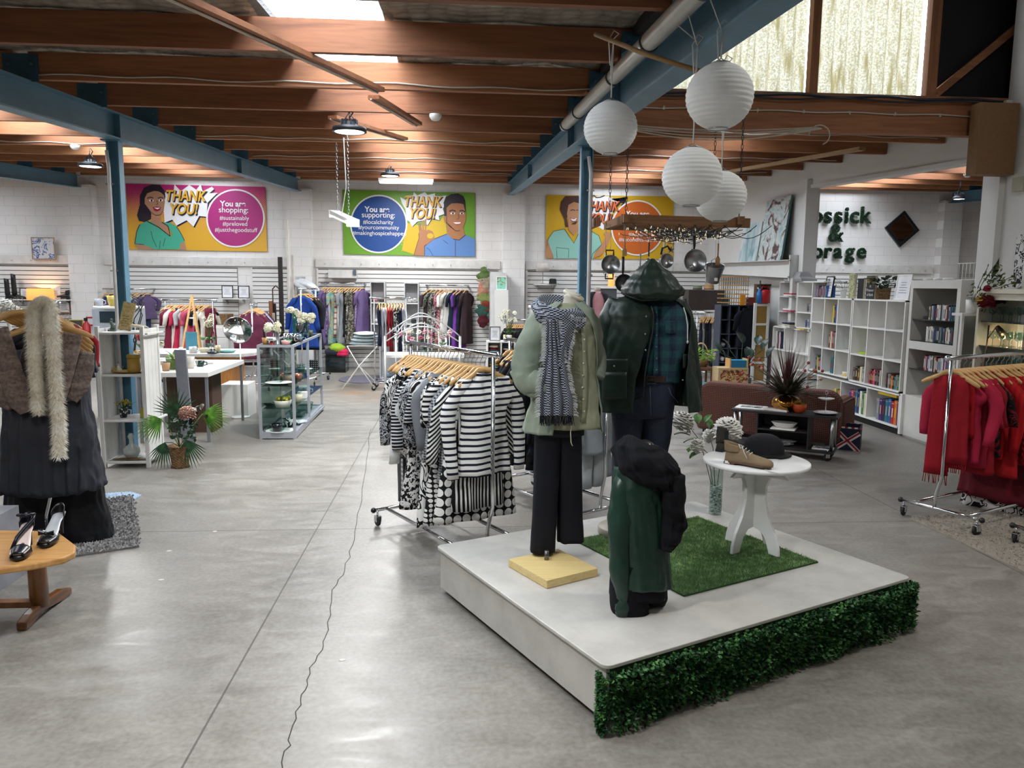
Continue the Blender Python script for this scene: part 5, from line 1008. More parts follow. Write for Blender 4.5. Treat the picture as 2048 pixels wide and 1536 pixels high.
def shoe(name,label,loc,rz,mat,sole,sh_h=.06,boot=True,cat='shoe',laces=False,group=None,s=1,heel=.012):
    t=E(name,label,cat,loc,rz,group); t.scale=(s,s,s); prof=[(-.004,.012,.03),(.004,.026,.06),(.03,.033,.075),(.07,.033,.078),(.11,.031,.068),(.15,.037,.052),(.19,.043,.042),(.225,.042,.036),(.252,.032,.03),(.266,.014,.02)]
    m=MB(); rings=[]
    for x,hw,h in prof: rings.append([(x,hw*math.cos(a),heel+.008+max(0,math.sin(a))*h+min(0,math.sin(a))*.004) for a in [2*PI*k/20 for k in range(20)]])
    m.loft(rings); m.build('upper',mat,t)
    if boot: 
        m=MB(); zz=heel+.06; m.loft([[(.042-.002*i+(.05-.001*i)*math.cos(a),(.033-.001*i)*math.sin(a),zz+sh_h*i/5+(.012 if i==5 else 0)*math.cos(a)*-1) for a in [2*PI*k/24 for k in range(24)]] for i in range(6)],cap=False); m.build('shaft',mat,t,solid=.004)
    out=[(x-.002,hw*1.08) for x,hw,h in prof]; poly=out+[(x,-w) for x,w in out[::-1]]
    MB().prism(poly,(0,0,heel+.003),(1,0,0),(0,1,0),(0,0,1),.012).build('sole',sole,t,bevel=.002)
    MB().prism([(-.004,.026),(.06,.033),(.06,-.033),(-.004,-.026)],(0,0,heel/2),(1,0,0),(0,1,0),(0,0,1),heel).build('heel',sole,t)
    if laces:
        m=MB()
        for k in range(4): x=.09+k*.017; z=.098-k*.010+heel; m.tube([(x,-.022,z-.012),(x+.008,0,z),(x,.022,z-.012)],.0022,5)
        m.tube([(.088,0,.10+heel),(.10,-.03,.10+heel),(.12,-.045,.07+heel),(.14,-.05,.04+heel)],.002,5); m.tube([(.088,0,.10+heel),(.08,-.03,.11+heel),(.10,-.05,.09+heel)],.002,5)
        m.tube([(.24,-.05,.004),(.27,-.07,.002),(.30,-.08,.002),(.33,-.085,.001)],.002,5); m.tube([(.24,-.045,.004),(.28,-.06,.002),(.32,-.07,.002)],.002,5); m.build('laces',mm('#d9d5cd',.8),t)
    return t
TAN=None; n=N('tan_nubuck'); n.bump(n.noise(120,2),.15,.002); TAN=n.fin(n.ramp(n.noise(6,4),[(.3,'#75614a'),(.7,'#8f7a5e')]),.85)
zt3=PZ+.012+H-.0115
p=at(1452,925,Z=zt3); p2=at(1545,938,Z=zt3); L=(p2-p).length
t=shoe('ankle_boot','tan lace-up ankle boot lying foremost on the round white table',(p.x,p.y,zt3),math.atan2(p2.y-p.y,p2.x-p.x)-.05,TAN,mm('#5d4632',.6),.045,True,'shoe',True,s=L/.262)
MB().box((.02,-.034,.012),(.026,.002,.014)).build('price_sticker',mm('#e9e9e6',.5),t,label='white price sticker')
p=at(1440,905,Z=zt3); t=shoe('chelsea_boot','dark olive suede pull-on boot standing behind the tan one on the round table',(p.x-.0,p.y+.02,zt3),.75,mm('#2f2d25',.9,0,.15),mm('#0f1118',.6),.10,True,'shoe',s=.8)
MB().bx((.02,-.036,.05),(.065,.036,.15)).build('elastic_gusset',mm('#0f1220',.8),t)
p=at(1527,910,Z=zt3); t=E('knit_cap','black ribbed cap with a small brim at the back of the round table','cap',(p.x,p.y,zt3),-.3)
m=MB(); rings=[]
for i in range(17):
    v=i/16; z=.008+.115*v; r=.102*(1-v**3.2)**.5 if v<1 else .004; r=max(r,.004)
    rings.append([(r*math.cos(a)*(1+.02*math.sin(44*a))*1.05,r*.95*math.sin(a)*(1+.02*math.sin(44*a)),z) for a in [2*PI*k/132 for k in range(132)]])
m.loft(rings); CAPM=mm('#0a0b12',.95); m.build('crown',CAPM,t)
m=MB(); m.loft([[( .104*math.cos(a)*1.05,.1*math.sin(a),z) for a in [2*PI*k/48 for k in range(48)]] for z in(.001,.018)]); m.build('band',CAPM,t)
m=MB(); m.prism([(.09*math.cos(a),.09*math.sin(a)) for a in [(-1.1+2.2*k/12) for k in range(13)]]+[((.15-.02*abs(a))*math.cos(a*.8),(.12)*math.sin(a*.9)) for a in [(1.1-2.2*k/12) for k in range(13)]],(0,0,.008),(1,0,0),(0,1,0),(0,0,1),.008); m.build('brim',CAPM,t)
# ---------- flowers ----------
def petal_mesh(name='petals',n1=46,r=.05,seed=1,mat=None,style='peony'):
    R_=random.Random(seed); m=MB()
    for k in range(n1):
        f=(k+.5)/n1; el=lerp(1.45,-.75,f**.9); az=k*2.39996; d=V((math.cos(az)*math.cos(el),math.sin(az)*math.cos(el),math.sin(el))); u=V((-math.sin(az),math.cos(az),0)); w=d.cross(u)*-1
        rr=r*lerp(.35,1,f); sz=r*lerp(.38,.62,f); c=d*rr*.6
        def fn(a,b,c=c,d=d,u=u,w=w,sz=sz,f=f):
            x=(a-.5)*2; y=b; prof=math.sin(PI*min(.97,.18+.8*b))**.6
            p=c+u*(x*sz*.95*prof)+ (d*.75+w*.5)*(y*sz*.95)- d*(x*x*sz*.25)+w*(-y*y*sz*(.5*f-.1))
            return p+V((1,1,1))*.08*sz*noise.noise(V((a*5+k,b*5,f*9)))*(b+.2)
        m.grid(fn,4,4)
    return m.mesh(name,mat)
def leaf_mesh(L=.08,w=.03,mat=None,name='leaf'):
    m=MB(); m.grid(lambda a,b:((a-.5)*w*math.sin(PI*(.04+.94*b))**.8,L*b,.12*L*math.sin(PI*b)+abs(a-.5)*w*.25),4,8); return m.mesh(name,mat)
WP=mm('#e8e6df',.7,0,.05,20); GLF=leafmat('#1f3d1a','#355a28','#56803a'); DKL=leafmat('#16281c','#22402a','#3a5a3c')
PE=petal_mesh('bloom',70,.085,seed=1,mat=WP); RO=petal_mesh('bloom',34,.075,seed=3,mat=WP); SMF=petal_mesh('bloom',9,.042,seed=5,mat=WP); HY=petal_mesh('bloom',120,.085,seed=7,mat=WP)
LM=leaf_mesh(.09,.045,GLF)
def bouquet(name,label,loc,vase,blooms,leaves=(),stem=True,cat='flower arrangement',rz=0,seed=1,z0=.1):
    """blooms: (mesh,(x,y,z),scale,mat); leaves: (x,y,z,yaw,pitch,scale)"""
    t=E(name,label,cat,loc,rz); vase(t); m=MB(); Rr=random.Random(seed)
    for me,p,s,mt_ in blooms:
        o=inst(me,'bloom',t,p,mat=mt_,scale=s); p=V(p); d=p-V((0,0,z0)); o.rotation_euler=(Rr.uniform(-.5,.5)-d.y*1.5,Rr.uniform(-.4,.4)+d.x*1.5,Rr.uniform(0,6)); m.tube([(0,0,z0*.3),V((0,0,z0)).lerp(p,.5)+V((p.x*.0,0,.02)),p],.0025,5)
    if stem and blooms: m.build('stems',GLF,t)
    for x,y,z,yw,pt,s in leaves: inst(LM,'leaf',t,(x,y,z),scale=s,rot=(pt,0,yw))
    return t
def glassvase(prof,col='#dfe8e6',pebbles=0,hp=.3,r=.04):
    def f(t):
        MB().lathe(prof,n=28,cap=False).build('vase',glass(col),t)
        if pebbles:
            m=MB(); R_=random.Random(5)
            for k in range(pebbles): a=R_.uniform(0,2*PI); q_=r*R_.random()**.4; m.ball((q_*math.cos(a),q_*math.sin(a),.015+hp*k/pebbles),(.009,.009,.006),7,5)
            m.build('glass_pebbles',mm('#b9c4bf',.08,.1,.3,30),t,kind='stuff')
    return f
def solidvase(prof,mat): return lambda t: MB().lathe(prof,n=24).build('vase',mat,t)
p=at(1430,1028,Z=PZ); zz=at(1430,938,Y=p.y).z-PZ; s_=1/ (FPX/(p-O).dot(Fw))
def off(x,y,Y=None,o=p): q=at(x,y,Y=Y or o.y); return (q.x-o.x,q.y-o.y,q.z-PZ)
bouquet('flower_vase','tall glass vase of pebbles with large white peonies beside the round table',(p.x,p.y,PZ+.001),glassvase([(.038,.001),(.04,.005),(.04,zz)],pebbles=420,hp=zz*.6,r=.033),
 [(PE,off(1366,838),1.25,None),(PE,off(1455,852,p.y-.05),1.35,None),(RO,off(1396,888,p.y-.03),.9,None),(RO,off(1418,868,p.y+.05),.8,None)],
 [off(x,y)+(a,b,c) for x,y,a,b,c in((1385,855,.4,.3,1.1),(1395,850,-.3,.5,1.2),(1408,848,-1.0,.6,1.0),(1380,872,1.3,0,1.1),(1400,880,1.0,-.3,1.2),(1410,895,1.5,-.2,1.3),(1405,905,2.0,-.3,1.2),(1440,940,-1.5,.1,1.2),(1430,925,2.2,.2,1.2),(1370,860,2.2,.1,.9),(1420,860,-.2,.7,1),(1440,875,-1.2,.4,1.1),(1447,1000,0,1,.01),(1390,900,2.4,0,1.1))],z0=zz)
# ---------------- evening wear rack at the left ----------------
RA,RB=(-2.56,4.98),(-3.0,6.1)
R4=rack('chrome rail rack of evening wear and furs at the left edge',RA,RB,1.53,fw=.5)
def furmat(c1,c2,c3,sc=(1,1,3.5)): 
    n=N('fur'); f=n.noise(5,5,n.mapc(sc)); m=n.noise(60,3); c=n.ramp(f,[(.3,c1),(.5,c2),(.7,c3)]); n.bump(m,.8,.01); return n.fin(n.mix(.3,c,n.ramp(m,[(.35,dk(c1,.6)),(.65,c3)])),.95)
MINK=furmat('#4b3e39','#6b5b54','#96867d',(1,1,5)); CREAM=furmat('#c4b9a0','#ddd3bc','#f1ecdd')
CH=fab('plain','#2e3038',rough=.6); BS=fab('plain','#0d0e14',rough=.5); rz4=R4[5]+PI/2+PI; Y4=4.93
def pleats(p,v):
    x,y,z=p; f=math.sin(x*95)+.5*math.sin(x*41+1); return (x,y-.012*f*v,z+.014*f*v*v)
m=MB(); pxbody(m,[(700,95,60,.1,0),(780,95,78,.14,0),(900,100,92,.18,0),(975,103,103,.2,0)],Y4+.05,n=150,nr=40,ff=.02,seed=51,amp=1.2,crease=pleats); thing(m,'evening_dress',CH,'charcoal chiffon pleated dress hanging under the fur stole','dress')
m=MB(); pxbody(m,[(880,110,72,.1,0),(980,115,88,.13,0),(1040,120,98,.15,0),(1078,124,104,.16,0)],Y4+.2,n=110,nr=26,ff=.02,seed=52,amp=.9,crease=lambda p,v:(p[0],p[1]-.008*math.sin(p[0]*30),max(.02,p[2]))); thing(m,'evening_gown',BS,'long plain black gown reaching the shaggy rug, beneath the charcoal dress','dress')
c=pxm(100,662,Y4); hanger((c.x,c.y,c.z+.05),.1,'wooden hanger under the mink stole','hangers on the evening rack',w=.5)
t=E('fur_stole','brown mink fur stole wrapped in a V over the charcoal dress','stole')
def furtube(pts,name,n=26,seed=0,fl=.5,fold=.10):
    m=MB(); P=[]
    for i in range(len(pts)-1):
        for k in range(8): P.append([lerp(a,b,k/8) for a,b in zip(pts[i],pts[i+1])])
    P.append(list(pts[-1]))
    for _ in range(3): P=[P[0]]+[[(a+2*b+c)/4 for a,b,c in zip(P[i-1],P[i],P[i+1])] for i in range(1,len(P)-1)]+[P[-1]]
    Cc=[pxm(q[0],q[1],Y4)+V((0,q[3],0)) for q in P]; rg=[]
    for i,(c,q) in enumerate(zip(Cc,P)):
        d=(Cc[min(i+1,len(Cc)-1)]-Cc[max(i-1,0)]).normalized(); s=d.cross(V((0,1,0))).normalized(); b=d.cross(s); w=q[2]/FPX*Y4
        rg.append([c+s*w*math.cos(a)*(1+.04*noise.noise(V((i*.4,a,seed))))+b*w*fl*math.sin(a)*(1+fold*math.sin(3*math.cos(a)*3+seed)+.1*noise.noise(V((i*.3,a*2,seed)))) for a in [2*PI*k/n for k in range(n)]])
    m.loft(rg); return m.build(name,MINK,t)
furtube([(28,655,17,-.16,0),(40,690,19,-.17,0),(55,740,22,-.18,0),(72,790,24,-.18,0),(85,815,14,-.17,0)],'left_lapel',seed=1)
furtube([(162,665,17,-.1,0),(155,700,20,-.12,0),(146,745,22,-.15,0),(136,790,20,-.16,0),(124,822,8,-.16,0)],'right_lapel',seed=2)
furtube([(-40,690,22,-.02,0),(-18,725,34,-.06,0),(5,755,40,-.1,0),(38,778,34,-.13,0),(60,800,22,-.14,0)],'left_wrap',seed=3,fl=.35,fold=.25)
furtube([(10,735,30,-.08,0),(25,765,32,-.11,0),(50,790,24,-.13,0)],'left_wrap',seed=5,fl=.35,fold=.25)
furtube([(174,705,14,.0,0),(172,735,22,-.05,0),(160,765,28,-.08,0),(146,785,26,-.1,0)],'right_wrap',seed=4,fl=.4,fold=.25)
m=MB(); pxbody(m,[(672,100,46,.05,0),(720,98,56,.09,0),(800,100,60,.1,0)],Y4-.05,n=40,nr=10,amp=.4); m.build('lining',mm('#33272e',.45),t)
# cream boa
t=E('fur_boa','long cream fluffy fur boa draped over the rail end, one tail longer','boa'); Rr=random.Random(2); YB4=4.72
P=[(78,828,15,0,0),(74,780,16,0,0),(70,720,17,0,0),(68,660,18,0,0),(70,620,18,0,0),(84,602,17,.0,0),(100,612,17,0,0),(104,660,16,0,0),(108,720,16,0,0),(112,780,15,0,0),(118,840,15,0,0),(117,915,14,0,0)]
Q=[]
for i in range(len(P)-1):
    for k in range(6): Q.append([lerp(a,b,k/6) for a,b in zip(P[i],P[i+1])])
Q.append(P[-1])
for _ in range(3): Q=[Q[0]]+[[(a+2*b+c)/4 for a,b,c in zip(Q[i-1],Q[i],Q[i+1])] for i in range(1,len(Q)-1)]+[Q[-1]]
Cc=[pxm(q[0],q[1],YB4) for q in Q]; rr=[q[2]/FPX*YB4*.72 for q in Q]; rr[0]=rr[-1]=.02; m=MB(); m.tube(Cc,rr,16).build('pelt',CREAM,t)
m=MB()
for i in range(len(Cc)-1):
    p,q=Cc[i],Cc[i+1]; dn=(q-p).normalized(); s1=dn.cross(V((0,1,0))).normalized()
    for k in range(170):
        c=p.lerp(q,Rr.random()); a=Rr.uniform(0,2*PI); o=s1*math.cos(a)+V((0,math.sin(a),0)); r=rr[i]; tip=c+o*(r+.016+.012*Rr.random())+V((0,0,-.018)); b0=c+o*r*.95; sd=dn.cross(o)*.0022; m.add([b0-sd,b0+sd,tip],[(0,1,2)])
m.build('fur_tufts',furmat('#d5cab2','#efe8d7','#fdfaf2'),t,kind='stuff')
fill((None,V((-2.68,5.2,0)),V((-.366,.93,0)),.9,1.53,R4[5]),[(['dress','dress','coat','dress'][k%4],1.2+.08*(k%2),.2,[CH,BS,fab('plain','#241a24'),fab('spot','#0c1220','#27384f',60),fab('plain','#6b6a72'),fab('plain','#8a1522') ][k%6],['charcoal gown','black gown','dark plum jacket','sequinned navy dress','grey dress','red dress'][k%6],k%4,.3) for k in range(8)],'evening rack','evening dresses behind the stole')
for k in range(7):
    q=pxm(42-9*k,645+1.5*k,5.0+.05*k); hanger((q.x,q.y,q.z+.06),rz4+.25+.1*math.sin(k),'bare wooden hanger bunched left of the cream boa, %s of seven'%od(k),'empty hangers on the evening rack',w=.44)
for k in range(4):
    q=pxm(128,662+9*k,4.95+.06*k); o=hanger((q.x,q.y,q.z+.04),rz4+.2,'wooden hanger sticking out right of the cream boa, %s from the top'%od(k),'hangers right of the boa',w=.36); o.rotation_euler=(0,.25,rz4+.2)
# shaggy rugs
def rug(name,label,poly,h,mat,blade,n,bw=.004,seed=1):
    t=E(name,label,'rug'); MB().prism([(p[0],p[1]) for p in poly],(0,0,.006),(1,0,0),(0,1,0),(0,0,1),.01).build('backing',mat,t); R_=random.Random(seed); m=MB()
    xs=[p[0] for p in poly]; ys=[p[1] for p in poly]; c=0
    def inside(x,y):
        r=False; j=len(poly)-1
        for i in range(len(poly)):
            if (poly[i][1]>y)!=(poly[j][1]>y) and x<(poly[j][0]-poly[i][0])*(y-poly[i][1])/(poly[j][1]-poly[i][1])+poly[i][0]: r=not r
            j=i
        return r
    while c<n:
        x,y=R_.uniform(min(xs),max(xs)),R_.uniform(min(ys),max(ys))
        if not inside(x,y): continue
        c+=1; a=R_.uniform(0,2*PI); l=h*R_.uniform(.6,1.2); dx,dy=bw*math.cos(a),bw*math.sin(a); b=R_.uniform(0,2*PI); tx,ty=l*.8*math.cos(b),l*.8*math.sin(b)
        m.add([(x-dx,y-dy,.008),(x+dx,y+dy,.008),(x+tx*.6,y+ty*.6,.008+l*.7),(x+tx,y+ty,.01+l*.35)],[(0,1,2),(1,3,2)])
    m.build('pile',blade,t,kind='stuff'); return t
def spk(c1,c2): n=N('shaggy_pile'); return n.fin(n.ramp(n.noise(45,2),[(.35,c1),(.65,c2)]),.9)
rug('shaggy_rug','grey and white shaggy rug under the evening wear rack',[(-3.4,4.25),(-2.03,4.96),(-2.55,6.15),(-3.9,5.4)],.035,mm('#6f6d6c',.9),spk('#5d5b5b','#c9c7c6'),22000,.004)
rug('light_rug','pale blue thin rug corner behind the grey shaggy rug',[(-2.8,5.85),(-2.5,6.0),(-2.5,6.2),(-2.62,6.3),(-3.2,6.2)],.01,mm('#9fb3c6',.9),spk('#8fa6bd','#c9d6e0'),1500,.004,2)
rug('cream_rug','cream pile rug with bound edge under the red rack at the right',[(3.38,5.32),(3.45,4.1),(3.9,3.4),(7,3.2),(7,5.2),(3.9,5.5)],.016,mm('#8f877b',.9),spk('#8f877c','#b9b2a8'),26000,.004,3)
rug('round_mat','dark patterned floor mat beyond the drying rack',[(at(735,752,Z=0).x+.45*math.cos(a),13.9+.6*math.sin(a)) for a in [2*PI*k/20 for k in range(20)]],.008,mm('#5c5a66',.9),spk('#46444f','#7c7a88'),2500,.004,4)
# ---------------- wooden bench with shoes ----------------
OAK=wood('#9a6c38','#c4935a',1.6,'X',.35,'varnished_oak'); OAKD=wood('#6b4322','#8f6035',1.6,'Z',.3,'varnished_oak')
Zb=.44; tl=[(px,py) for px,py in((-60,1058),(96,1062),(120,1066),(152,1090),(150,1104),(128,1115),(60,1128),(-60,1145))]
t=E('wooden_bench','low varnished timber coffee bench at the left edge holding black heels','bench')
pts=[at(x,y,Z=Zb) for x,y in tl]; MB().prism([(p.x,p.y) for p in pts],(0,0,Zb-.016),(1,0,0),(0,1,0),(0,0,1),.032).build('top',OAK,t,bevel=.008)
q=at(62,1228,Z=0.06); lx,ly=q.x-.02,q.y+.1
m=MB(); m.prism([(.035*math.cos(a)*1.2,.02+.05*math.sin(a)) for a in [2*PI*k/20 for k in range(20)]],(lx,ly,(.055+Zb-.032)/2),(1,0,0),(0,1,0),(0,0,1),Zb-.032-.055,True); m.build('leg',OAKD,t)
f0=at(60,1262,Z=0.0); m=MB(); m.loft([[(lx-.022,y,z0),(lx+.026,y,z0),(lx+.026,y,z1),(lx-.022,y,z1)] for y,z0,z1 in((f0.y-.0,.0,.04),(f0.y+.06,.0,.06),(ly,.03,.075),(ly+.22,.0,.06),(ly+.3,0,.035))],sm=False); m.build('foot',wood('#5a3519','#7d5230',1.6,'Y',.25),t,bevel=.008)
m=MB(); m.beam((lx-.9,ly,.075),(lx,ly,.075),.05,.03); m.build('stretcher',OAKD,t)
def heelshoe(label,loc,rz,mat,kind=0,s=1):
    t=E('high_heel_shoe',label,'shoe',loc,rz); t.scale=(s,s,s)
    m=MB(); m.loft([[(x,w*math.cos(a),max(.0,z+h*math.sin(a))) for a in [2*PI*k/16 for k in range(16)]] for x,w,z,h in((.235,.012,.012,.01),(.22,.03,.015,.014),(.18,.038,.018,.018),(.14,.036,.024,.02),(.12,.03,.028,.022))]); m.build('platform_sole',mm('#0c0c10',.4),t)
    m=MB(); m.loft([[(x,w*y,z+dz) for y,dz in((-1,0),(-.5,-.003),(.5,-.003),(1,0),(1,.004),(.5,.001),(-.5,.001),(-1,.004))] for x,w,z in((.225,.028,.03),(.18,.036,.033),(.13,.03,.045),(.08,.024,.075),(.03,.026,.098),(.0,.02,.102))]); m.build('insole',mm('#c9b6ae' if kind else '#b9bcc0',.35,.2 if not kind else 0),t)
    m=MB(); m.tube([(.012,0,.098),(.008,0,.05),(.006,0,0)],[.018,.009,.008],10); m.build('heel',mat,t)
    m=MB(); m.grid(lambda u,v:(lerp(.235,.165,v),.038*math.cos(PI*u)*(.55+.45*v+.1),.018+.036*math.sin(PI*u)*(.6+.4*v)),16,6); m.build('vamp',mat,t,solid=.003)
    m=MB(); m.grid(lambda u,v:(.0+.05*(1-math.sin(PI*u)) ,.027*math.cos(PI*u),.095+.055*v*(.4+.6*math.sin(PI*u))),16,4); m.build('heel_counter',mat,t,solid=.003)
    m=MB()
    if kind: m.tube([(.165,-.034,.03),(.13,-.02,.075),(.09,.0,.10),(.05,.025,.125),(.03,.026,.14)],.008,8); m.tube([(.01,-.024,.14),(.05,-.03,.15),(.07,0,.152),(.05,.03,.15),(.01,.024,.14)],.007,8); m.build('strap',mat,t)
    else: m.prism([(0,0),(-.03,.018),(-.034,-.01),(0,0),(.03,-.016),(.034,.012)],(.19,0,.06),(0,1,0),(.4,0,.9),(.9,0,-.4),.008); m.ball((.195,0,.06),.009,8,6); m.build('bow',mat,t)
    return t
p=at(40,1110,Z=Zb); heelshoe('black glitter strappy high heel at the left on the timber bench',(p.x-.03,p.y+.15,Zb+.0005),-1.3,mm('#13131d',.3,.3,.5,120),1,1.08)
p=at(92,1088,Z=Zb); heelshoe('black satin platform heel with bow, right one on the timber bench',(p.x-.005,p.y+.17,Zb+.0005),-1.45,mm('#121214',.35,0,.1),0,1.05)
MB().bx((-2.64,3.9,.0),(-2.5,4.5,.42)).build('grey_box',mm('#8f8f96',.6),label='grey panel just below the timber bench at the left edge',cat='box')
# ---------------- bookshelves in the opening ----------------
SW=mm('#e3e1dd',.4,0,.04,3); XS=5.15
def sy(px,py,X=XS): q=at(px,py,X=X); return q.y,q.z
def cubby(label,y0,y1,z0,z1,cols,rows,X=XS,dep=.33,mat=SW,th=.018,back=True,name='cube_bookcase',cat='bookcase',colpos=None,legs=False,rowpos=None):
    """y0 near end, y1 far end, opening faces -x"""
    t=E(name,label,cat,(X,(y0+y1)/2,0)); yc=(y0+y1)/2; L=y1-y0
    m=MB(); m.bx((0,-L/2,z0),(dep,L/2,z0+th)); m.bx((0,-L/2,z1-th),(dep,L/2,z1)); m.bx((0,-L/2,z0),(dep,-L/2+th,z1)); m.bx((0,L/2-th,z0),(dep,L/2,z1)); m.build('carcass',mat,t,bevel=.001)
    if back: MB().bx((dep-.008,-L/2+.002,z0+.002),(dep,L/2-.002,z1-.002)).build('back_panel',mat,t)
    for i in range(1,rows): z=z0+(z1-z0)*i/rows if not rowpos else rowpos[i-1]; MB().bx((.002,-L/2+th,z-th/2),(dep-.01,L/2-th,z+th/2)).build('shelf',mat,t)
    for i in range(1,cols): y=-L/2+L*i/cols if not colpos else colpos[i-1]-yc; MB().bx((.0015,y-th/2,z0+th),(dep-.01,y+th/2,z1-th)).build('divider',mat,t)
    return t
BC=dict(red='#a3202a',black='#18181c',white='#dcdad6',navy='#1d2747',blue='#2a5a9a',green='#3f7a3f',yellow='#d3b42c',orange='#c96a28',purple='#4a2a72',grey='#7f8286',brown='#5c3d2a',teal='#2a6a72',cream='#cfc3a5',pink='#c24a6c',silver='#a9acb0')
def books(where,y0,y1,z,h,seq,group,X=XS,dep=.2,kind='book',inset=.04,tilt=0,pitch=None,var=.15,lab=True,hw=None):
    n=len(seq); w=(y1-y0)/n; R_=random.Random(int(z*100)+n+int(y0*10)); rep={}
    for i,cn in enumerate(seq):
        hh=h*(1-var*R_.random()); tw=w*.93; y=y1-w*(i+.5); m=MB(); c1=mm(BC[cn],.35,0,.15,12)
        t=E(kind,('%s spined %s, %s from the left %s'%(cn,kind.replace('_',' '),od(i),where)) if lab else '%s %s'%(kind.replace('_',' '),where),kind.replace('_',' '),(X+inset,y,z),0,group)
        m.bx((0,-tw/2,0),(dep,tw/2,hh)); m.build('cover',c1,t,bevel=.001)
        mk=MB(); 
        if kind=='book': mk.bx((-.0012,-tw*.16,hh*.3),(-.0002,tw*.16,hh*.7)); mk.bx((-.0012,-tw*.4,hh*.9),(-.0002,tw*.4,hh*.92))
        else: mk.bx((-.0012,-tw*.25,hh*.15),(-.0002,tw*.25,hh*.75))
        mk.build('spine_print',mm(BC[R_.choice(['white','yellow','cream','silver','red'])] if kind=='book' else BC[R_.choice(['white','silver','navy','red','grey','black','blue','black'])],.4),t)
yA,zA=sy(1625,595); yB_,_=sy(1706,596); yC,_=sy(1812,602); zt_=1.57
cubby('white nine-cube bookcase, far one, with a black framed notice on top',yB_+.01,yA,.52,zt_,3,3)
cubby('white nine-cube bookcase, near one, with paperbacks in its bottom row',yC,yB_-.01,.5,zt_,3,3)
yL0=yC-.02; cubby('long low white bookcase under the cube bookcases, holding large board books',yL0,11.25,.085,.485,4,1,dep=.36,colpos=[yL0+.72,yL0+1.38,yL0+2.05])
MB().bx((XS+.05,yL0+.05,0),(XS+.3,11.2,.085)).build('plinth',mm('#1b1a19',.8),label='plinth coloured dark as the shadow under the long low white bookcase',cat='plinth')  # near-black colour paints in the shadow line below the bookcase
yD,_=sy(1624,563); yE,_=sy(1596,563)
cubby('narrow white CD tower left of the cube bookcases, discs in each row',yA+.01,yE,1.1,1.8,1,3,dep=.3,rowpos=[1.58,1.34])
MB().bx((XS,yA-.33,1.782),(XS+.3,yA+.01,1.8)).build('shelf_plank',SW,label='short white board jutting from the CD tower over the far disc row',cat='board')
yF,_=sy(1568,562); cubby('narrow white shelf tower at the far left of the bookcases, stacked with papers',yE+.01,yF+.15,1.1,1.8,1,3,dep=.155,mat=mm('#cbc9c7',.45))
yG,_=sy(1551,655); yH,_=sy(1617,660); cubby('low white six-cube bookcase at the left end, behind the reddish grass arrangement',yA+.02,yG+.1,.36,1.09,3,2,dep=.155)
MB().bx((XS,yA+.02,0),(XS+.155,yG+.1,.36)).build('base_cabinet',SW,label='plain white base under the low six-cube bookcase',cat='cabinet')
for k,(c,w,zz) in enumerate((('white',.2,1.1),('cream',.22,1.125),('navy',.18,1.15),('pink',.2,1.342),('white',.22,1.365),('white',.2,1.582),('red',.19,1.6))):
    MB().bx((XS-.07,yE+.05,zz),(XS-.07+w,yE+.05+.28,zz+.02)).build('book',mm(BC[c],.5),label='%s book lying flat in the far shelf tower, %s from the bottom'%(c,od(k)),cat='book',group='flat books in the far tower')
MB().bx((XS-.05,yA+.1,1.092),(XS+.15,yA+.35,1.11)).build('book',mm('#c9ab5a',.5),label='yellow book lying alone on the low six-cube bookcase',cat='book')
c3=(yB_+.01-yA)/3
# disc rows
rs=random.Random(9); pick=lambda n,p:[rs.choice(p) for _ in range(n)]
DV=['black','silver','navy','white','grey','red','cream','blue','teal']
books('on top of the far cube bookcase',yA-.33,yA-.02,zt_+.001,.17,pick(16,DV),'disc cases on the far bookcase top',kind='dvd_case',dep=.13)
books('in the middle row of the CD tower',yA+.04,yA+.24,1.35,.13,pick(11,['silver','grey','white','brown']),'discs in the CD tower middle row',kind='cd_case',dep=.12)
books('in the bottom row of the CD tower',yA+.04,yA+.26,1.12,.13,pick(11,['silver','blue','white','grey']),'discs in the CD tower bottom row',kind='cd_case',dep=.12)
cw=(yA-yB_-.01)/3; cw2=(yB_-.01-yC)/3
def cell(u,c,r):  # unit 0 far, 1 near; column from the left (far), row from the top
    base=(yA if u==0 else yB_-.01)-((cw if u==0 else cw2)*(c+1)); z0=(.52 if u==0 else .5); H_=(zt_-z0)/3; return base+.02,z0+H_*(2-r)+.012,(cw if u==0 else cw2)-.04
def cb(u,c,r,frac,seq,h,where,group): y,z,w=cell(u,c,r); books(where,y,y+w*frac,z,h,seq,group)
cb(0,1,0,.55,['yellow','navy','blue','white','blue'],.27,'in the top middle cube of the far bookcase','tall books in the far bookcase top')
cb(0,1,1,.75,['brown','cream','red','teal','orange','yellow'],.25,'in the centre cube of the far bookcase','books in the far bookcase centre')
cb(0,0,2,.7,['purple','green','yellow','navy','red','blue','cream','pink'],.22,'in the bottom left cube of the far bookcase','books in the far bookcase bottom left')
cb(0,1,2,.5,['teal','navy'],.26,'in the bottom middle cube of the far bookcase','books in the far bookcase bottom middle')
cb(0,2,1,.2,['teal','pink'],.22,'in the centre right cube of the far bookcase','books in the far bookcase right')
cb(1,0,2,.95,['brown','black','brown','cream','grey','white'],.2,'in the bottom left cube of the near bookcase','books in the near bookcase bottom left')
cb(1,1,2,.95,['red','black','red','pink','black','brown','black','silver','black','grey'],.2,'in the bottom middle cube of the near bookcase','books in the near bookcase bottom middle')
cb(1,2,2,.95,['black','grey','brown','orange','black','teal','grey','green','black','teal'],.19,'in the bottom right cube of the near bookcase','books in the near bookcase bottom right')
y,z,w=cell(1,0,1); MB().bx((XS+.05,y+.05,z),(XS+.2,y+.25,z+.025)).build('book',mm('#9ab02c',.5),label='lime green book lying flat in the near bookcase middle row',cat='book')
y,z,w=cell(0,2,2); 
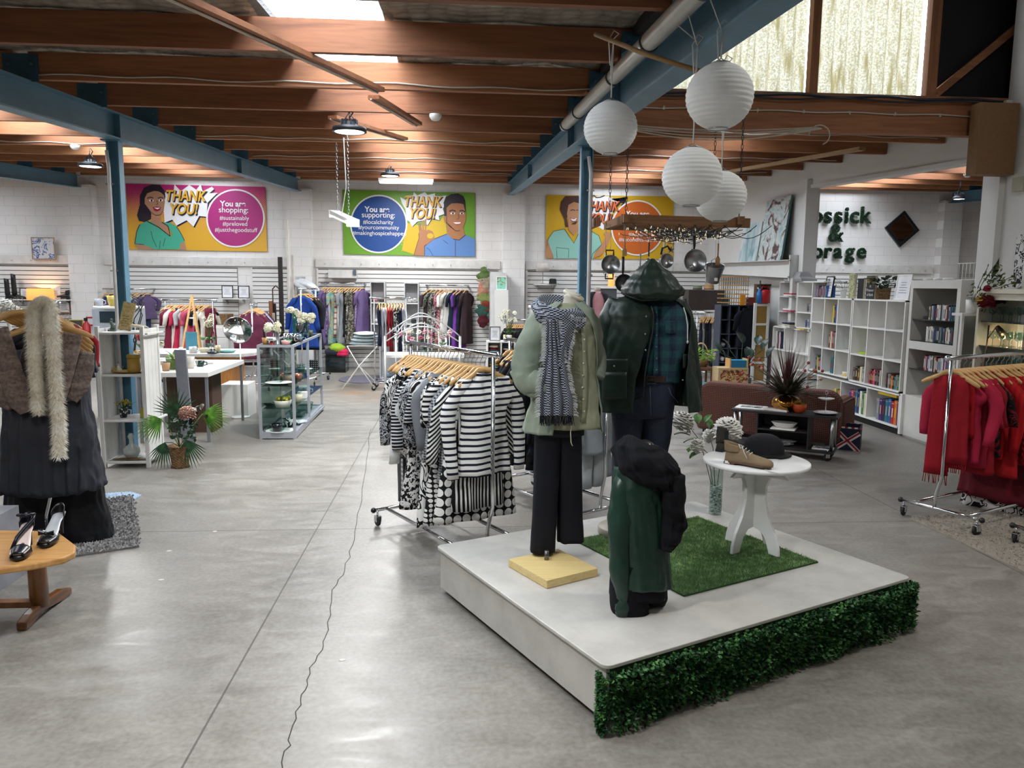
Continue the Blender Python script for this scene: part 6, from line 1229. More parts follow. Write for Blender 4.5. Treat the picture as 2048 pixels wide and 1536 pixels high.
for k in range(3): MB().bx((XS+.04,y+.02,z+.022*k),(XS+.24,y+.2,z+.022*k+.018)).build('book',mm(['#c9a24a','#d6c48a','#dcd8ca'][k],.5),label='%s book of the flat pile in the far bookcase bottom right cube'%['lowest yellow','middle straw coloured','topmost cream'][k],cat='book')
yl=yL0
books('in the near cell of the low bookcase',yl+.04,yl+.55,.105,.31,['grey','purple','navy','teal','blue','red','orange','purple'],'large books in the low bookcase near cell',dep=.26)
books('in the second cell of the low bookcase',yl+.74,yl+1.22,.105,.32,['purple','pink','brown','blue','navy','white','green','cream','green'],'large books in the low bookcase second cell',dep=.26)
books('in the third cell of the low bookcase',yl+1.42,yl+1.62,.105,.24,['yellow','green','orange','teal'],'large books in the low bookcase third cell',dep=.26)
books('in the left cube of the low six-cube bookcase',yG-.15,yG+.05,.74,.27,['white','teal','red','white','navy'],'books in the low six-cube bookcase',dep=.1)
books('in the right cube of the low six-cube bookcase',yA+.05,yA+.12,.74,.27,['black','grey'],'dark books in the low six-cube bookcase',dep=.1)
MB().bx((XS+.02,yl+.1,.43),(XS+.25,yl+.5,.46)).build('board_game',mm('#d6b528',.5),label='flat yellow box lying across the large books',cat='box')
def frame(name,label,cat,px,py,w,h,X=None,Y=None,fm=BLK,pic=None,face='-x',tilt=.12,lines=0,title=None,fw=.015,z=None):
    p=at(px,py,X=X,Y=Y); zz=z if z is not None else p.z; t=E(name,label,cat,(p.x,p.y,zz),-PI/2 if face=='-x' else 0)
    T=Matrix.Rotation(-tilt,4,'X'); m=MB(); m.T=T
    m.bx((-w/2,-.008,0),(-w/2+fw,.008,h)); m.bx((w/2-fw,-.008,0),(w/2,.008,h)); m.bx((-w/2+fw,-.008,0),(w/2-fw,.008,fw)); m.bx((-w/2+fw,-.008,h-fw),(w/2-fw,.008,h)); m.build('frame',fm,t)
    m=MB(); m.T=T; m.bx((-w/2+fw,-.002,fw),(w/2-fw,.006,h-fw)); m.build('sheet',pic or mm('#e2e2e6',.5),t)
    if lines or title:
        m=MB(); m.T=T
        for k in range(lines): ww=w*.32*random.uniform(.5,1); m.bx((-ww,-.004,h*.68-k*h*.5/max(1,lines)),(ww,-.0025,h*.68-k*h*.5/max(1,lines)+h*.018))
        if lines: m.build('small_print',mm('#5b5f6e',.6),t)
        if title: o=text(title,h*.13,mm('#3a3d48',.6),t,(0,-.004,h*.82),(PI/2-0,0,0)); 
    return t
frame('framed_notice','black framed notice headed BOOKS leaning on the far bookcase top','picture frame',1655,592,.22,.30,X=XS+.06,lines=4,title='BOOKS',z=zt_+.001)
frame('framed_notice','white framed price list at the near end of the bookcase top','picture frame',1802,600,.3,.30,X=XS+.06,fm=SW,lines=5,z=zt_+.001)
def bookface(label,px,w,h,col,lines,tc,sz=.05,X=XS+.08):
    p=at(px,600,X=X); t=E('book',label,'book',(p.x,p.y,zt_+.001),-PI/2); m=MB(); m.bx((-w/2,0,0),(w/2,.035,h)); m.build('cover',col,t,bevel=.002); MB().bx((-w/2+.005,.004,-.0005),(w/2+.002,.031,h+.001)).build('pages',mm('#d8cfb5',.8),t)
    for i,(s_,zz) in enumerate(lines): text(s_,sz,tc,t,(0,-.001,h*zz),(PI/2,0,0),name='cover_lettering',ext=.001)
bookface('black hardback standing on the bookcase, gold and white lettering, A Prisoner of Birth',1739,.2,.29,mm('#14161c',.4),[('JEFFREY',.88),('ARCHER',.74)],mm('#a8915a',.4),.048)
t=bpy.data.objects['book' if 'book' not in bpy.data.objects else [o.name for o in bpy.data.objects if o.get('label','').startswith('black hardback standing')][0]]
for s_,zz in (('A',.55),('Prisoner',.38),('of Birth',.18)): text(s_,.048,mm('#c9c9c9',.4),t,(0,-.001,.29*zz),(PI/2,0,0),name='cover_lettering',ext=.001)
bookface('cream illustrated hardback standing on the bookcase beside the white plant pot',1701,.15,.33,fab('floral','#c9c0a0','#6f7a58',14,.6,p2=.38),[],BLK)
bookface('plain black hardback standing left of the Prisoner of Birth book',1719,.14,.26,mm('#0f1118',.5),[],BLK)
# leafy plants on the bookcase
def plant(name,label,loc,pot,n,L,mat,spread=1,h=.2,seed=1,cat='potted plant',up=.6,lw=.5):
    t=E(name,label,cat,loc); pot(t); R_=random.Random(seed); lm=leaf_mesh(L,L*lw,mat); m=MB(); z0=.1
    for k in range(n):
        a=k*2.4+R_.uniform(-.3,.3); r=spread*R_.uniform(.25,1)*h; z=z0+h*R_.uniform(.2,1)*up+.03; p=V((r*math.cos(a),r*math.sin(a),z)); m.tube([(0,0,z0-.02),p*.5+V((0,0,z*.35)),p],.002,4)
        inst(lm,'leaf',t,p,rot=(R_.uniform(-.6,.5),0,a-PI/2+R_.uniform(-.5,.5)),scale=R_.uniform(.7,1.2))
    m.build('stems',mat,t); return t
def pot(r0,r1,h,mat,soil=True): return lambda t: MB().lathe([(.001,0),(r0,0),(r1,h),(r1*1.04,h),(r1*.95,h-.01),(r1*.9,h-.02),(.001,h-.02)],n=24).build('pot',mat,t)
WOV=None; n=N('woven_basket'); o_=n.xyz(); w_=n.math('SINE',n.math('MULTIPLY',o_[2],260)); n.bump(n.math('MULTIPLY',w_,n.math('SINE',n.math('MULTIPLY',n.math('ADD',o_[0],o_[1]),200))),.8,.005); WOV=n.fin(n.ramp(n.noise(40,3),[(.3,'#5c4327'),(.7,'#93714a')]),.8)
p=at(1686,598,X=XS+.12); plant('potted_plant','small sparse green plant in a white pot on the bookcase',(p.x,p.y,zt_+.001),pot(.03,.045,.12,SW),12,.07,DKL,1.2,.22,3,lw=.35)
p=at(1765,600,X=XS+.14); plant('potted_plant','glossy dark leaved plant in a woven pot on the bookcase',(p.x,p.y,zt_+.001),pot(.08,.09,.14,WOV),34,.1,leafmat('#0e1c16','#1a3026','#38503f',.25),.8,.2,5,lw=.8)
# grey machine cover on the far towers
p=at(1600,560,X=XS+.1); m=MB(); m.loft([[(p.x+sx*hx,p.y+sy_*hy,z) for sx,sy_ in((-1,-1),(1,-1),(1,1),(-1,1))] for hx,hy,z in((.12,.32,1.801),(.12,.30,1.84),(.10,.2,1.87),(.07,.16,1.93),(.05,.1,1.95))],sm=False); m.build('scale_machine',mm('#8a888c',.5),label='grey plastic desk machine on top of the far bookshelf towers',cat='machine')
# tall glass shelved case
y0g,_=sy(1920,563); y1g,_=sy(1816,563); y1g-=.03
t=E('display_case','tall white case with glass shelves full of films, right of the bookcases','cabinet',(XS+.02,(y0g+y1g)/2,0)); L=y1g-y0g; zt4=1.80; D_=.55
for nm,a,b in (('top',(0,-L/2,zt4-.09),(D_,L/2,zt4)),('left_side',(0,L/2-.05,.03),(D_,L/2,zt4-.09)),('right_side',(0,-L/2,.03),(D_,-L/2+.06,zt4-.09)),('back_panel',(D_-.02,-L/2+.06,.03),(D_,L/2-.05,zt4-.09)),('mid_rail',(0,-L/2+.06,1.03),(D_-.02,L/2-.05,1.12)),('bottom',(0,-L/2+.06,.03),(D_-.02,L/2-.05,.5)),('plinth',(.02,-L/2+.02,0),(D_-.02,L/2-.02,.03))):
    MB().bx(a,b).build(nm,mm('#cfccc6',.45,0,.04,3),t)
MB().bx((-.03,L/2-.04,.03),(D_,L/2+.0,.5)).build('side_ledge',SW,t)
def gsh(z): MB().bx((.015,-L/2+.062,z),(D_-.03,L/2-.052,z+.008)).build('glass_shelf',mm('#20302e',.05,0,.1,3),t)
gsh(1.36); gsh(1.121); gsh(.80)
for z,where,g in ((1.369,'on the upper glass shelf','films on the upper glass shelf'),(1.13,'on the lower glass shelf','films on the lower glass shelf'),(.809,'on the bottom glass shelf','films on the bottom glass shelf')):
    books(where,y0g+.08,y0g+.08+(L*.62),z,.17,pick(24,DV),g,X=XS+.08,kind='dvd_case',dep=.13,inset=.0)
for k in range(3): p=at(1856+k*20,562,X=XS+.2); MB().lathe([(.001,.0),(.05,0),(.055,.02),(.03,.025),(.001,.02)],(p.x,p.y,1.801),16).build('white_dish',WHT,label='white dish upside down on the film case, %s from the left'%od(k),cat='dish')
p=at(1945,556,X=XS+.3); m=MB()
for k in range(9): m.tube([(p.x,p.y-.25+k*.06,1.801),(p.x,p.y-.25+k*.06,1.98)],.003,5)
for z in(1.805,1.98): m.tube([(p.x,p.y-.26,z),(p.x,p.y+.25,z)],.004,5)
m.build('wire_rack',WHT,label='white wire rack on the back of the film case top',cat='rack')
# ---------------- sofa, low trolley and red grass arrangement ----------------
n=N('brown_waffle_upholstery'); o_=n.xyz(); a_=n.math('ABSOLUTE',n.math('SINE',n.math('MULTIPLY',o_[0],160))); b_=n.math('ABSOLUTE',n.math('SINE',n.math('MULTIPLY',o_[2],160))); h_=n.math('MULTIPLY',a_,b_)
n.bump(h_,.7,.006); SOF=n.fin(n.ramp(h_,[(0,'#2e1b18'),(.6,'#6b4236')]),.95)
sa=at(1395,868,Z=0); sb=at(1655,900,Z=0); az=math.atan2(sb.y-sa.y,sb.x-sa.x); L=(sb-sa).length+.12
t=E('sofa','brown waffle upholstered sofa seen from behind, beyond the dark trolley','sofa',(sa.x-.03,sa.y,0),az)
hb=at(1420,762,Y=sa.y).z
def rounded(x0,x1,z0,z1,r,n=8): return [(x1-r+r*math.sin(PI/2*k/n),z1-r+r*math.cos(PI/2*k/n)) for k in range(n,-1,-1)]+[(x0+r-r*math.sin(PI/2*k/n),z1-r+r*math.cos(PI/2*k/n)) for k in range(n+1)]
m=MB(); m.prism([(x,z) for x,z in rounded(0,L,.04,hb,.16)]+[(0,.06),(L,.06)],(0,.12,0),(1,0,0),(0,0,1),(0,1,0),.2); m.build('backrest',SOF,t,bevel=.04)
MB().bx((.06,.22,.1),(L-.06,.85,.4)).build('seat',SOF,t,bevel=.05)
for x in(0,L-.18): MB().bx((x,.2,.06),(x+.18,.86,.5)).build('armrest',SOF,t,bevel=.06)
for x in(.1,L-.1):
    for y in(.08,.78): MB().bx((x-.03,y-.03,0),(x+.03,y+.03,.07)).build('leg',BLK,t)
q=at(1420,752,Y=sa.y+.5); m=MB(); m.prism([(-.15,-.1),(.16,-.12),(.14,.14),(-.13,.16)],(q.x,q.y,.47),(1,0,0),(0,.9,.2),(0,0,1),.08); thing(m,'cushion',mm('#2a6a72',.8),'teal cushion on the brown sofa','cushion',bevel=.03)
DW=mm('#241f22',.5,0,.15,6)
wl=at(1472,893,Z=.06); ta=at(1462,822,Z=.43); tb_=at(1676,840,Z=.43); az=math.atan2(tb_.y-ta.y,tb_.x-ta.x); L=(tb_-ta).length
t=E('tv_trolley','dark low wheeled trolley with shelves of serving plates in front of the sofa','trolley',(ta.x,ta.y,0),az); TD=.34
for nm,a,b in (('top_board',(0,0,.43),(L,TD,.455)),('bottom_board',(.0,.0,.08),(L-.02,TD,.105)),('middle_shelf',(.26*L,.02,.26),(.73*L,TD-.02,.275)),('divider',(.25*L,.02,.105),(.265*L,TD-.02,.43)),('divider',(.73*L,.02,.105),(.745*L,TD-.02,.43)),('back_board',(.25*L,TD-.03,.105),(.745*L,TD-.015,.43))): MB().bx(a,b).build(nm,DW,t,bevel=.002)
for x in(.04,L-.05):
    for y in(.04,TD-.04): MB().tube([(x,y,.105),(x,y,.43)],.018,12).build('corner_tube',STEEL,t)
for x in(.06,L-.08):
    for y in(.05,TD-.05): c=inst(WHEEL['f'],'caster',t,(x,y,.04),rz=.4); inst(WHEEL['w'],'wheel',c)
def tp(u,v,z): return V((ta.x,ta.y,0))+V((math.cos(az),math.sin(az),0))*u*L+V((-math.sin(az),math.cos(az),0))*v+V((0,0,z))
def plate(label,loc,r,h=.015,mat=WHT,rim=None,sq=False,rz=0,name='plate',sx=1,sy=1,cat='plate',group=None):
    t=E(name,label,cat,loc,rz,group)
    if sq: m=MB(); m.prism([(-r,-r*sy),(r,-r*sy),(r,r*sy),(-r,r*sy)],(0,0,.006),(1,0,0),(0,1,0),(0,0,1),.012); m.build('plate_body',mat,t,bevel=.004)
    else: MB().lathe([(.001,.0),(r*.55,.0),(r*.65,.003),(r*.97,h),(r,h+.003),(r*.95,h+.002),(r*.6,.007),(.001,.006)],n=32,sx=sx,sy=sy).build('plate_body',mat,t)
    if rim:
        if sq: MB().bx((-r*.7,-r*sy*.6,.0125),(r*.7,r*sy*.6,.0132)).build('printed_pattern',rim,t)
        else: MB().lathe([(r*.86,h*.9+.004),(r*.97,h+.0045),(r*.97,h+.005),(r*.86,h*.9+.0045)],n=32,sx=sx,sy=sy).build('printed_rim',rim,t)
    return t
ZT=.456
p=tp(.17,.16,ZT); plate('square white platter with black tree drawing at the left of the trolley top',p,.15,mat=WHT,rim=fab('zebra','#d8d8d6','#1e2420',9,.3,p2=.35),sq=True,rz=az,sy=.75)
p=tp(.42,.1,ZT); MB().box((p.x,p.y,ZT+.009),(.25,.1,.018),az-.15).build('marble_board',mm('#d9d7d4',.25,0,.12,9),label='long white marble board on the trolley top between platter and bowl',cat='board',bevel=.003)
p=tp(.63,.12,ZT); t=E('bowl','orange bowl with lime inside on the trolley top','bowl',p); MB().lathe([(.001,0),(.04,0),(.045,.006),(.066,.035),(.074,.085),(.072,.087)],n=32,cap=False).build('bowl_body',mm('#c24a22',.25),t); MB().lathe([(.072,.087),(.069,.083),(.062,.04),(.04,.012),(.001,.008)],n=32,cap=False).build('bowl_inside',mm('#9fb52e',.3),t)
p=tp(.87,.15,ZT); t=E('cake_stand','two tier floral cake stand with a wire loop on the trolley right end','cake stand',p)
for z,r in((.0,.115),(.14,.08)): MB().lathe([(.001,z+.004),(r*.6,z+.004),(r*.97,z+.018),(r,z+.02),(r*.96,z+.021),(r*.6,z+.01),(.001,z+.01)],n=32).build('tier',mm('#d9d9d4',.2,0,.15,40),t)
m=MB(); m.tube([(0,0,.005),(0,0,.2)],.004,8); m.tube([(.014*math.cos(a),0,.215+.018*math.sin(a)) for a in [k*PI/8 for k in range(17)]],.003,6); m.build('wire_handle',CHROME,t)
for l,u,v,z,r,sx_,sy_,h in (('square white dish under the oval bowl on the trolley middle shelf',.5,.13,.276,.12,1,1,0),('shallow white oval bowl on the trolley middle shelf',.5,.12,.29,.11,1.2,.8,.05),('patterned oval plate on the trolley bottom shelf',.45,.12,.106,.12,1.3,.8,.015),('second white platter behind it on the trolley bottom shelf',.5,.22,.106,.1,1.2,.6,.03),('floral rectangular plate at the trolley bottom right',.87,.12,.106,.1,1,.7,0)):
    plate(l,tp(u,v,z),r,h or .015,rim=(fab('spot','#d8d8d4','#30304a',50,.3,p2=.45) if 'patterned' in l or 'floral' in l else None),sq=(h==0),rz=az,sx=sx_,sy=sy_,group='serving dishes on the trolley')
# gold vase arrangement on the trolley
p=tp(.5,.17,ZT); t=E('floral_arrangement','dried dark red grass and tulips in a crumpled gold vase on the trolley','flower arrangement',p)
m=MB(); rings=[]
for i in range(15):
    v=i/14; r=.02+.115*math.sin(PI*(.12+.8*v))**.8; rings.append([(r*math.cos(a)*(1+.16*math.sin(3*a+v*3)+.06*math.sin(7*a+9*v)),r*math.sin(a)*(1+.16*math.sin(3*a+v*3)),.175*v+.015*math.sin(3*a)*v) for a in [2*PI*k/40 for k in range(40)]])
m.loft(rings); m.build('gold_vase',mm('#a8752c',.18,1,.2,6),t)
R_=random.Random(12); m=MB()
def blade(m,a,tilt,L,w,droop=.2,z0=.16):
    d=V((math.cos(a)*math.sin(tilt),math.sin(a)*math.sin(tilt),math.cos(tilt))); s=d.cross(V((0,0,1))).normalized()*w; pts=[V((0,0,z0))+d*L*u-V((0,0,1))*droop*L*u*u for u in(0,.33,.66,1)]
    m.add([pts[0]-s,pts[0]+s,pts[1]-s*.9,pts[1]+s*.9,pts[2]-s*.6,pts[2]+s*.6,pts[3]],[(0,1,3,2),(2,3,5,4),(4,5,6)],True)
for k in range(150): a=R_.uniform(0,2*PI); blade(m,a,abs(R_.gauss(.0,.5)),R_.uniform(.38,.7),R_.uniform(.0025,.006),R_.uniform(0,.25))
m.build('red_grass',mm('#4b2523',.6,0,.3,10),t,kind='stuff')
m=MB()
for k in range(170): a=R_.uniform(0,2*PI); blade(m,a,R_.uniform(.65,1.45),R_.uniform(.25,.52),R_.uniform(.010,.024),R_.uniform(.0,.3))
m.build('olive_leaves',mm('#45402e',.7,0,.35,9),t,kind='stuff')
m=MB()
for k in range(22):
    a=R_.uniform(0,2*PI); ti=R_.uniform(.7,1.35); l=R_.uniform(.35,.58); d=V((math.cos(a)*math.sin(ti),math.sin(a)*math.sin(ti)*.6,math.cos(ti))); e=V((0,0,.15))+d*l
    m.tube([(0,0,.15),V((0,0,.15))+d*l*.5+V((0,0,.03)),e],.0025,5); MB().ball(tuple(e),(.018,.014,.016),8,6).build('tulip_bud',mm(['#8c3a34','#a04a40','#b5866a'][k%3],.6),t)
m.build('stems',mm('#4a3a2a',.7),t)
# union jack box
ba=at(1668,898,Z=0); bb=at(1719,903,Z=0); az2=math.atan2(bb.y-ba.y,bb.x-ba.x); w=(bb-ba).length
t=E('storage_box','navy fabric storage box with red and white crossed flag print right of the trolley','box',(ba.x,ba.y,0),az2); hB=at(1668,852,Y=ba.y).z
NAV=mm('#141c3c',.6); RDM=mm('#a52030',.6)
m=MB(); m.bx((0,0,0),(w,.012,hB)); m.bx((0,.26,0),(w,.272,hB)); m.bx((0,.012,0),(.012,.26,hB)); m.bx((w-.012,.012,0),(w,.26,hB)); m.bx((.012,.012,0),(w-.012,.26,.012)); m.build('box_body',NAV,t)
m=MB(); 
for a,b in(((0,0),(w,hB*.8)),((0,hB*.8),(w,0))): m.m=0; m.beam((a[0]+.01,-.002,a[1]+.01),(b[0]-.01,-.002,b[1]-.01),.004,.045); m.m=1; m.beam((a[0]+.01,-.004,a[1]+.018),(b[0]-.01,-.004,b[1]-.002),.004,.02)
m.m=0; m.bx((-.002,-.004,hB-.015),(w+.002,.0,hB)); m.build('flag_print',[WHT,RDM],t)
m=MB()
for k in range(8): m.m=k%2; m.bx((w*k/8,-.006,hB-.014),(w*(k+1)/8,-.003,hB+.002)); m.bx((w*k/8,.265,hB-.014),(w*(k+1)/8,.275,hB+.002))
m.build('striped_trim',[WHT,RDM],t)
# ---------------- centre left glass cabinet ----------------
fa=at(523,878,Z=0); fb=at(590,878,Z=0); far=at(646,812,Z=0); gx0,gx1,gy0,gy1=fa.x,fb.x,8.48,far.y-.35; gz=at(530,690,Y=8.48).z; GRY=mm('#a9adb5',.35,.3,.05,4); GL=glass('#d5e2de')
t=E('glass_display_cabinet','grey framed glass cabinet of crockery standing on the aisle, flowers on top','cabinet',(gx0,gy0,0)); w=gx1-gx0; L=gy1-gy0; sh_=.12   # slight skew of the far end
def gxy(x,y): return (x+(-.04)*y/L,y)
for y in(0,L*.48,L):
    for x in(0,w):
        if y==L*.48 and x==0: continue
        a=gxy(x,y); MB().beam((a[0],a[1],0),(a[0],a[1],gz),.028,.028,up=(0,1,0)).build('post',GRY,t)
for z,hh in((.045,.07),(gz-.012,.026)):
    for p,q in(((0,0),(w,0)),((w,0),(w,L)),((w,L),(0,L)),((0,L),(0,0))): a,b=gxy(*p),gxy(*q); MB().beam((a[0],a[1],z),(b[0],b[1],z),.026,hh).build('rail',GRY,t)
MB().bx((.0,.0,.04),(w,L,.06)).build('base_board',mm('#8f939a',.4),t)
for z in(.33,.58,gz-.008): MB().bx((.02,.02,z),(w-.02,L-.02,z+.006)).build('glass_shelf',glass('#b9cfc9'),t)
for a,b in(((.2,.1,.06),(.204,.3,gz-.02)),((.004,.02,.06),(.006,L-.02,gz-.02))): MB().bx(a,b).build('glass_pane',glass('#c5d6d2'),t)
def gp(u,v,z): a=gxy(w*u,L*v); return V((gx0+a[0],gy0+a[1],z))
def cup(label,loc,r,h,mat,r0=None,name='cup',cat='cup',handle=False,rz=0,inner=None,group=None,n=24):
    t=E(name,label,cat,loc,rz,group); r0=r0 or r*.75; MB().lathe([(.001,0),(r0,0),(lerp(r0,r,.55),h*.45),(r,h),(r*.93,h),(r*.88,h*.5),(r0*.8,h*.1),(.001,h*.08)],n=n).build(name+'_body',mat,t)
    if handle: MB().tube([(r*.9,0,h*.8),(r*1.5,0,h*.75),(r*1.55,0,h*.35),(r*.85,0,h*.2)],r*.12,6).build('handle',mat,t)
    return t
zs={0:.0605,1:.3365,2:.5865,3:gz-.0015}
its=[('wide white platter with bowl on the cabinet base',.5,.06,0,'plate',.16,.015,WHT),('black tea bowl standing on the white platter in the cabinet base',.42,.05,0,'cup',.06,.075,mm('#15161c',.2)),('stack of grey plates in the cabinet base',.75,.3,0,'plate',.13,.03,mm('#c7c9cc',.3)),('white square saucer pile on the cabinet base',.3,.2,0,'plate',.09,.03,WHT),('cow patterned teapot on the cabinet base',.62,.2,0,'cup',.06,.1,fab('spot','#dedede','#17181c',18,.3,p2=.5)),('glass trifle bowl on the cabinet base, far end',.6,.72,0,'cup',.12,.13,GL),('glass cake dome dish on the cabinet base',.55,.55,0,'cup',.11,.08,GL),
 ('cream bowl with yellow fruit on the lower glass shelf',.58,.08,1,'cup',.1,.075,mm('#c9c6bb',.4)),('black small dish at the lower shelf left edge',.12,.12,1,'plate',.06,.02,BLK),('cream cylinder jar on the lower glass shelf',.85,.28,1,'cup',.05,.08,mm('#c9c0a8',.5)),('white carton on the lower glass shelf',.85,.42,1,'box',.09,.075,WHT),('white soup bowl on the lower glass shelf far end',.6,.75,1,'cup',.07,.06,WHT),('blue grey mug pair on the lower glass shelf',.8,.62,1,'cup',.05,.07,mm('#8d9aa8',.3)),
 ('long black and white tray on the upper glass shelf',.5,.06,2,'plate',.15,.025,mm('#1c1d20',.3)),('beige bowl on the upper glass shelf',.55,.22,2,'cup',.07,.07,mm('#8f7f6a',.5)),('copper coloured pot on the upper glass shelf',.85,.3,2,'cup',.045,.07,mm('#b0705a',.25,.7)),('tall clear glass on the upper glass shelf',.75,.5,2,'cup',.05,.14,GL),('pale green soup plate on the upper glass shelf far end',.6,.8,2,'plate',.1,.02,mm('#c2d2cb',.3)),('patterned black and white card on the upper shelf far end',.8,.92,2,'box',.1,.11,fab('dots','#dddddd','#16161a',40,.4,p2=.8)),
 ('amber wooden cup at the cabinet top left front',.18,.03,3,'cup',.037,.075,mm('#a87c46',.4)),('pink lidded dish at the cabinet top front',.78,.03,3,'cup',.052,.045,mm('#c98d8d',.35)),('emerald green glass dish on the cabinet top',.72,.14,3,'cup',.05,.04,mm('#1f7a4a',.1)),('silver goblet pair on the cabinet top',.62,.2,3,'cup',.035,.1,CHROME),('chrome teapot on the cabinet top',.78,.28,3,'cup',.05,.09,CHROME),('dark tray with amber glass on the cabinet top',.85,.24,3,'plate',.09,.012,mm('#2a1c14',.2)),('tall crystal vase on the cabinet top',.8,.6,3,'cup',.065,.2,GL),('blue glass votive on the cabinet top',.75,.45,3,'cup',.035,.06,mm('#7fa3c9',.1)),('olive round bud vase at the far end of the cabinet top',.85,.78,3,'cup',.03,.07,mm('#5a5a3c',.3)),('grey tealight lantern on the cabinet top',.6,.3,3,'cup',.04,.09,mm('#8a8f92',.2,.4))]
for l,u,v,s,k,r,h,mat in its:
    p=gp(u,v,zs[s]+(.019 if l.startswith('black tea bowl') else 0)); r=min(r,.17)
    if k=='plate': plate(l,p,r,h,mat=mat,rim=WHT if 'tray on the upper' in l else None,group='crockery in the glass cabinet' if s<3 else 'ornaments on the glass cabinet')
    elif k=='cup': cup(l,p,r,h,mat,name='bowl' if 'bowl' in l or 'dish' in l else 'jug' if 'teapot' in l else 'vase' if 'vase' in l else 'cup',cat='ornament' if s==3 else 'crockery',handle='teapot' in l or 'mug' in l,group='crockery in the glass cabinet' if s<3 else 'ornaments on the glass cabinet')
    else: MB().box((p.x,p.y,p.z+h/2),(r*1.2,.03 if 'card' in l else r,h)).build('carton',mat,label=l,cat='box',group='crockery in the glass cabinet')
p=gp(.58,.08,zs[1]+.06); m=MB(); Rq=random.Random(3)
for k in range(26): m.ball((p.x+Rq.uniform(-.07,.07),p.y+Rq.uniform(-.06,.06),p.z+.02+Rq.uniform(0,.02)),.018,8,5)
thing(m,'yellow_petals',mm('#b9b03a',.6,0,.3,30),'yellow dried petals heaped in the cream bowl','potpourri',kind='stuff')
p=gp(.36,.03,zs[3]); t=E('candle_holder','white lettered bowl on a red glass foot at the cabinet top front','candle holder',p); MB().lathe([(.035,0),(.03,.012),(.014,.03),(.02,.045)],n=20).build('foot',mm('#8c2018',.08),t); MB().lathe([(.001,.045),(.048,.045),(.052,.05),(.052,.085),(.046,.085),(.044,.055),(.001,.052)],n=24).build('bowl',WHT,t)
text('relax',.032,mm('#5b5b5e',.5),t,(0,-.053,.067),(PI/2,0,0))
CW=mm('#e6e2c9',.6,0,.08,20)
def vroses(label,p,vp,zt_,n,sc,seed,vm,dx=0):
    R_=random.Random(seed); bl=[(RO,(dx+R_.uniform(-1,1)*.035*n**.5,R_.uniform(-1,1)*.03*n**.5,zt_+.03+R_.uniform(-.03,.045)),sc,CW) for _ in range(n)]
    return bouquet('flower_vase',label,p,vm,bl,[(R_.uniform(-.09,.09),R_.uniform(-.05,.05),zt_+R_.uniform(-.02,.03),R_.uniform(0,6),R_.uniform(-.6,.6),.5) for _ in range(6)],z0=zt_-.02)
vroses('cream roses in a ribbed silver vase at the cabinet top front',gp(.5,.05,zs[3]),0,.15,6,.85,1,solidvase([(.034,0),(.022,.01),(.022,.12),(.032,.15),(.028,.15)],mm('#9aa0a6',.25,.6)),-.03)
vroses('cream roses over a clear footed glass vase at the cabinet top far half',gp(.82,.52,zs[3]),0,.24,7,.95,2,glassvase([(.05,.001),(.012,.02),(.012,.06),(.055,.1),(.07,.17),(.055,.23)]))
vroses('white roses in a tall slender green glass vase behind the silver one',gp(.72,.35,zs[3]),0,.34,3,.8,3,solidvase([(.03,0),(.014,.02),(.014,.2),(.022,.34),(.018,.34)],mm('#0e4a35',.1)))
p=gp(.8,.4,zs[3]); t=E('wine_glass','smoky dark balloon glass on the cabinet top','glass',p); MB().lathe([(.04,0),(.006,.006),(.005,.09),(.03,.1),(.055,.14),(.055,.17),(.04,.2)],n=28,cap=False).build('bowl',mm('#3a3a3c',.05),t)
# ---------------- white open shelf unit by the left post ----------------
a=at(208,936,Z=0); b=at(297,937,Z=0); cc=at(322,905,Z=0); x0,x1,y0=a.x,b.x,a.y; ztop=at(290,663,Y=y0).z; OW=mm('#d2d1ce',.6,0,.08,5)
t=E('open_shelf_unit','white tongue-and-groove open shelf unit with bric-a-brac in front of the left blue post','shelf unit',(x0,y0,0)); w=x1-x0; D_=.34
def panel(xa,nm): 
    m=MB()
    for k in range(4): m.bx((xa,.0+k*D_/4+.001,.06),(xa+.018,(k+1)*D_/4-.001,ztop+.02))
    m.build(nm,OW,t,bevel=.002)
    for y in(0,D_): MB().bx((xa-.008,y-.018,0),(xa+.026,y+.018,ztop+.045)).build('leg_post',OW,t,bevel=.003)
panel(0,'left_side'); panel(w-.018,'right_side')
SHZ=[.06,at(250,838,Y=y0+.05).z,at(250,748,Y=y0+.05).z,at(250,664,Y=y0+.05).z]
for z in SHZ: MB().bx((.02,-.01,z-.02),(w-.02,D_+.01,z)).build('shelf',OW,t,bevel=.003)
for z in(SHZ[1],SHZ[3]): MB().bx((w+.028,-.03,z-.02),(w+.05,D_+.02,z-.005)).build('side_cleat',OW,t)
def sp(u,v,z): return V((x0+w*u,y0+D_*v,z+.0005))
YE=mm('#b08f3a',.4,0,.1,10)
plate('oval mustard tray on the middle shelf of the white unit',sp(.5,.45,SHZ[2]),.15,.014,mat=YE,sx=1.05,sy=.75,name='tray',cat='tray')
t=E('canister','mustard yellow lidded canister on the tray','canister',sp(.62,.45,SHZ[2]+.011)); MB().lathe([(.001,0),(.055,0),(.057,.01),(.057,.13),(.001,.13)],n=32).build('body',YE,t); MB().lathe([(.001,.13),(.06,.13),(.06,.155),(.05,.16),(.001,.16)],n=32).build('lid',YE,t)
t=E('rabbit_figurine','small white rabbit figurine on the mustard tray','figurine',sp(.34,.35,SHZ[2]+.011)); m=MB(); m.ball((0,0,.02),(.022,.016,.018)); m.ball((-.012,0,.045),(.014,.012,.013)); m.tube([(-.014,-.005,.055),(-.018,-.006,.075)],.004,6); m.tube([(-.01,.005,.055),(-.008,.006,.075)],.004,6); m.build('body',WHT,t)
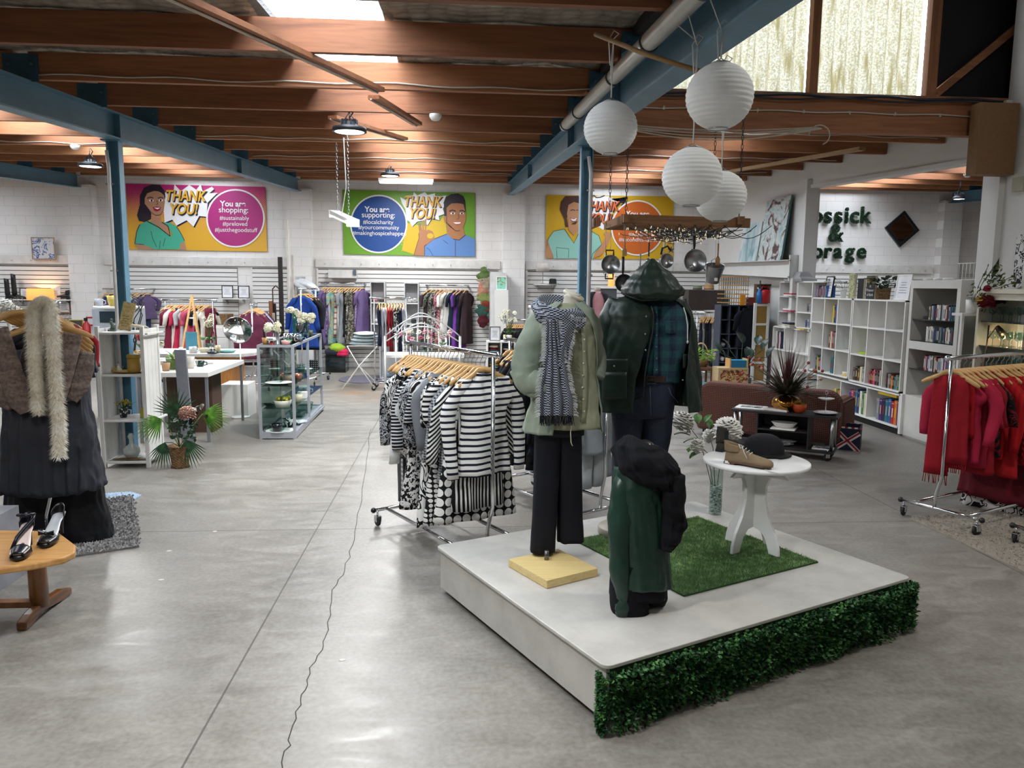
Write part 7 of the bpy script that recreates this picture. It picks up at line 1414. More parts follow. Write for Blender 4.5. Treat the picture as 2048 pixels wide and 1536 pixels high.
t=E('artificial_flower','yellow daffodil head lying on the tray','flower',sp(.22,.4,SHZ[2]+.011)); inst(SMF,'petals',t,(0,0,.03),mat=mm('#c9a82c',.6),scale=1.1); inst(LM,'leaf',t,(0,0,.01),scale=.5)
t=E('plaque','tall tan plaque with gold lettering leaning on top of the white unit','plaque',sp(.42,.5,SHZ[3]),.1); m=MB(); m.T=Matrix.Rotation(-.15,4,'X')@Matrix.Rotation(.2,4,'Y'); m.bx((-.055,0,.01),(.055,.012,.27)); m.build('board',fab('floral','#a8936a','#8a7d4f',10,.6,p2=.4),t)
m=MB(); m.T=Matrix.Rotation(-.15,4,'X')@Matrix.Rotation(.2,4,'Y'); 
for k in range(5): m.bx((-.035,-.002,.05+.022*k),(.02+.01*(k%2),-.0005,.054+.022*k))
m.build('inscription',mm('#6b5a30',.5),t)
t=E('figurine','small dark painted figurine on the left of the unit top','figurine',sp(.2,.4,SHZ[3])); m=MB(); m.box((0,0,.008),(.06,.04,.016)); m.tube([(0,0,.016),(.01,0,.05),(-.005,0,.08),(.0,0,.1)],[.02,.018,.014,.008],8); m.ball((0,0,.105),.012,8,6); m.build('body',mm('#4b5a4a',.5,0,.5,40),t)
t=E('seashell','cream rough seashell on the unit top','shell',sp(.78,.45,SHZ[3])); m=MB(); m.loft([[((.06*math.sin(PI*(.08+.84*i/10)))*math.cos(a)*(1+.12*math.sin(7*a))-.06+.012*i*1,(.045*math.sin(PI*(.08+.84*i/10)))*math.sin(a)*(1+.12*math.sin(7*a)),.035+.03*math.sin(PI*i/10)*abs(math.sin(a*.5))) for a in [2*PI*k/28 for k in range(28)]] for i in range(11)]); m.build('shell_body',mm('#c9bfa3',.7,0,.25,30),t)
bouquet('flower_mug','small mug with black cows and yellow flowers on the lower shelf','x' and sp(.35,.4,SHZ[1]),lambda t:(MB().lathe([(.001,0),(.028,0),(.032,.03),(.042,.09),(.039,.09),(.001,.01)],n=24).build('mug',fab('spot','#d8d6d0','#2a2b33',30,.3,p2=.42),t),MB().tube([(.036,0,.075),(.07,0,.07),(.065,0,.03),(.032,0,.02)],.004,6).build('handle',WHT,t)),[(SMF,(random.uniform(-.06,.07),random.uniform(-.04,.04),.12+.04*random.random()),.55,mm('#bfae3f',.6)) for _ in range(12)],[(random.uniform(-.07,.07),random.uniform(-.03,.03),.1+.03*random.random(),random.uniform(0,6),random.uniform(.2,1),.5) for _ in range(14)],z0=.09)
for k,(u,v,s,l,pr,mt_) in enumerate(((.82,.3,1,'yellow glass bottle on the lower shelf of the white unit',[(.001,0),(.03,0),(.03,.04),(.022,.08),(.018,.1),(.014,.1)],mm('#a8a03a',.08)),(.9,.7,1,'clear glass cylinder on the lower shelf of the white unit',[(.02,0),(.02,.16)],GL),(.45,.5,0,'round clear decanter with bubble stopper on the unit base shelf',[(.001,0),(.05,0),(.075,.05),(.07,.09),(.02,.13),(.018,.17),(.03,.2),(.014,.23)],mm('#b9c2bf',.05,.1)),(.85,.7,0,'row of pale glass bowls on the unit base shelf',[(.001,0),(.05,0),(.07,.05)],GL))):
    m=MB(); m.lathe(pr,n=24,cap=False); p=sp(u,v,SHZ[s]); m.build('glass_bottle' if s else 'glass_vessel',mt_,loc=p,label=l,cat='glassware')
plate('long platter with painted tulips on the unit base shelf',sp(.55,.2,SHZ[0]),.16,.006,mat=fab('floral','#4a5a2a','#a33a3a',9,.4,p2=.5),sx=1.1,sy=.3,name='platter')
MB().box(tuple(sp(.94,.5,SHZ[2]+.045)),(.01,.06,.09),.2).build('painted_tile',fab('spot','#3a6a9a','#b9a08a',30,.4),label='small blue painted tile leaning at the right of the tray',cat='tile')
# ---------------- palm and flower basket by the white unit ----------------
def fan_leaf(m,c,d,up,L,n=15,spread=1.25,w=.0075,droop=.15,st=None):
    d=V(d).normalized(); s=d.cross(V(up)).normalized(); u=s.cross(d)
    if st is not None: m.tube([st,V(st).lerp(V(c),.5)+V((0,0,.02)),c],.004,5)
    for k in range(n):
        a=lerp(-spread,spread,k/(n-1)); e=d*math.cos(a)+s*math.sin(a); l=L*(1-.25*abs(a)/spread); q=e.cross(u).normalized()*w; p=[V(c)+e*l*t_+u*(-droop*l*t_*t_)+V((0,0,-droop*l*t_*t_)) for t_ in(0,.3,.7,1)]
        m.add([p[0]-q*.3,p[0]+q*.3,p[1]-q,p[1]+q,p[1]+u*.003,p[2]-q*.7,p[2]+q*.7,p[3]],[(0,4,2),(0,1,4),(1,3,4),(2,4,5),(4,3,6),(4,6,5),(5,6,7)],True)
FG1=leafmat('#1b3a24','#2a5232','#3f6b42',.4); FG2=leafmat('#35601c','#4f8428','#7aa83c',.4)
b=at(355,938,Z=0); Yp=b.y+.08; t=E('palm_basket','artificial fan palm with pink hydrangea in a wicker basket beside the white unit','potted plant',(b.x,Yp,0))
MB().lathe([(.001,0),(.085,0),(.075,.03),(.085,.12),(.1,.2),(.105,.205),(.09,.2),(.001,.18)],n=32).build('wicker_basket',WOV,t)
def lp(x,y,dy=0): q=at(x,y,Y=Yp+dy); return (q.x-b.x,dy,q.z)
for (c,tip,L,mt_,nn,sp_) in (((352,828),(345,770),.30,FG1,17,1.35),((322,838),(285,858),.26,FG2,14,.95),((405,828),(450,835),.27,FG2,14,.9),((330,885),(316,930),.24,FG1,12,.8),((372,880),(385,925),.26,FG1,14,.9),((345,845),(368,800),.2,FG1,10,1.0)):
    m=MB(); C0=V(lp(*c,-.04)); T0=V(lp(*tip,-.09)); fan_leaf(m,C0,T0-C0,(0,-1,.25),L,nn,sp_,st=(0,0,.19)); m.build('fan_leaf',mt_,t)
p=lp(374,822,-.07); inst(HY,'hydrangea_head',t,p,mat=fab('floral','#b5806f','#d9b7a5',20,.7,p2=.5),scale=1.15)
m=MB(); Rr=random.Random(6)
for k in range(60): q=V(lp(365+Rr.uniform(-22,30),850+Rr.uniform(-25,28),-.05)); leafq(m,q,V((Rr.uniform(-1,1),Rr.uniform(-1,.3),Rr.uniform(-.6,1))),V((0,-1,.3)),.055,.03)
m.build('dark_foliage',DKL,t,kind='stuff')
for k,(x,y) in enumerate(((402,820),(392,840),(412,838),(386,822))): inst(LM,'broad_leaf',t,lp(x,y,-.06),rot=(.6,0,k*1.7),scale=.9,mat=mm('#3d3f26',.4,0,.4,9))
for x,y in((352,840),(388,818)): inst(SMF,'small_bloom',t,lp(x,y,-.1),mat=mm('#c9c5b9',.6),scale=.8)
# ---------------- left tables with crockery ----------------
def tbl(label,x0,x1,y0,y1,z,th=.04,mat=SW,legs='#8f9499',lr=.014,name='table',legmat=None,rz=0):
    t=E(name,label,'table',((x0+x1)/2,(y0+y1)/2,0),rz); a,b=(x1-x0)/2,(y1-y0)/2; MB().bx((-a,-b,z-th),(a,b,z)).build('table_top',mat,t,bevel=.003)
    for sx in(-1,1):
        for s_y in(-1,1): MB().bx((sx*(a-.03)-lr,s_y*(b-.03)-lr,0),(sx*(a-.03)+lr,s_y*(b-.03)+lr,z-th)).build('leg',legmat or mm(legs,.3,.5),t)
    return t
q0=at(300,748,Z=.62); q1=at(393,745,Z=.62); q2_=at(438,728,Z=.62)
tx1=at(393,746,Y=8.3).x; zt5=at(393,746,Y=8.3).z
tbl('white table with chrome legs behind the palm, holding green pot and jug',-3.35,tx1+.12,8.3,9.7,zt5+.005,.05)
zt5+=.0055
zt6=at(420,708,Y=10.4).z
t=E('counter','long distressed white counter on a pine board base with mugs and plates','counter',(-3.6,10.9,0)); MB().prism([(-.95,-.5),(.75,-.5),(.9,-.3),(.92,.1),(.8,.35),(-.95,.35)],(0,0,zt6-.02),(1,0,0),(0,1,0),(0,0,1),.045).build('counter_top',mm('#c9c7c2',.5,0,.12,8),t,bevel=.004)
MB().bx((.0,-.35,0),(.62,.25,zt6-.04)).build('pine_base',wood('#a8682c','#c98a48',2,'Z',.5),t)
xa=at(350,730,Y=9.0); t=E('leaning_board','tall grey board with a dark edge leaning between the tables','board'); 
m=MB(); c0=at(352,700,Y=8.05); c1=at(375,830,Y=8.05); m.add([(c0.x-.02,8.05,c0.z),(c0.x+.09,8.05,c0.z),(c1.x+.07,8.0,.02),(c1.x-.05,8.0,.02)]+[(c0.x-.02,8.08,c0.z),(c0.x+.09,8.08,c0.z),(c1.x+.07,8.03,.02),(c1.x-.05,8.03,.02)],[(0,3,2,1),(4,5,6,7),(0,1,5,4),(1,2,6,5),(2,3,7,6),(3,0,4,7)]); m.build('board',mm('#75777f',.5),t)
m=MB(); m.bx((-3.25,8.9,0),(-2.75,9.25,.66)); thing(m,'brown_carton',mm('#4f3729',.7,0,.1,12),'tall dark brown board case standing under the left tables','carton')
for k,(x0,x1,y0,y1,h,l) in enumerate(((-2.95,-2.62,9.9,10.3,.42,'low white block nearest the aisle under the counter'),(-3.35,-3.0,9.6,10.0,.40,'low white block behind the chrome table leg'))): thing(MB().bx((x0,y0,0),(x1,y1,h)),'display_block',SW,l,'display block')
def onp_(x,y,Y,z=None): q=at(x,y,Y=Y); return (q.x,Y,z if z is not None else q.z)
tc=dict(group='crockery on the left tables')
cup('moss green flower pot on the white table, striped leaves above',onp_(345,690,8.6,zt5),.07,.11,mm('#4f6326',.4),name='pot',cat='plant pot',r0=.05)
p=onp_(345,690,8.6,zt5+.1); t=E('snake_plant','variegated broad leaved plant in the moss green pot','plant',p)
for k in range(8): a=k*.8; inst(leaf_mesh(.2,.05,leafmat('#4a6a3a','#7f9a5c','#c9cf9a',.4)),'leaf',t,(0,0,0),rot=(.9-.5*(k%3),0,a),scale=.7+.1*(k%3))
cup('terracotta coffee mug with COF lettering on the white table',onp_(333,762,8.45,zt5),.045,.085,mm('#b08863',.5),name='mug',cat='mug',**tc)
for (x,Y,z,l,r,h,c,nm) in ((380,8.7,zt5,'white lattice jug with blue flowers on the white table',.045,.13,'#d0c9c2','jug'),(399,8.9,zt5,'dark green glazed teapot on the white table',.05,.065,'#123229','teapot'),(418,9.2,zt5,'white dish with blue blobs at the table right end',.055,.025,'#cfd2d6','bowl'),(333,8.8,zt5,'navy mug on the white table',.04,.06,'#18244f','mug'),(345,9.2,zt5,'pale green tumbler on the white table',.035,.07,'#b5bf7a','tumbler'),
  (386,10.5,zt6+.003,'marbled white mug on the counter',.05,.085,'#c9c9c9','mug'),(408,10.6,zt6+.003,'cream ribbed bowl on the counter',.07,.06,'#c9bfa8','bowl'),(426,10.7,zt6+.003,'black checked white mug on the counter',.045,.07,'#dadad6','mug'),(436,10.55,zt6+.003,'cream pillar candle on the counter',.035,.1,'#cfc09a','candle'),(425,10.45,zt6+.003,'stack of navy saucers on the counter',.08,.02,'#2a3346','saucer'),(455,10.6,zt6+.003,'teal scalloped plate on the counter',.11,.03,'#7fb5b0','plate'),(362,10.8,zt6+.003,'small white figurine group on the counter',.03,.05,'#dadada','figurine'),
  (336,9.4,zt5,'lime green tumbler on the table beside the flower pot',.035,.06,'#6f9a3a','tumbler')):
    q=onp_(x,700,Y,z); cup(l,q,r,h,mm(c,.25,0,.1,20) if 'checked' not in l else fab('check','#dcdcd8','#1a1a1e',24,.3),name=nm,cat='crockery',handle=nm in('mug','jug','teapot'),r0=r*(.95 if nm in('candle','mug') else .7),**tc)
cup('pale blue bowls stacked under the counter on a white block',(-3.2,9.8,.401),.09,.07,mm('#b5c4cc',.3),name='bowl',cat='crockery',**tc)
t=E('tin_box','sunflower printed storage tin on the counter behind the unit','tin',onp_(277,712,9.6,zt6)); MB().bx((-.07,-.05,0),(.07,.05,.11)).build('tin_body',fab('spot','#d8d0b5','#b5822c',16,.4,p2=.45),t)
# round mirror on stand
c=at(475,660,Y=9.9); r_=27/FPX*9.8; t=E('round_mirror','round tilting mirror on a thin stand in front of the purple rack','mirror',(c.x,9.9,0))
m=MB(); m.T=Matrix.Translation((0,0,c.z))@Matrix.Rotation(.3,4,'X')@Matrix.Rotation(PI/2,4,'X'); m.lathe([(.001,-.006),(r_*.98,-.006),(r_,0),(r_*.98,.006),(.001,.006)],n=48); m.build('glass',mm('#dfe3e3',.02,1,.01),t)
m=MB(); m.T=Matrix.Translation((0,0,c.z))@Matrix.Rotation(.3,4,'X'); m.tube([(r_*1.01*math.cos(a),0,r_*1.01*math.sin(a)) for a in [k*PI/24 for k in range(49)]],.005,6); m.build('rim',STEEL,t)
MB().tube([(0.02,.02,zt6*0+.02),(.02,.02,c.z-r_)],.008,8).build('stem',WHT,t); MB().lathe([(.001,0),(.12,0),(.11,.02),(.001,.03)],n=24).build('base',WHT,t)
# easel and teal picture
t=E('display_easel','pine display easel in front of the pink suits','easel'); ez=at(383,590,Y=12.4)
for x1_,x2_ in((384,366),(384,398)): a=at(x1_,590,Y=12.4); b=at(x2_,690,Y=12.3); b2=b+(b-a)*(b.z/(a.z-b.z)); b2.z=0; MB().beam(b2,a,.03,.02,up=(0,1,0)).build('leg',PINE,t)
MB().beam(at(384,592,Y=12.45),V((ez.x,13.0,0)),.03,.02).build('rear_leg',PINE,t); a=at(375,636,Y=12.38); b=at(391,636,Y=12.38); MB().beam(a,b,.03,.02).build('cross_bar',WHT,t)
a=at(369,690,Y=10.9); thing(MB().box((a.x+.08,10.95,zt6+.13),(.15,.02,.25)),'teal_panel',mm('#3f8296',.5),'teal painted panel standing on the counter','panel')
R9=random.Random(9)
bouquet('orchid','white orchid in a dark pot behind the counter',onp_(420,710,10.9,zt6+.003),solidvase([(.001,0),(.05,0),(.055,.1),(.05,.1)],mm('#33443a',.5)),[(SMF,(R9.uniform(-.07,.07),R9.uniform(-.04,.04),.42+R9.uniform(-.09,.1)),1.0,CW) for _ in range(14)],[(R9.uniform(-.1,.1),0,.14,R9.uniform(0,6),.4,1.1) for _ in range(8)],z0=.1)
# wire tree and flowers behind the unit
c=onp_(285,715,9.6); t=E('wire_sculpture','tall black twisted wire stand above the white shelf unit','sculpture',(c[0]-.1,9.6,zt6)); R9=random.Random(4); 
for k in range(9):
    a=k*.7; MB().tube([(0,0,0),(.03*math.cos(a),.03*math.sin(a),.2),(.12*math.cos(a+1),.08*math.sin(a+1),.38+.02*k),(.16*math.cos(a+2.2),.1*math.sin(a+2),.5+.03*k),(.05*math.cos(a+4),0,.6+.03*k)],.006,6).build('wire_branch',BLK,t)
R9=random.Random(14); bouquet('flower_vase','red and white roses in a white vase behind the shelf unit top',onp_(300,700,9.3,zt6),solidvase([(.001,0),(.04,0),(.05,.1),(.045,.1)],WHT),[(RO,(R9.uniform(-.12,.14),R9.uniform(-.05,.05),.25+R9.uniform(-.06,.08)),.8,[mm('#a01c28',.6),CW][k%2]) for k in range(8)],[(R9.uniform(-.14,.16),R9.uniform(-.05,.05),.2+R9.uniform(-.05,.05),R9.uniform(0,6),R9.uniform(-.5,.8),.9) for _ in range(14)],z0=.1)
tbl('white bench behind the open unit holding plants',c[0]-.8,c[0]+.3,9.5,9.9,zt6-.0005,.03,name='plant_bench')
t=E('display_plinth','grey and white rounded display counter behind the left blue post','counter',(at(240,640,Y=10.2).x,10.2,0)); zz=at(215,612,Y=10.2).z; MB().lathe([(.001,zz-.03),(.3,zz-.03),(.3,zz),(.001,zz)],n=32,sy=.8).build('top',WHT,t); MB().bx((-.24,-.22,0),(.24,.2,zz-.03)).build('cabinet',mm('#9fa3ab',.5),t); MB().bx((-.15,-.226,zz-.2),(.2,-.221,zz-.06)).build('glass_front',mm('#2c3a40',.1),t)
cup('navy and yellow dinner plate rack on the rounded counter',(t.location.x,10.1,zz+.001),.1,.13,mm('#c9b35a',.4,0,.3,14),name='plate_stack',cat='crockery'); cup('dark blue and white jug on the rounded counter',(t.location.x-.2,10.1,zz+.001),.05,.09,mm('#b9bfcc',.3),name='jug',cat='crockery',handle=True)
# ---------------- rear wall fittings ----------------
def wshelf(px0,px1,py,label,Y=YB-.05,dep=.28,n=2):
    a=at(px0,py,Y=Y); b=at(px1,py,Y=Y); t=E('wall_shelf',label,'shelf',((a.x+b.x)/2,Y-dep/2,a.z)); L=b.x-a.x; MB().bx((-L/2,-dep/2,-.02),(L/2,dep/2,0)).build('board',SW,t)
    for k in range(n): x=lerp(-L/2+.1,L/2-.1,k/max(1,n-1)); MB().prism([(0,0),(-dep*.8,0),(0,-.1)],(x,dep/2,-.02),(0,1,0),(0,0,1),(1,0,0),.012).build('bracket',STEEL,t)
    return a.z,L
z1,_=wshelf(445,500,596,'small white wall shelf with two certificates'); 
for k,x in enumerate((455,488)): frame('framed_certificate','black framed certificate on the small wall shelf, %s one'%['left','right'][k],'picture frame',x,594,.22,.25,Y=15.8,face='-y',lines=5,z=z1+.001,tilt=.05)
z2,_=wshelf(-60,152,597,'long white wall shelf with boots at the far left',n=3)
for k,(x,hh,l) in enumerate(((12,.35,'tall black boot behind the white rose at the far left'),(26,.45,'tallest black knee boot on the left wall shelf'))):
    q=at(x,596,Y=15.78); t=shoe('knee_boot',l,(q.x,15.78,z2+.001),-.2,mm('#0d0d10',.5),BLK,hh*.9,True,'boot',s=1.0)
q=at(123,596,Y=15.75); shoe('ankle_bootie','black heeled ankle boot at the right end of the left wall shelf',(q.x+.15,15.75,z2+.001),PI+.1,mm('#0e0e11',.4),BLK,.10,True,'boot',s=.85,heel=.05)
frame('framed_notice','black framed notice left of the lit lamp shade','picture frame',48,596,.15,.22,Y=15.8,face='-y',lines=5,z=z2+.001,tilt=.05); frame('notice_card','white notice card right of the lit lamp shade','card',112,596,.17,.24,Y=15.82,face='-y',fm=WHT,lines=5,z=z2+.001,tilt=.05)
def lampshade(px,py0,py1,wpx,Y,label,col,lit=0,base=None):
    a=at(px,py0,Y=Y); b=at(px,py1,Y=Y); r=wpx/2/FPX*Y; t=E('table_lamp',label,'lamp',(a.x,Y,base if base is not None else b.z-.2)); z0=b.z-(base if base is not None else b.z-.2); h=a.z-b.z
    mt_=mm(col,.8) if not lit else N('glowing_shade').fin(col,.8,Emission_Color=C('#ffb057'),Emission_Strength=lit)
    MB().lathe([(r,z0),(r*.96,z0+h)],n=32,cap=False).build('lamp_shade',mt_,t,solid=.003); MB().tube([(0,0,.0),(0,0,z0+h*.4)],.008,8).build('stem',STEEL,t); MB().lathe([(.001,0),(.07,0),(.06,.012),(.001,.02)],n=20).build('base',STEEL,t)
    if lit: l=bpy.data.lights.new('lamp_bulb','POINT'); l.energy=7*lit; l.color=(1,.62,.28); l.shadow_soft_size=.03; o=bpy.data.objects.new('lamp_bulb',l); COL.objects.link(o); o.location=(a.x,Y,b.z+h*.5)
lampshade(80,577,600,46,15.72,'lit orange table lamp on the left wall shelf behind the cream boa','#d9a05a',1.2,base=z2+.001)
frame('framed_picture','blue ink flower picture in a timber frame high on the left wall','picture',88,519,.44,.43,Y=15.9,face='-y',fm=wood('#8a7260','#a89280',3,'Z',.5),pic=fab('floral','#c9ccd0','#3f5d96',4,.6,p2=.5),tilt=0,fw=.02)
frame('framed_notice','brown framed notice hanging below the left wall shelf','picture frame',129,628,.27,.34,Y=15.9,face='-y',fm=wood('#5c3f2a','#7a563c',3,'Z',.5),lines=8,tilt=0,fw=.035)
q=at(92,640,Y=15.4); frame('mirror','yellow framed mirror low on the left wall','mirror',145,660,.4,.2,Y=15.5,face='-y',fm=mm('#b9a22c',.5),pic=mm('#d5dadd',.05,1,.02),tilt=.1)
q=at(182,650,Y=15.7); frame('fire_notice','red and white striped fire notice board on the left wall','sign',182,652,.17,.18,Y=15.7,face='-y',fm=mm('#b01c28',.5),tilt=0,lines=0,fw=.03)
t=E('fire_extinguisher','red fire extinguisher below the striped notice','extinguisher',(at(175,690,Y=15.5).x,15.5,.5)); MB().lathe([(.001,0),(.07,0),(.075,.02),(.075,.35),(.03,.42),(.02,.45),(.001,.46)],n=24).build('cylinder',mm('#a81820',.3),t); MB().bx((-.02,-.05,.44),(.02,.02,.5)).build('valve',BLK,t); MB().bx((-.05,.0,-.02),(.05,.5,-.001)).build('bracket',STEEL,t)
bouquet('rose_spray','white roses on a tall stem at the far left edge',onp_(15,600,7.0,1.3),lambda t:MB().lathe([(.02,-.1),(.015,.0),(.02,.05)],n=12).build('holder',WHT,t),[(RO,(-.02,0,.2),1.2,WP),(RO,(.04,0,.15),1.1,WP),(RO,(-.05,0,.13),1.1,WP)],z0=.05)
# basket on drawers at the rear left
q=at(440,690,Y=15.2); t=E('drawer_unit','white chest of drawers against the rear wall with a wicker basket on top','drawers',(q.x,15.3,0)); zz=at(440,650,Y=15.1).z; MB().bx((-.2,-.25,0),(.2,.25,zz)).build('carcass',SW,t)
for k in range(4): MB().bx((-.18,-.262,.05+k*(zz-.07)/4),(.18,-.25,.02+(k+1)*(zz-.07)/4)).build('drawer',SW,t); 
t=E('wicker_basket','rectangular wicker basket on the white drawers','basket',(q.x,15.3,zz+.001)); MB().bx((-.19,-.2,0),(.19,.2,.2)).build('basket_body',WOV,t); MB().bx((-.04,-.203,.13),(.04,-.2,.17)).build('label_tag',WHT,t)
# fabric rolls, boards and bagged bundle at the pier
def rollx(px,py0,w,col,label,Y=14.3,h1=None,name='board',rough=.6):
    a=at(px,py0,Y=Y); r=w/2/FPX*Y; m=MB(); m.bx((a.x-r,Y-.03,0),(a.x+r,Y+.03,a.z)); thing(m,name,mm(col,rough),label,name.replace('_',' '),bevel=.004)
rollx(560,514,8,'#1d1416','tall very dark post leaning beside the rear pier',14.2,name='post'); rollx(574,440,4,'#cfcac2','thin tall white pole by the rear pier',14.3,name='pole'); rollx(585,510,5,'#c5c0b8','second thin white pole by the rear pier',14.4,name='pole'); rollx(541,602,6,'#7a4a2c','brown timber board left of the dark post',14.0); rollx(548,607,7,'#261a1c','dark folded panel beside the brown board',14.1,name='panel'); rollx(547,626,4,'#a89a8c','short tan board standing by the dark panel',13.8)
rollx(583,552,17,'#c9c5bf','white tall boards stacked at the rear pier',14.8,name='board_stack'); rollx(601,553,18,'#b5b9be','pale grey tall boards stacked at the rear pier',14.9,name='board_stack')
q=at(606,585,Y=14.4); t=E('bagged_bundle','bundle of bedding in clear and blue bags on top of the board stack','bag',(q.x,14.5,q.z)); 
def blob(m,c,r,seed,a=.18): 
    n=20;k=14; m.loft([[(c[0]+r[0]*math.sin(PI*max(.03,min(.97,i/k)))*math.cos(2*PI*j/n)*(1+a*noise.noise(V((i*.5,math.cos(2*PI*j/n)*1.5,seed)))),c[1]+r[1]*math.sin(PI*max(.03,min(.97,i/k)))*math.sin(2*PI*j/n)*(1+a*noise.noise(V((i*.6,math.sin(2*PI*j/n)*2,seed)))),c[2]-r[2]*math.cos(PI*i/k)) for j in range(n)] for i in range(k+1)])
m=MB(); m.T=Matrix.Rotation(.5,4,'Y'); blob(m,(0,0,.1),(.26,.2,.14),3,.5); m.build('white_bag',mm('#b9bdc1',.35,0,.2,9),t); m=MB(); blob(m,(.15,0,.0),(.14,.15,.09),5,.5); m.build('blue_bag',mm('#2a4a8a',.4,0,.3,9),t); m=MB(); blob(m,(.08,0,-.1),(.15,.14,.07),7,.5); m.build('dark_bag',mm('#3a3d3c',.4,0,.3,9),t)
t=E('chair_back','dark carved wooden chair upright behind the brown board','chair',(at(552,590,Y=14.6).x,14.6,0)); zc=at(552,578,Y=14.6).z
for x in(-.06,.06): MB().tube([(x,0,0),(x,0,zc)],.012,8).build('upright',mm('#4a2420',.4),t)
MB().tube([(-.06,0,zc),(0,0,zc+.06),(.06,0,zc)],.012,8).build('crest_rail',mm('#4a2420',.4),t)
for z in(.45,.9,1.2): MB().tube([(-.06,0,z),(.06,0,z)],.009,8).build('stretcher',mm('#4a2420',.4),t)
# white wall heater
a=at(658,540,Y=15.85); b=at(714,556,Y=15.85); t=E('wall_heater','white wall mounted heater above the left wall rail','heater',((a.x+b.x)/2,15.85,b.z)); L=(b.x-a.x)/2; MB().prism([(-.12,.0),(0,-.02),(.12,.03),(.12,.16),(-.1,.16)],(0,.0,0),(0,1,0),(0,0,1),(1,0,0),2*L).build('casing',mm('#c9c7c4',.4),t)
MB().bx((L-.06,-.14,.06),(L,-.1,.16)).build('vent_end',mm('#55606c',.4),t)
# white cubbies on the rear wall
def cub(px0,px1,py0,py1,Y,rows,label,cont):
    a=at(px0,py0,Y=Y); b=at(px1,py1,Y=Y); t=E('cubby_unit',label,'shelf unit',((a.x+b.x)/2,Y,0)); w=(b.x-a.x)/2; z0,z1=(0 if rows<2 else max(0,b.z)),a.z
    m=MB(); 
    for x in(-w,w-.02): m.bx((x,0,z0),(x+.02,.35,z1))
    m.bx((-w,.33,z0),(w,.35,z1)); m.bx((-w+.02,0,z1-.02),(w-.02,.33,z1)); m.bx((-w+.02,0,z0),(w-.02,.33,z0+.02)); m.build('carcass',mm('#bdbdbf',.5),t)
    for k in range(1,rows): z=lerp(z0,z1,k/rows); MB().bx((-w+.02,0,z-.01),(w-.02,.33,z+.01)).build('shelf',SW,t)
    for i,(k,dx,c,l) in enumerate(cont):
        z=lerp(z0,z1,k/rows)+.012; m=MB(); blob(m,((a.x+b.x)/2+dx*w,Y+.15,z+.05),(w*.42,.11,.05),i+px0,.5); m.build('folded_towel',mm(c,.9,0,.2,20),label=l+' in the '+label.split(' beside')[0].split(' behind')[0],cat='towel')
cub(740,771,563,690,15.5,3,'left white wall cubby behind the trouser rack',[(2,-.4,'#c47f8a','rolled pink towel'),(2,.45,'#4a4a4e','rolled charcoal towel'),(1,-.3,'#b9b5b5','white bundle'),(1,.4,'#c9c5c2','cream bundle'),(0,-.3,'#6f8a8f','blue grey bundle')])
cub(808,838,565,690,15.5,3,'right white wall cubby beside the trouser rack',[(2,-.3,'#c9c8c8','white towel bundle'),(2,.4,'#bdb9b9','second white towel bundle'),(1,.2,'#3b3b42','dark folded blanket'),(0,0,'#4a5058','grey blanket')])
cub(758,800,640,700,13.9,1,'low timber edged cubby behind the drying rack',[(0,-.3,'#8fa3b5','blue towel')])
q=at(800,655,Y=13.5); m=MB(); blob(m,(q.x,13.7,at(800,664,Y=13.7).z),(.24,.2,.09),77,.4); thing(m,'cushion',mm('#9fa1a8',.95,0,.15,40),'fluffy grey cushion above the low cubby','cushion')
# clear bin of bright bedding
a=at(650,728,Y=14.9); b=at(690,728,Y=14.9); t=E('storage_tub','clear plastic tub of bright cushions under the left wall rail','tub',((a.x+b.x)/2,15.2,0)); w=(b.x-a.x)/2; m=MB(); m.bx((-w,-.25,0),(w,-.24,.32)); m.bx((-w,.24,0),(w,.25,.32)); m.bx((-w,-.25,0),(-w+.01,.25,.32)); m.bx((w-.01,-.25,0),(w,.25,.32)); m.bx((-w,-.25,0),(w,.25,.01)); m.build('tub_body',glass('#b9c4c6'),t); MB().bx((-w-.02,-.27,.31),(w+.02,.27,.325)).build('rim',glass('#d0d8d8'),t)
for dx,dz,c,l,s in((-.25,.38,'#1f2630','navy cushion in the clear tub',.16),(.0,.45,'#8fae2c','lime green cushion in the clear tub',.16),(.32,.36,'#c4204f','hot pink cushion in the clear tub',.13),(-.1,.15,'#8a8d96','grey cushion inside the clear tub',.15),(.22,.12,'#b59aa5','pale pink cushion inside the clear tub',.13)):
    m=MB(); blob(m,((a.x+b.x)/2+dx*w*1.6,15.2,dz),(s,.16,.1),dx*9,.3); thing(m,'cushion',mm(c,.9),l,'cushion')
# drying rack with towels
t=E('drying_rack','white folding drying rack with folded towels on top','drying rack'); Ya=12.6; g=lambda x,y,dy=0: at(x,y,Y=Ya+dy)
for dy in(0,.55):
    MB().tube([g(694,692,dy),g(718,732,dy),V((g(750,760).x,Ya+dy,.0))],.009,6).build('leg_frame',WHT,t); MB().tube([g(755,692,dy),g(718,732,dy),V((g(684,760).x,Ya+dy,.0))],.009,6).build('leg_frame',WHT,t)
for k in range(7): x=694+k*10; MB().tube([g(x,693),g(x,693,.55)],.004,5).build('drying_bar',WHT,t)
for x0_,x1_ in((694,755),): 
    for dy in(0,.55): MB().tube([g(x0_,692,dy),g(x1_,692,dy)],.006,6).build('top_bar',WHT,t)
c=g(728,690,.28)
for k,(z,cl) in enumerate(((0.03,'#a9b9bd'),(.085,'#b5c2c4'),(.14,'#9fb0b5'),(.19,'#c9cfd0'))): m=MB(); blob(m,(c.x+.01*k,c.y,c.z+z),(.24-.02*k,.2,.035),k+20,.35); thing(m,'folded_towel',mm(cl,.95,0,.15,30),'pale blue folded towel on the drying rack, %s from the bottom'%od(k),'towel',group='towels on the drying rack')
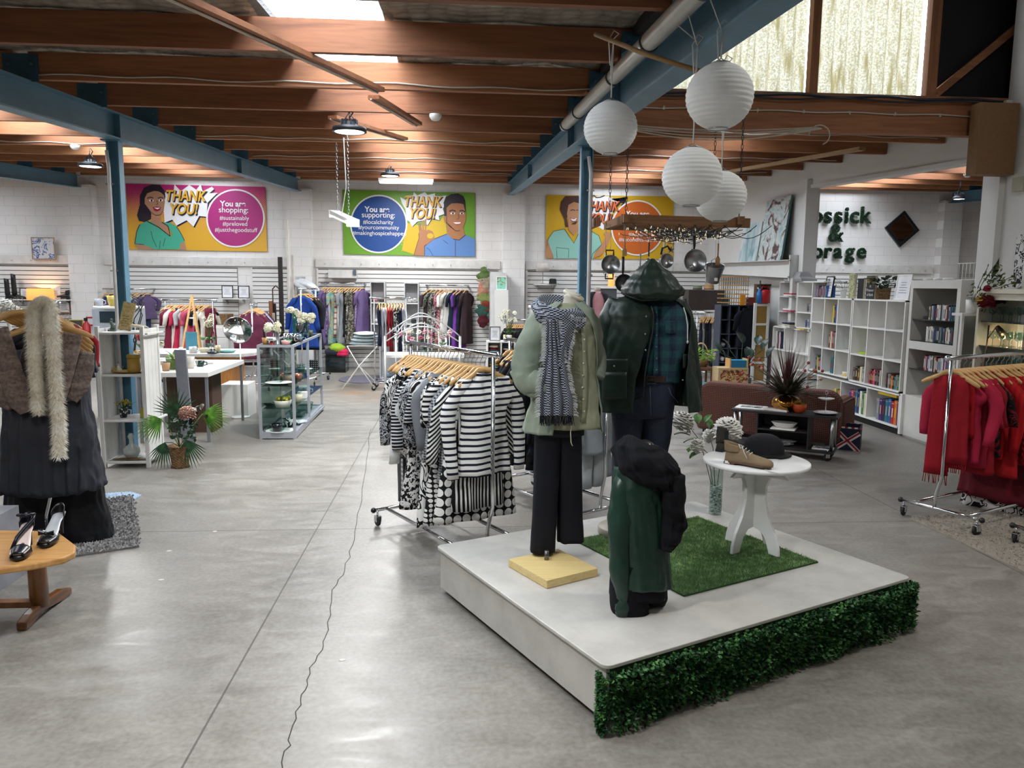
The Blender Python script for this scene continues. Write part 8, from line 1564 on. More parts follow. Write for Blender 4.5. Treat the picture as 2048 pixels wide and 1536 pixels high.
# arched white metal stands with flowers
def arch(px0,px1,py,Y,label,h=.25):
    a=at(px0,py,Y=Y); b=at(px1,py,Y=Y); t=E('metal_bed_frame',label,'bed frame'); 
    for x in(a.x,b.x): MB().tube([(x,Y,0),(x,Y,a.z)],.014,8).build('post',mm('#c2c2c2',.3,.6),t)
    for s_ in(1,.78): MB().tube([(lerp(a.x,b.x,u),Y,a.z-(1-s_)*.3+h*s_*math.sin(PI*u)) for u in [k/16 for k in range(17)]],.008,6).build('arched_rail',mm('#c9c9c9',.3,.5),t)
    for k in range(1,7): x=lerp(a.x,b.x,k/7); MB().tube([(x,Y,.3),(x,Y,a.z-.05+h*.8*math.sin(PI*k/7))],.005,6).build('spindle',mm('#c9c9c9',.3,.5),t)
arch(792,892,668,9.2,'white arched metal bed end, nearer one behind the black and white rack'); arch(770,920,672,8.6,'white arched metal bed end, wider one behind the black and white rack',.22)
R9=random.Random(21); bouquet('flower_vase','pink, white and magenta flowers in glass between the arched bed ends',onp_(850,690,8.95,at(850,690,Y=8.95).z-.1),glassvase([(.05,0),(.05,.15)]),[(SMF,(R9.uniform(-.28,.3),R9.uniform(-.06,.06),.17+R9.uniform(-.06,.12)),1.1,[mm('#c98a9a',.6),CW,mm('#a82a5c',.6)][min(2,int((k/26)*3))]) for k in range(26)],[(R9.uniform(-.25,.25),0,.1,R9.uniform(0,6),.5,.7) for _ in range(10)],z0=.12)
m=MB(); q=onp_(850,700,8.95); m.bx((q[0]-.45,8.75,at(850,690,Y=8.95).z-.13),(q[0]+.45,9.15,at(850,690,Y=8.95).z-.1)); m.bx((q[0]-.04,8.9,0),(q[0]+.04,9.0,at(850,690,Y=8.95).z-.13)); thing(m,'white_table',SW,'small white table between the arched bed ends','table')
# fabric bundle column and small cubes near the middle pier
cols=['#4f6238','#8f8470','#a57462','#77804a','#733226','#2a4a40','#4c1c22']
t=E('fabric_column','hanging column of patterned fabric pieces left of the middle pier','fabric',(at(968,560,Y=15.7).x,15.7,0)); q=at(968,560,Y=15.7)
for k,c in enumerate(cols): m=MB(); blob(m,(.03*math.sin(k*2),0,q.z+.1-.15*k),(.11+.02*(k%2),.05,.17),k+50,1.0); m.build('fabric_piece',fab('floral',c,dk(c,1.3),9,.9),t)
def box3(px0,px1,py0,py1,Y,dep,mat,name,label,cat=None,z0=None):
    a=at(px0,py0,Y=Y); b=at(px1,py1,Y=Y); return thing(MB().bx((a.x,Y,b.z if z0 is None else z0),(b.x,Y+dep,a.z)),name,mat,label,cat or name.replace('_',' '))
box3(981,1012,545,681,15.3,.5,mm('#d0cfd0',.5),'display_block','tall white display block at the middle pier',z0=0); box3(990,1016,580,681,14.9,.35,SW,'display_block','shorter white display block in front at the middle pier',z0=0)
zb_=at(1000,580,Y=15.0).z; frame('picture_book','teal patterned book on a small stand on the white block','book',1003,579,.2,.26,Y=15.05,face='-y',fm=WHT,pic=fab('zebra','#7fc4b0','#9a7a4a',4,.5,p2=.5),z=zb_+.002)
yq=12.6; a=at(974,683,Y=yq); b=at(1031,683,Y=yq); xm=(a.x+b.x)/2; zq=a.z; t=E('cube_unit','white four-cube unit of folded towels left of the sage mannequin','shelf unit',(xm,yq,0)); w=(b.x-a.x)/2
m=MB(); m.bx((-w,0,0),(-w+.02,.35,zq)); m.bx((w-.02,0,0),(w,.35,zq)); m.bx((-w+.02,.33,0),(w-.02,.35,zq)); m.bx((-w+.02,0,zq-.02),(w-.02,.33,zq)); m.build('carcass',SW,t); MB().bx((-.01,0,0),(.01,.33,zq-.02)).build('divider',SW,t)
for z in(zq-.26,zq-.52,zq-.78): MB().bx((-w+.02,0,z),(w-.02,.33,z+.015)).build('shelf',SW,t)
k=0
for cx_ in(-.5,.5):
    for r0_ in(zq-.245,zq-.505):
        for j in range(4):
            c=['#5a7fa8','#9ab5c4','#6b1f2a','#c9b8a5','#2a2c36','#7a93b0','#b8973f'][k%7]; m=MB(); blob(m,(xm+cx_*w,yq+.15,r0_+.028+j*.042),(w*.36,.12,.022),k,.3); thing(m,'folded_towel',mm(c,.9),'folded towel number %s counted up in the %s %s cube by the sage mannequin'%(ORD[j],'upper' if r0_>zq-.3 else 'lower','left' if cx_<0 else 'right'),'towel',group='towels in the four-cube unit'); k+=1
frame('framed_notice','silver framed notice on the four-cube unit','picture frame',990,682,.18,.24,Y=yq+.1,face='-y',fm=STEEL,lines=6,z=zq+.002,tilt=.05)
R9=random.Random(31); bouquet('orchid','white orchid in a white pot on the four-cube unit',onp_(1018,682,yq+.12,zq+.001),solidvase([(.001,0),(.045,0),(.05,.1),(.045,.1)],SW),[(SMF,(R9.uniform(-.17,.1),R9.uniform(-.05,.05),.42+R9.uniform(-.08,.09)),1.15,CW) for _ in range(20)],[(R9.uniform(-.08,.1),0,.13,R9.uniform(0,6),.3,1.2) for _ in range(6)],z0=.1)
cup('cream square candle on the four-cube unit',onp_(1009,683,yq+.06,zq+.001),.022,.11,mm('#cfc38f',.5),r0=.022,name='candle',cat='candle'); box3(1019,1030,676,683,yq+.05,.06,mm('#b59a50',.5,0,.3,30),'candle_box','small gold candle box on the four-cube unit',z0=zq+.001)
z3,_=wshelf(1066,1113,568,'grey wall shelf with lamp and black hat behind the sage mannequin')
lampshade(1086,527,543,26,15.75,'pale drum lampshade on a thin stem on the wall shelf','#c9c1ba',0,base=z3+.001)
def hat(label,px,Y,z,col,r=.13,h=.11,fl=1.0):
    q=at(px,600,Y=Y); t=E('hat',label,'hat',(q.x,Y,z)); MB().lathe([(r,0.004),(r*.99,.009),(r*.6,.006),(r*.57,h*.8),(r*.45,h),(.001,h*.93)],n=28).build('crown_and_brim',mm(col,.85),t); MB().lathe([(r*.6,.012),(r*.6,.03)],n=28,cap=False).build('band',mm('#1a1a1a' if fl else '#6b4a2c',.7),t)
hat('black trilby on the wall shelf beside the drum lampshade',1105,15.75,z3+.001,'#0e0f13')
# suit bust behind the blue post
yq=11.8; c=at(1195,575,Y=yq); t=E('display_bust','bust form in a black blazer and pink shirt behind the right blue post','mannequin',(c.x,yq,0)); zc=c.z
MB().lathe([(.001,0),(.14,0),(.13,.02),(.02,.03)],n=24).build('base',BLK,t); MB().tube([(0,0,.03),(0,0,zc-.6)],.015,8).build('pole',STEEL,t); MB().lathe([(.05,zc-.1),(.045,zc-.03),(.05,zc+.0),(.001,zc+.01)],n=20).build('neck',mm('#b5ada0',.5),t)
m=MB(); m.loft([[(rx*math.cos(a),ry*math.sin(a),z) for a in [2*PI*k/32 for k in range(32)]] for z,rx,ry in((zc-.62,.15,.1),(zc-.4,.15,.11),(zc-.2,.17,.11),(zc-.09,.1,.07),(zc-.06,.055,.055))]); m.build('pink_shirt',fab('plain','#b9848a'),t)
m=MB(); m.loft([[(rx*math.cos(a)*(1+.02*math.sin(9*a)),ry*math.sin(a),z) for a in [math.radians(-62+304*k/32) for k in range(33)]] for z,rx,ry in((zc-.68,.2,.13),(zc-.4,.19,.135),(zc-.2,.21,.135),(zc-.1,.15,.09),(zc-.07,.08,.075))],closed=False); m.build('blazer',fab('plain','#15161c'),t,solid=.01)
for s_ in(-1,1): MB().tube([(s_*.17,0,zc-.14),(s_*.225,0,zc-.35),(s_*.235,-.02,zc-.62)],[.05,.055,.045],12).build('sleeve',fab('plain','#15161c'),t)
lampshade(1223,548,576,13,15.6,'lit warm slim lamp behind the raincoat shoulder','#e0a860',.9); box3(1190,1235,573,577,15.4,.4,WHT,'display_ledge','white ledge behind the bust carrying the warm lamp'); box3(1196,1232,577,640,15.42,.35,mm('#4a4a4e',.6),'cupboard','dark grey cabinet under the white shelf board behind the raincoat',z0=0)
yq=9.6; q=at(1195,690,Y=yq); t=E('pedestal','slim white pedestal with crystal vase between the mannequins','pedestal',(q.x,yq,0)); MB().bx((-.15,-.15,0),(.15,.15,q.z)).build('column',SW,t)
cup('large crystal bowl vase between the two tall mannequins',(q.x,yq,q.z+.001),.13,.2,GL,name='vase',cat='vase'); R9=random.Random(41); bouquet('flower_vase','dried green hydrangea in a glass vase behind the post foot',onp_(1178,640,11.0,.9),glassvase([(.04,0),(.05,.25)]),[(HY,(R9.uniform(-.06,.06),0,.33+R9.uniform(-.04,.04)),.8,mm('#7d7f4f',.7,0,.3,20)) for _ in range(4)],z0=.2)
m=MB(); q=onp_(1178,640,11.0); m.bx((q[0]-.3,10.9,.0),(q[0]+.2,11.2,.899)); thing(m,'display_block',mm('#bdbdbf',.5),'grey white display block carrying the dried hydrangea vase','display block')
R9=random.Random(42); q=onp_(1104,596,12.2); bouquet('flower_vase','peach carnations in a vase behind the sage mannequin neck',(q[0],12.2,q[2]-.12),glassvase([(.04,0),(.05,.1)]),[(HY,(R9.uniform(-.07,.08),0,.13+R9.uniform(-.03,.04)),.6,mm('#c9a08c',.7,0,.2,20)) for _ in range(6)],z0=.05); tbl('white table behind the sage mannequin carrying the peach carnations',q[0]-.35,q[0]+.25,12.1,12.45,q[2]-.121,.035,legmat=SW)
# clothes hanging beyond: hat cabinet, wine rack, cube unit, bookcase
yq=14.6; a=at(1378,580,Y=yq); b=at(1447,640,Y=yq); t=E('sideboard','dark brown cabinet above the jeans rail carrying hats','cabinet',(a.x,yq,0)); MB().bx((0,0,a.z-.38),(b.x-a.x,.4,a.z)).build('carcass',mm('#3a2f2c',.5,0,.15,6),t)
for x in(.03,b.x-a.x-.05): MB().bx((x,.1,0),(x+.03,.3,a.z-.381)).build('leg',mm('#3a3634',.5),t)
hat('straw hat on the dark cabinet, right one',1417,yq+.2,a.z+.001,'#a88560',.16,.12,0); hat('olive cap on the dark cabinet, left of the straw hat',1394,yq+.2,a.z+.001,'#6a705a',.15,.09); 
yq=12.4; xa,xb=at(1443,610,Y=yq),at(1497,610,Y=yq); zt7=xa.z; CG=mm('#3a3f4d',.55,0,.08,4)
t=E('cube_organiser','dark slate cube organiser with shoes right of the jeans rail','shelf unit',((xa.x+xb.x)/2,yq,0)); w=(xb.x-xa.x)/2; m=MB()
for k in range(4): x=-w+2*w*k/3; m.bx((x-.008,0,0),(x+.008,.3,zt7))
for k in range(7): z=zt7*k/6; m.bx((-w,.0,max(0,z-.016)),(w,.3,max(.016,z)))
m.bx((-w,.29,0),(w,.3,zt7)); m.build('cube_frame',CG,t); MB().bx((w+.01,.0,0),(w+.28,.3,zt7)).build('side_bay',mm('#171a26',.6),t)
for i,(c_,r_,col,l) in enumerate(((0,3,'#8f8f93','grey shoes'),(2,3,'#b9b9bb','pale sandals'),(0,2,'#c9c9c9','white sneakers'),(0,1,'#b02a22','red children shoes'),(1,1,'#55575c','grey backpack'))):
    m=MB(); z=zt7*r_/6+.002; blob(m,((xa.x+xb.x)/2-w+2*w*(c_+.5)/3,yq+.13,z+.045),(.06,.1,.045),i,.4); thing(m,'shoe_pair' if 'pack' not in l else 'backpack',mm(col,.7),l+' in a cube of the dark slate organiser','shoes')
# peg rack on top
a=at(1445,552,Y=yq); b=at(1496,608,Y=yq); t=E('wine_rack','slatted timber and wire bottle rack on the dark slate organiser','rack',((xa.x+xb.x)/2,yq,zt7+.001)); H_=a.z-zt7
for k in range(7): z=.03+(H_-.05)*k/6; MB().bx((-w,.0,z),(w,.02,z+.016)).build('slat',PINE,t); MB().bx((-w,.2,z),(w,.22,z+.016)).build('slat',PINE,t)
m=MB()
for k in range(12):
    x=-w+.02+k*(2*w-.04)/11; m.beam((x,.01,.0),(x,.01,H_-.02),.006,.006,up=(0,1,0)); m.beam((x,.21,.0),(x,.21,H_-.02),.006,.006,up=(0,1,0))
m.build('wire_uprights',BLK,t)
q=at(1483,608,Y=yq); thing(MB().bx((q.x-.04,yq-.06,zt7+.001),(q.x+.04,yq-.01,zt7+.17)),'toy_box',mm('#d08a1c',.5),'orange boxed toy at the front of the bottle rack','box'); q=at(1498,608,Y=yq); thing(MB().bx((q.x-.02,yq+.0,zt7+.001),(q.x+.1,yq+.1,zt7+.13)),'tin',mm('#7a3a34',.5,0,.2,9),'reddish tin right of the orange boxed toy','tin')
# dark jacket hanging, white ladder frame, brown bookcase, flasks
yq=12.0; q=at(1506,640,Y=yq); o=inst(gmesh('coat',.62,.15,2,.3),'jacket',None,(q.x,12.31,at(1506,618,Y=yq).z),.1,fab('plain','#0f111b')); tag(o,'black jacket hanging at the right of the slate organiser','jacket')
a=at(1512,606,Y=12.2); b=at(1538,606,Y=12.2); t=E('ladder_frame','white distressed ladder frame with mustard panels','frame',((a.x+b.x)/2,12.2,0)); w=(b.x-a.x)/2
for s_ in(-1,1): MB().bx((s_*w-.02,0,0),(s_*w+.02,.05,a.z)).build('stile',OW,t)
for k in range(5): z=.15+k*(a.z-.2)/4; MB().bx((-w,.005,z),(w,.045,z+.035)).build('rung',OW,t)
MB().bx((-w+.02,.02,.1),(w-.02,.03,a.z-.02)).build('mustard_panel',mm('#8a6a2c',.6,0,.15,6),t)
t=E('water_flask','blue water flask on top of the ladder frame','flask',(a.x+.06,12.22,a.z)); MB().lathe([(.001,0),(.045,0),(.045,.16),(.025,.2),(.025,.23),(.001,.23)],n=20).build('body',mm('#1f6ab0',.3),t)
t=E('picnic_jug','red insulated jug with handle on top of the ladder frame','jug',(b.x-.06,12.24,a.z)); MB().lathe([(.001,0),(.085,0),(.09,.18),(.08,.2),(.001,.22)],n=24).build('body',mm('#b0141c',.3),t); MB().tube([(-.06,0,.2),(-.05,0,.26),(.05,0,.26),(.06,0,.2)],.008,6).build('handle',mm('#b0141c',.3),t)
q=at(1516,560,Y=12.6); t=E('coffee_press','tall clear and black coffee press behind the flasks','jug',(q.x,12.5,a.z)); MB().lathe([(.05,0),(.05,.28)],n=20).build('beaker',GL,t); MB().lathe([(.053,.28),(.05,.3),(.01,.31),(.012,.36),(.001,.365)],n=20).build('lid',BLK,t)
ya_=12.7; a=at(1522,568,Y=ya_); b=at(1560,568,Y=ya_); t=E('brown_bookcase','narrow brown bookcase holding glassware left of the white bookcases','bookcase',((a.x+b.x)/2+.0,ya_,0)); w=(b.x-a.x)/2; BR=mm('#4a2c20',.4,0,.15,6)
m=MB(); m.bx((-w,0,0),(-w+.02,.3,a.z)); m.bx((w-.02,0,0),(w,.3,a.z)); m.bx((-w+.02,.28,0),(w-.02,.3,a.z)); m.bx((-w+.02,0,a.z-.02),(w-.02,.28,a.z)); m.build('carcass',BR,t)
for k in range(6): z=.05+k*(a.z-.1)/6; MB().bx((-w+.02,0,z),(w-.02,.28,z+.018)).build('shelf',wood('#6b4632','#8a5f45',3),t)
for k in range(1,6): cup('clear glass jug in the brown bookcase, shelf %s from the floor'%ORD[k],((a.x+b.x)/2-.0,ya_+.12,.0695+k*(a.z-.1)/6),.055,.09,GL,name='jug',cat='glassware',group='glass jugs in the brown bookcase')
# plants and crates beyond the sofa
q=at(1400,745,Y=10.6); t=E('flower_basket','wicker basket with hooped handle and lime foliage on a stool','basket',(q.x,10.6,at(1400,733,Y=10.6).z)); MB().lathe([(.001,0),(.09,0),(.12,.1),(.115,.1),(.001,.08)],n=24).build('basket_body',WOV,t); MB().tube([(.115*math.cos(a),0,.09+.24*math.sin(a)) for a in [PI*k/14 for k in range(15)]],.01,8).build('handle',wood('#b98d6a','#d6b090',3),t)
m=MB(); R9=random.Random(51)
for k in range(130): leafq(m,V((R9.uniform(-.12,.16),R9.uniform(-.1,.06),.1+R9.uniform(-.03,.14))),V((R9.uniform(-1,1.3),R9.uniform(-1,.3),R9.uniform(-.6,.8))),V((R9.uniform(-.5,.5),-.3,1)),.08,.022)
m.build('lime_foliage',leafmat('#5f8f24','#86b53a','#b5d660'),t,kind='stuff')
for k in range(7): inst(SMF,'bloom',t,(.07+R9.uniform(-.03,.12),-.08,.12+R9.uniform(-.02,.08)),mat=mm('#d6b9bf',.6),scale=.7)
q2=at(1400,733,Y=10.6); tbl('brown timber stool under the flower basket',q2.x-.16,q2.x+.16,10.45,10.75,q2.z-.001,.03,wood('#5c3a26','#7a5036',2),name='stool',legmat=wood('#5c3a26','#7a5036',2,'Z'))
yq=10.2; a=at(1437,736,Y=yq); b=at(1496,770,Y=yq); t=E('picture_crate','pale timber crate with an old printed picture on its side behind the sofa','crate',((a.x+b.x)/2,yq,0)); w=(b.x-a.x)/2
MB().bx((-w,0,a.z-.3),(w,.25,a.z)).build('crate_body',wood('#a88f68','#c9b289',2),t); MB().bx((-w+.03,-.004,a.z-.27),(w-.03,-.0005,a.z-.025)).build('printed_picture',fab('floral','#c4b07a','#8c3a2a',5,.6,p2=.45),t); text('The Pride of Maori',.035,mm('#4a2a20',.6),t,(0,-.006,a.z-.05),(PI/2,0,0)); MB().bx((-w+.05,.05,0),(w-.05,.2,a.z-.3)).build('stand',DW,t)
q=at(1474,735,Y=yq+.1); t=E('basket','blue woven open basket with timber ends on the picture crate','basket',(q.x,yq+.12,a.z+.001)); MB().bx((-.12,-.08,0),(.12,.08,.1)).build('woven_side',fab('stripe','#2f7fa5','#1f5a7a',60,.7),t)
for s_ in(-1,1): MB().bx((s_*.12-.01,-.09,0),(s_*.12+.01,.09,.12)).build('timber_end',PINE,t)
yq=10.9; q=at(1475,735,Y=yq); t=E('monstera_plant','dark split leaved plant behind the picture crate','plant',(q.x+.05,yq,.0)); zz=at(1475,720,Y=yq).z; MB().lathe([(.001,0),(.14,0),(.16,zz*.6),(.15,zz*.6)],n=24).build('planter',mm('#3a3634',.6),t); lm2=leaf_mesh(.28,.2,leafmat('#1c2a24','#2c3d34','#46584c',.4))
for k,(x,y,rr_) in enumerate(((1440,705,.5),(1460,700,1.2),(1485,688,2.0),(1515,690,-.6),(1525,700,-1.2),(1500,720,.1),(1450,715,1.0),(1535,715,-1.4))): p=at(x,y,Y=yq); inst(lm2,'leaf',t,(p.x-q.x-.05,0,p.z),rot=(.9,0,rr_),scale=.6+.1*(k%3)); MB().tube([(0,0,zz*.55),((p.x-q.x-.05)*.5,0,zz*.9+.1),(p.x-q.x-.05,0,p.z)],.006,5).build('stem',DKL,t)
# ---------------- right wall: steel beam, paintings, letters, mirror ----------------
a=at(1408,530,X=XR-.15); b=at(1600,506,X=XR-.15); zb=a.z-.0; ya_,yb2=15.2,11.55; WB=mm('#cdcbc8',.45,0,.05,3)
t=E('white_steel_beam','white painted steel beam projecting along the right wall under the paintings','beam'); zc=2.06
def taper(dx0,dx1,za0,za1,zb0,zb1,nm): m=MB(); m.add([(x,y,z) for y,zs_ in((yb2,(zb0,zb1)),(ya_,(za0,za1))) for x,z in((XR+dx0,zs_[0]),(XR+dx1,zs_[0]),(XR+dx1,zs_[1]),(XR+dx0,zs_[1]))],[(0,1,2,3),(7,6,5,4),(0,4,5,1),(1,5,6,2),(2,6,7,3),(3,7,4,0)]); m.build(nm,WB,t)
taper(-.12,-.11,1.98,2.17,1.86,2.12,'web'); taper(-.2,-.03,2.17,2.18,2.12,2.13,'flange'); taper(-.2,-.03,1.97,1.98,1.85,1.86,'flange')
MB().bx((XR-.22,yb2-.03,1.8),(XR-.02,yb2,2.2)).build('end_plate',WB,t)
MB().bx((XR-.2,yb2-.12,1.2),(XR-.05,yb2-.03,1.85)).build('stub_post',WB,t); m=MB()
for z in(1.87,2.12): m.tube([(XR-.23,yb2-.06,z),(XR-.23,yb2-.02,z)],.014,6)
m.build('bolts',STEEL,t)
def paint(label,y0,y1,z0,z1,mat,fm,th=.03,lean=.12):
    t=E('painting',label,'painting',(XR-.16,(y0+y1)/2,z0)); w=(y1-y0)/2; h=z1-z0; T=Matrix.Rotation(lean,4,'Y'); m=MB(); m.T=T; m.bx((-th,-w,0),(0,w,h)); m.build('frame',fm,t); m=MB(); m.T=T; d=.0 if 'canvas' in label else .06; m.bx((-th-.003,-w+d,d),(-th-.0005,w-d,h-d)); m.build('painted_canvas',mat,t)
a=at(1480,400,X=XR-.15); n=N('abstract_canvas'); c=n.ramp(n.noise(2.6,5,None,.65,1.5),[(.3,'#3a2424'),(.43,'#5c3f3c'),(.5,'#c9cfcd'),(.62,'#8fb0b3'),(.72,'#d9dad6')]); n.bump(n.noise(9,4),.4,.02); AB=n.fin(c,.6)
yp0,zp0=at(1567,500,X=XR-.15).y,2.135; yp1=at(1520,508,X=XR-.15).y; zt8=at(1560,392,X=XR-.1).z
paint('large abstract canvas in teal, white and dark red leaning on the white beam',yp0,yp1,zp0,zt8-.02,AB,mm('#48706f',.6))
n=N('watery_print'); AB2=n.fin(n.ramp(n.noise(3.5,5,n.mapc((1,1,.5)),.6,1),[(.35,'#5c8a94'),(.5,'#a3bfc4'),(.65,'#d3d8d8')]),.4)
yq1=at(1482,510,X=XR-.15).y; paint('pale framed watery print leaning behind the abstract canvas',yp1+.05,yq1,2.15,at(1500,447,X=XR-.15).z,AB2,mm('#c9bdb0',.5))
# leafy letters
LFM=leafmat('#0f2417','#1d3c24','#32583a',.6)
def letter(ch,px,py,hpx,label):
    Yl=YB-.04; q=at(px,py,Y=Yl); s=hpx/FPX*Yl; cu=bpy.data.curves.new('t','FONT'); cu.body=ch; cu.size=s*1.9; cu.extrude=.02; cu.offset=.004; cu.align_x='CENTER'; o=bpy.data.objects.new('t',cu); COL.objects.link(o); me=bpy.data.meshes.new_from_object(o.evaluated_get(bpy.context.evaluated_depsgraph_get())); bpy.data.objects.remove(o)
    me.calc_loop_triangles(); m=MB(); vs=[v.co.copy() for v in me.vertices]; R_=random.Random(ord(ch)+px)
    m.add([(v.x,-v.z,v.y) for v in vs],[tuple(t.vertices) for t in me.loop_triangles])
    tris=[t for t in me.loop_triangles]; ar=[t.area for t in tris]; cum=np.cumsum(ar)
    for k in range(650):
        t=tris[int(np.searchsorted(cum,R_.random()*cum[-1]))]; a,b=R_.random(),R_.random()
        if a+b>1: a,b=1-a,1-b
        p=vs[t.vertices[0]]*(1-a-b)+vs[t.vertices[1]]*a+vs[t.vertices[2]]*b; leafq(m,V((p.x,-abs(p.z)-.005,p.y)),V((R_.uniform(-1,1),-.6,R_.uniform(-1,1))),V((R_.uniform(-1,1),R_.uniform(-1,1),R_.uniform(-1,1))),0.024,.016)
    bpy.data.meshes.remove(me); m.build('leafy_letter',LFM,loc=(q.x,Yl-.03,q.z),label=label,cat='letter',group='leafy wall letters')
for ch,x,l in (('o',1631,'green leafy letter o, first visible of the upper word'),('s',1653,'first green leafy letter s of the upper word'),('s',1674,'second green leafy letter s of the upper word'),('i',1690,'green leafy letter i of the upper word'),('c',1706,'green leafy letter c of the upper word'),('k',1727,'green leafy letter k ending the upper word')): letter(ch,x,446,24,l)
letter('&',1669,483,26,'green leafy ampersand between the two words')
for ch,x,l in (('f',1613,'green leafy letter f of the lower word, mostly behind the column'),('o',1632,'green leafy letter o of the lower word'),('r',1652,'green leafy letter r of the lower word'),('a',1673,'green leafy letter a of the lower word'),('g',1697,'green leafy letter g of the lower word'),('e',1720,'green leafy letter e ending the lower word')): letter(ch,x,516,22,l)
c=at(1804,458,Y=YB-.05); e=at(1838,455,Y=YB-.05).x-c.x; t=E('diamond_mirror','square mirror in a dark frame hung as a diamond in the side room','mirror',(c.x,YB-.04,c.z)); T=Matrix.Rotation(PI/4+.06,4,'Y'); s=e*.72
m=MB(); m.T=T; 
for a,b in(((-s,-s),(s,-s+.06)),((-s,s-.06),(s,s)),((-s,-s+.06),(-s+.06,s-.06)),((s-.06,-s+.06),(s,s-.06))): m.bx((a[0],-.03,a[1]),(b[0],.01,b[1]))
m.build('frame',mm('#1c1a1c',.4),t); m=MB(); m.T=Matrix.Rotation(-.0,4,'X')@T; m.bx((-s+.06,-.012,-s+.06),(s-.06,0,s-.06)); m.build('mirror_glass',mm('#c9cccc',.03,1,.01),t)
# ---------------- right edge: cream glass cabinet, flowers, desk lamp, zebra picture ----------------
XC=4.98; a=at(1957,580,X=XC); CC=mm('#cfc9b8',.45,0,.05,4); zc=a.z; t=E('glass_dresser','cream dresser with glass shelves of stemware at the right edge','cabinet',(XC,a.y,0),-PI/2); Wd=1.3; Dd=.3
for nm,p_,q_ in (('side',(0,0,0),(.03,Dd,zc-.03)),('side',(Wd-.03,0,0),(Wd,Dd,zc-.03)),('cornice',(-.03,-.03,zc-.03),(Wd+.03,Dd,zc+.01)),('fascia',(.03,0,zc-.09),(Wd-.03,.02,zc-.03)),('back_panel',(.03,Dd-.015,0),(Wd-.03,Dd,zc-.03)),('base_cupboard',(.03,.01,0),(Wd-.03,Dd-.02,.6))): MB().bx(p_,q_).build(nm,CC,t)
sz=[zc-.30,zc-.53,zc-.76]
for z in sz: MB().bx((.03,.03,z),(Wd-.03,Dd-.02,z+.008)).build('glass_shelf',mm('#27332f',.05,0,.1,3),t)
for j,z in enumerate(sz):
    for k in range(6):
        for dd in(.09,.2): q=(XC+dd,a.y-.1-k*.11-.03*(j%2),z+.0085); tt=E('wine_glass','clear stemmed glass, %s from the far end, %s dresser shelf, %s row'%(ORD[k],['top','middle','lower'][j],'front' if dd<.15 else 'back'),'glass',q,0,'stemware in the cream dresser'); MB().lathe([(.03,0),(.004,.004),(.004,.06),(.03,.08),(.035,.11),(.028,.14)],n=16,cap=False).build('bowl_and_stem',GL,tt)
YM=a.y+.12; q=at(1932,612,Y=YM); t=E('mirror_cabinet','white framed upright mirror panel left of the cream dresser','mirror',(q.x+.0,YM,0)); zt9=at(1945,632,Y=YM).z; x1_=at(1960,640,Y=YM).x-q.x; MB().bx((-.03,0,.5),(-.005,.03,zt9)).build('frame_side',SW,t); MB().bx((x1_-.0,0,.5),(x1_+.03,.03,zt9)).build('frame_side',SW,t); MB().bx((-.03,0,zt9),(x1_+.03,.16,zt9+.025)).build('frame_top',SW,t); MB().bx((-.004,.01,.5),(x1_,.025,zt9)).build('mirror_glass',mm('#9a9c9c',.05,1,.02),t); MB().bx((-.03,.0,0),(x1_+.03,.3,.5)).build('base',CC,t)
q=at(1990,622,Y=6.5); t=E('flower_arrangement','large arrangement of crimson peonies, yellow daisies and greenery in a white vase at right','flower arrangement',(at(1962,630,Y=YM).x-.06,YM+.06,zt9+.026)); MB().lathe([(.001,0),(.05,0),(.055,.13),(.05,.13)],n=20).build('vase',SW,t); o0=t.location
def rp(x,y,dy=0): k_=at(x,y,Y=6.95+dy); return (k_.x-o0.x,k_.y-o0.y,k_.z-o0.z)
for (x,y,me,s,c) in ((1974,600,PE,1.25,'#7a0f22'),(1975,575,RO,.7,'#9c2030'),(2000,598,PE,.8,'#6a0f20'),(1958,597,SMF,1.3,'#c9a01c'),(1999,580,SMF,1.2,'#b88a1c'),(1942,589,SMF,1.2,'#b9b9b5'),(1982,581,SMF,.9,'#c9c9c0'),(1956,612,SMF,.9,'#bdbab0'),(1989,590,SMF,.9,'#c9c9c0'),(1998,551,HY,.2,'#5a6e2a'),(2026,552,HY,.25,'#6f7f34'),(2028,565,HY,.3,'#7f8f3a'),(2004,565,HY,.25,'#5f6f3a')): inst(me,'bloom',t,rp(x,y,-.08),mat=mm(c,.6,0,.25,20),scale=s)
m=MB(); R9=random.Random(61)
for x,y in((1998,551),(2026,552),(2028,565),(1974,600),(1942,589),(1958,597),(1985,540),(1975,535),(1990,530),(2010,545)): m.tube([(0,0,.1),V(rp(x,y,-.05))*.5+V((0,0,.08)),V(rp(x,y,-.06))],.003,5)
m.build('stems',GLF,t); m=MB()
for k in range(150):
    x,y=R9.choice([(1985,545),(1995,560),(2010,570),(1975,560),(1950,585),(1965,590),(1990,575),(1975,612),(1992,540)]); leafq(m,V(rp(x+R9.uniform(-12,12),y+R9.uniform(-14,14),-.04)),V((R9.uniform(-1,1),-.4,R9.uniform(-.5,1))),V((0,-1,.4)),.045,.016)
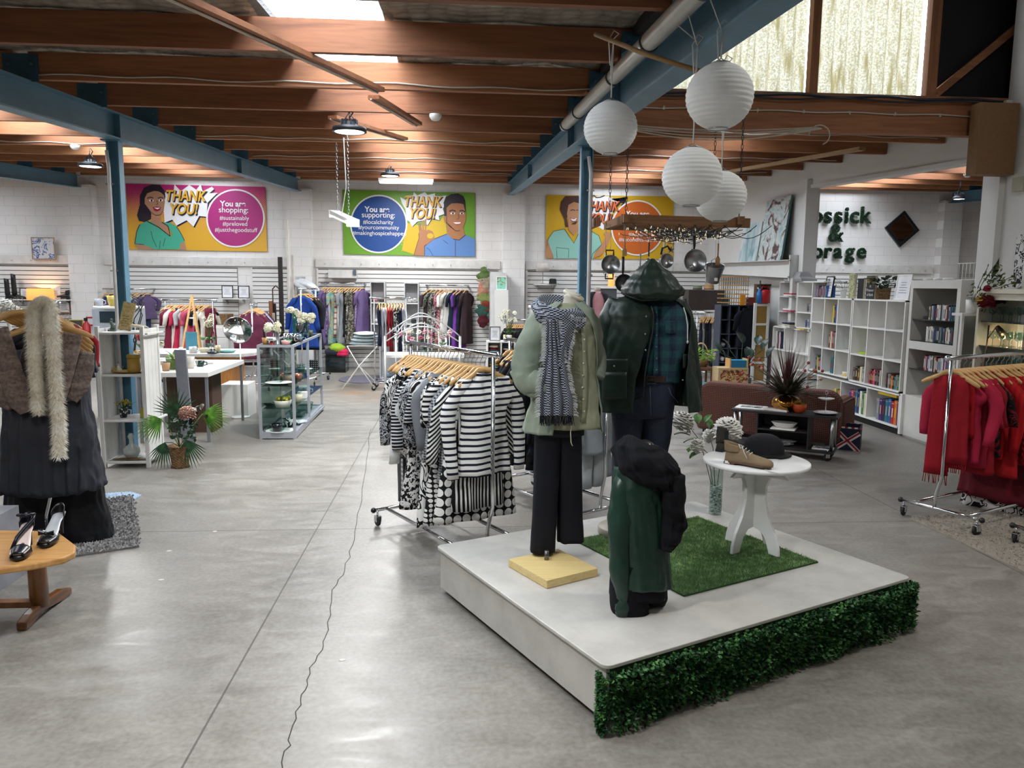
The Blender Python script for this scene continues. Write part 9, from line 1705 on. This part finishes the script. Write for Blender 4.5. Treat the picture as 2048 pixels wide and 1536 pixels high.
m.build('greenery',leafmat('#2c3f24','#4f6638','#8a964f'),t,kind='stuff'); m=MB(); leafq(m,V(rp(1982,560)),V((.3,0,1)),V((0,-1,0)),.22,.06); m.build('dark_spike_leaf',mm('#15161a',.5),t)
q=at(1970,690,Y=6.9); t=E('desk_lamp','lit bronze reading lamp with tilted head beside the cream dresser','lamp',(q.x,6.9,.62)); BRZ=mm('#4a4038',.3,.8); hd_=at(1992,668,Y=6.85)
MB().tube([(0,0,.0),(.01,0,.3),(.02,0,at(1972,650,Y=6.9).z-.62)],.008,8).build('stem',BRZ,t); MB().lathe([(.001,0),(.07,0),(.06,.015),(.001,.02)],n=20).build('base',BRZ,t); MB().tube([(.02,0,.62),(.03,-.02,.66),(hd_.x-q.x+.0,-.05,hd_.z-.62+.07)],.005,6).build('arm',BRZ,t)
m=MB(); m.T=Matrix.Translation((hd_.x-q.x+.03,-.06,hd_.z-.62+.03))@Matrix.Rotation(-.7,4,'Y'); m.lathe([(.035,-.04),(.03,.0),(.02,.05),(.001,.055)],n=20,cap=False); m.build('shade',BRZ,t,solid=.002); m=MB(); m.ball((hd_.x-q.x+.045,-.06,hd_.z-.62+.01),.02,10,6); m.build('bulb',emi('#fff1d0',8),t); thing(MB().bx((q.x-.08,6.75,0),(q.x+.2,7.02,.619)),'side_cabinet',CC,'cream side cabinet under the bronze reading lamp','cabinet')
l=bpy.data.lights.new('reading_bulb','POINT'); l.energy=2; l.color=(1,.72,.42); l.shadow_soft_size=.03; o=bpy.data.objects.new('reading_bulb',l); COL.objects.link(o); o.location=(hd_.x+.05,6.8,hd_.z-.03)
a=at(2038,470,X=XR-.02); b=at(2075,575,X=XR-.02); t=E('zebra_picture','black and white zebra stripe picture on the right wall edge','picture',(XR-.02,a.y-.3,b.z)); MB().bx((-.02,-.3,0),(0,.3,a.z-b.z)).build('canvas',fab('zebra','#d9d9d9','#101012',7,.5,p2=.5),t)
thing(MB().bx((XR-.05,6.95,2.62),(XR-.001,7.1,2.75)),'junction_box',mm('#a8a490',.5),'small beige junction box on the wall by the chipboard box','junction box')
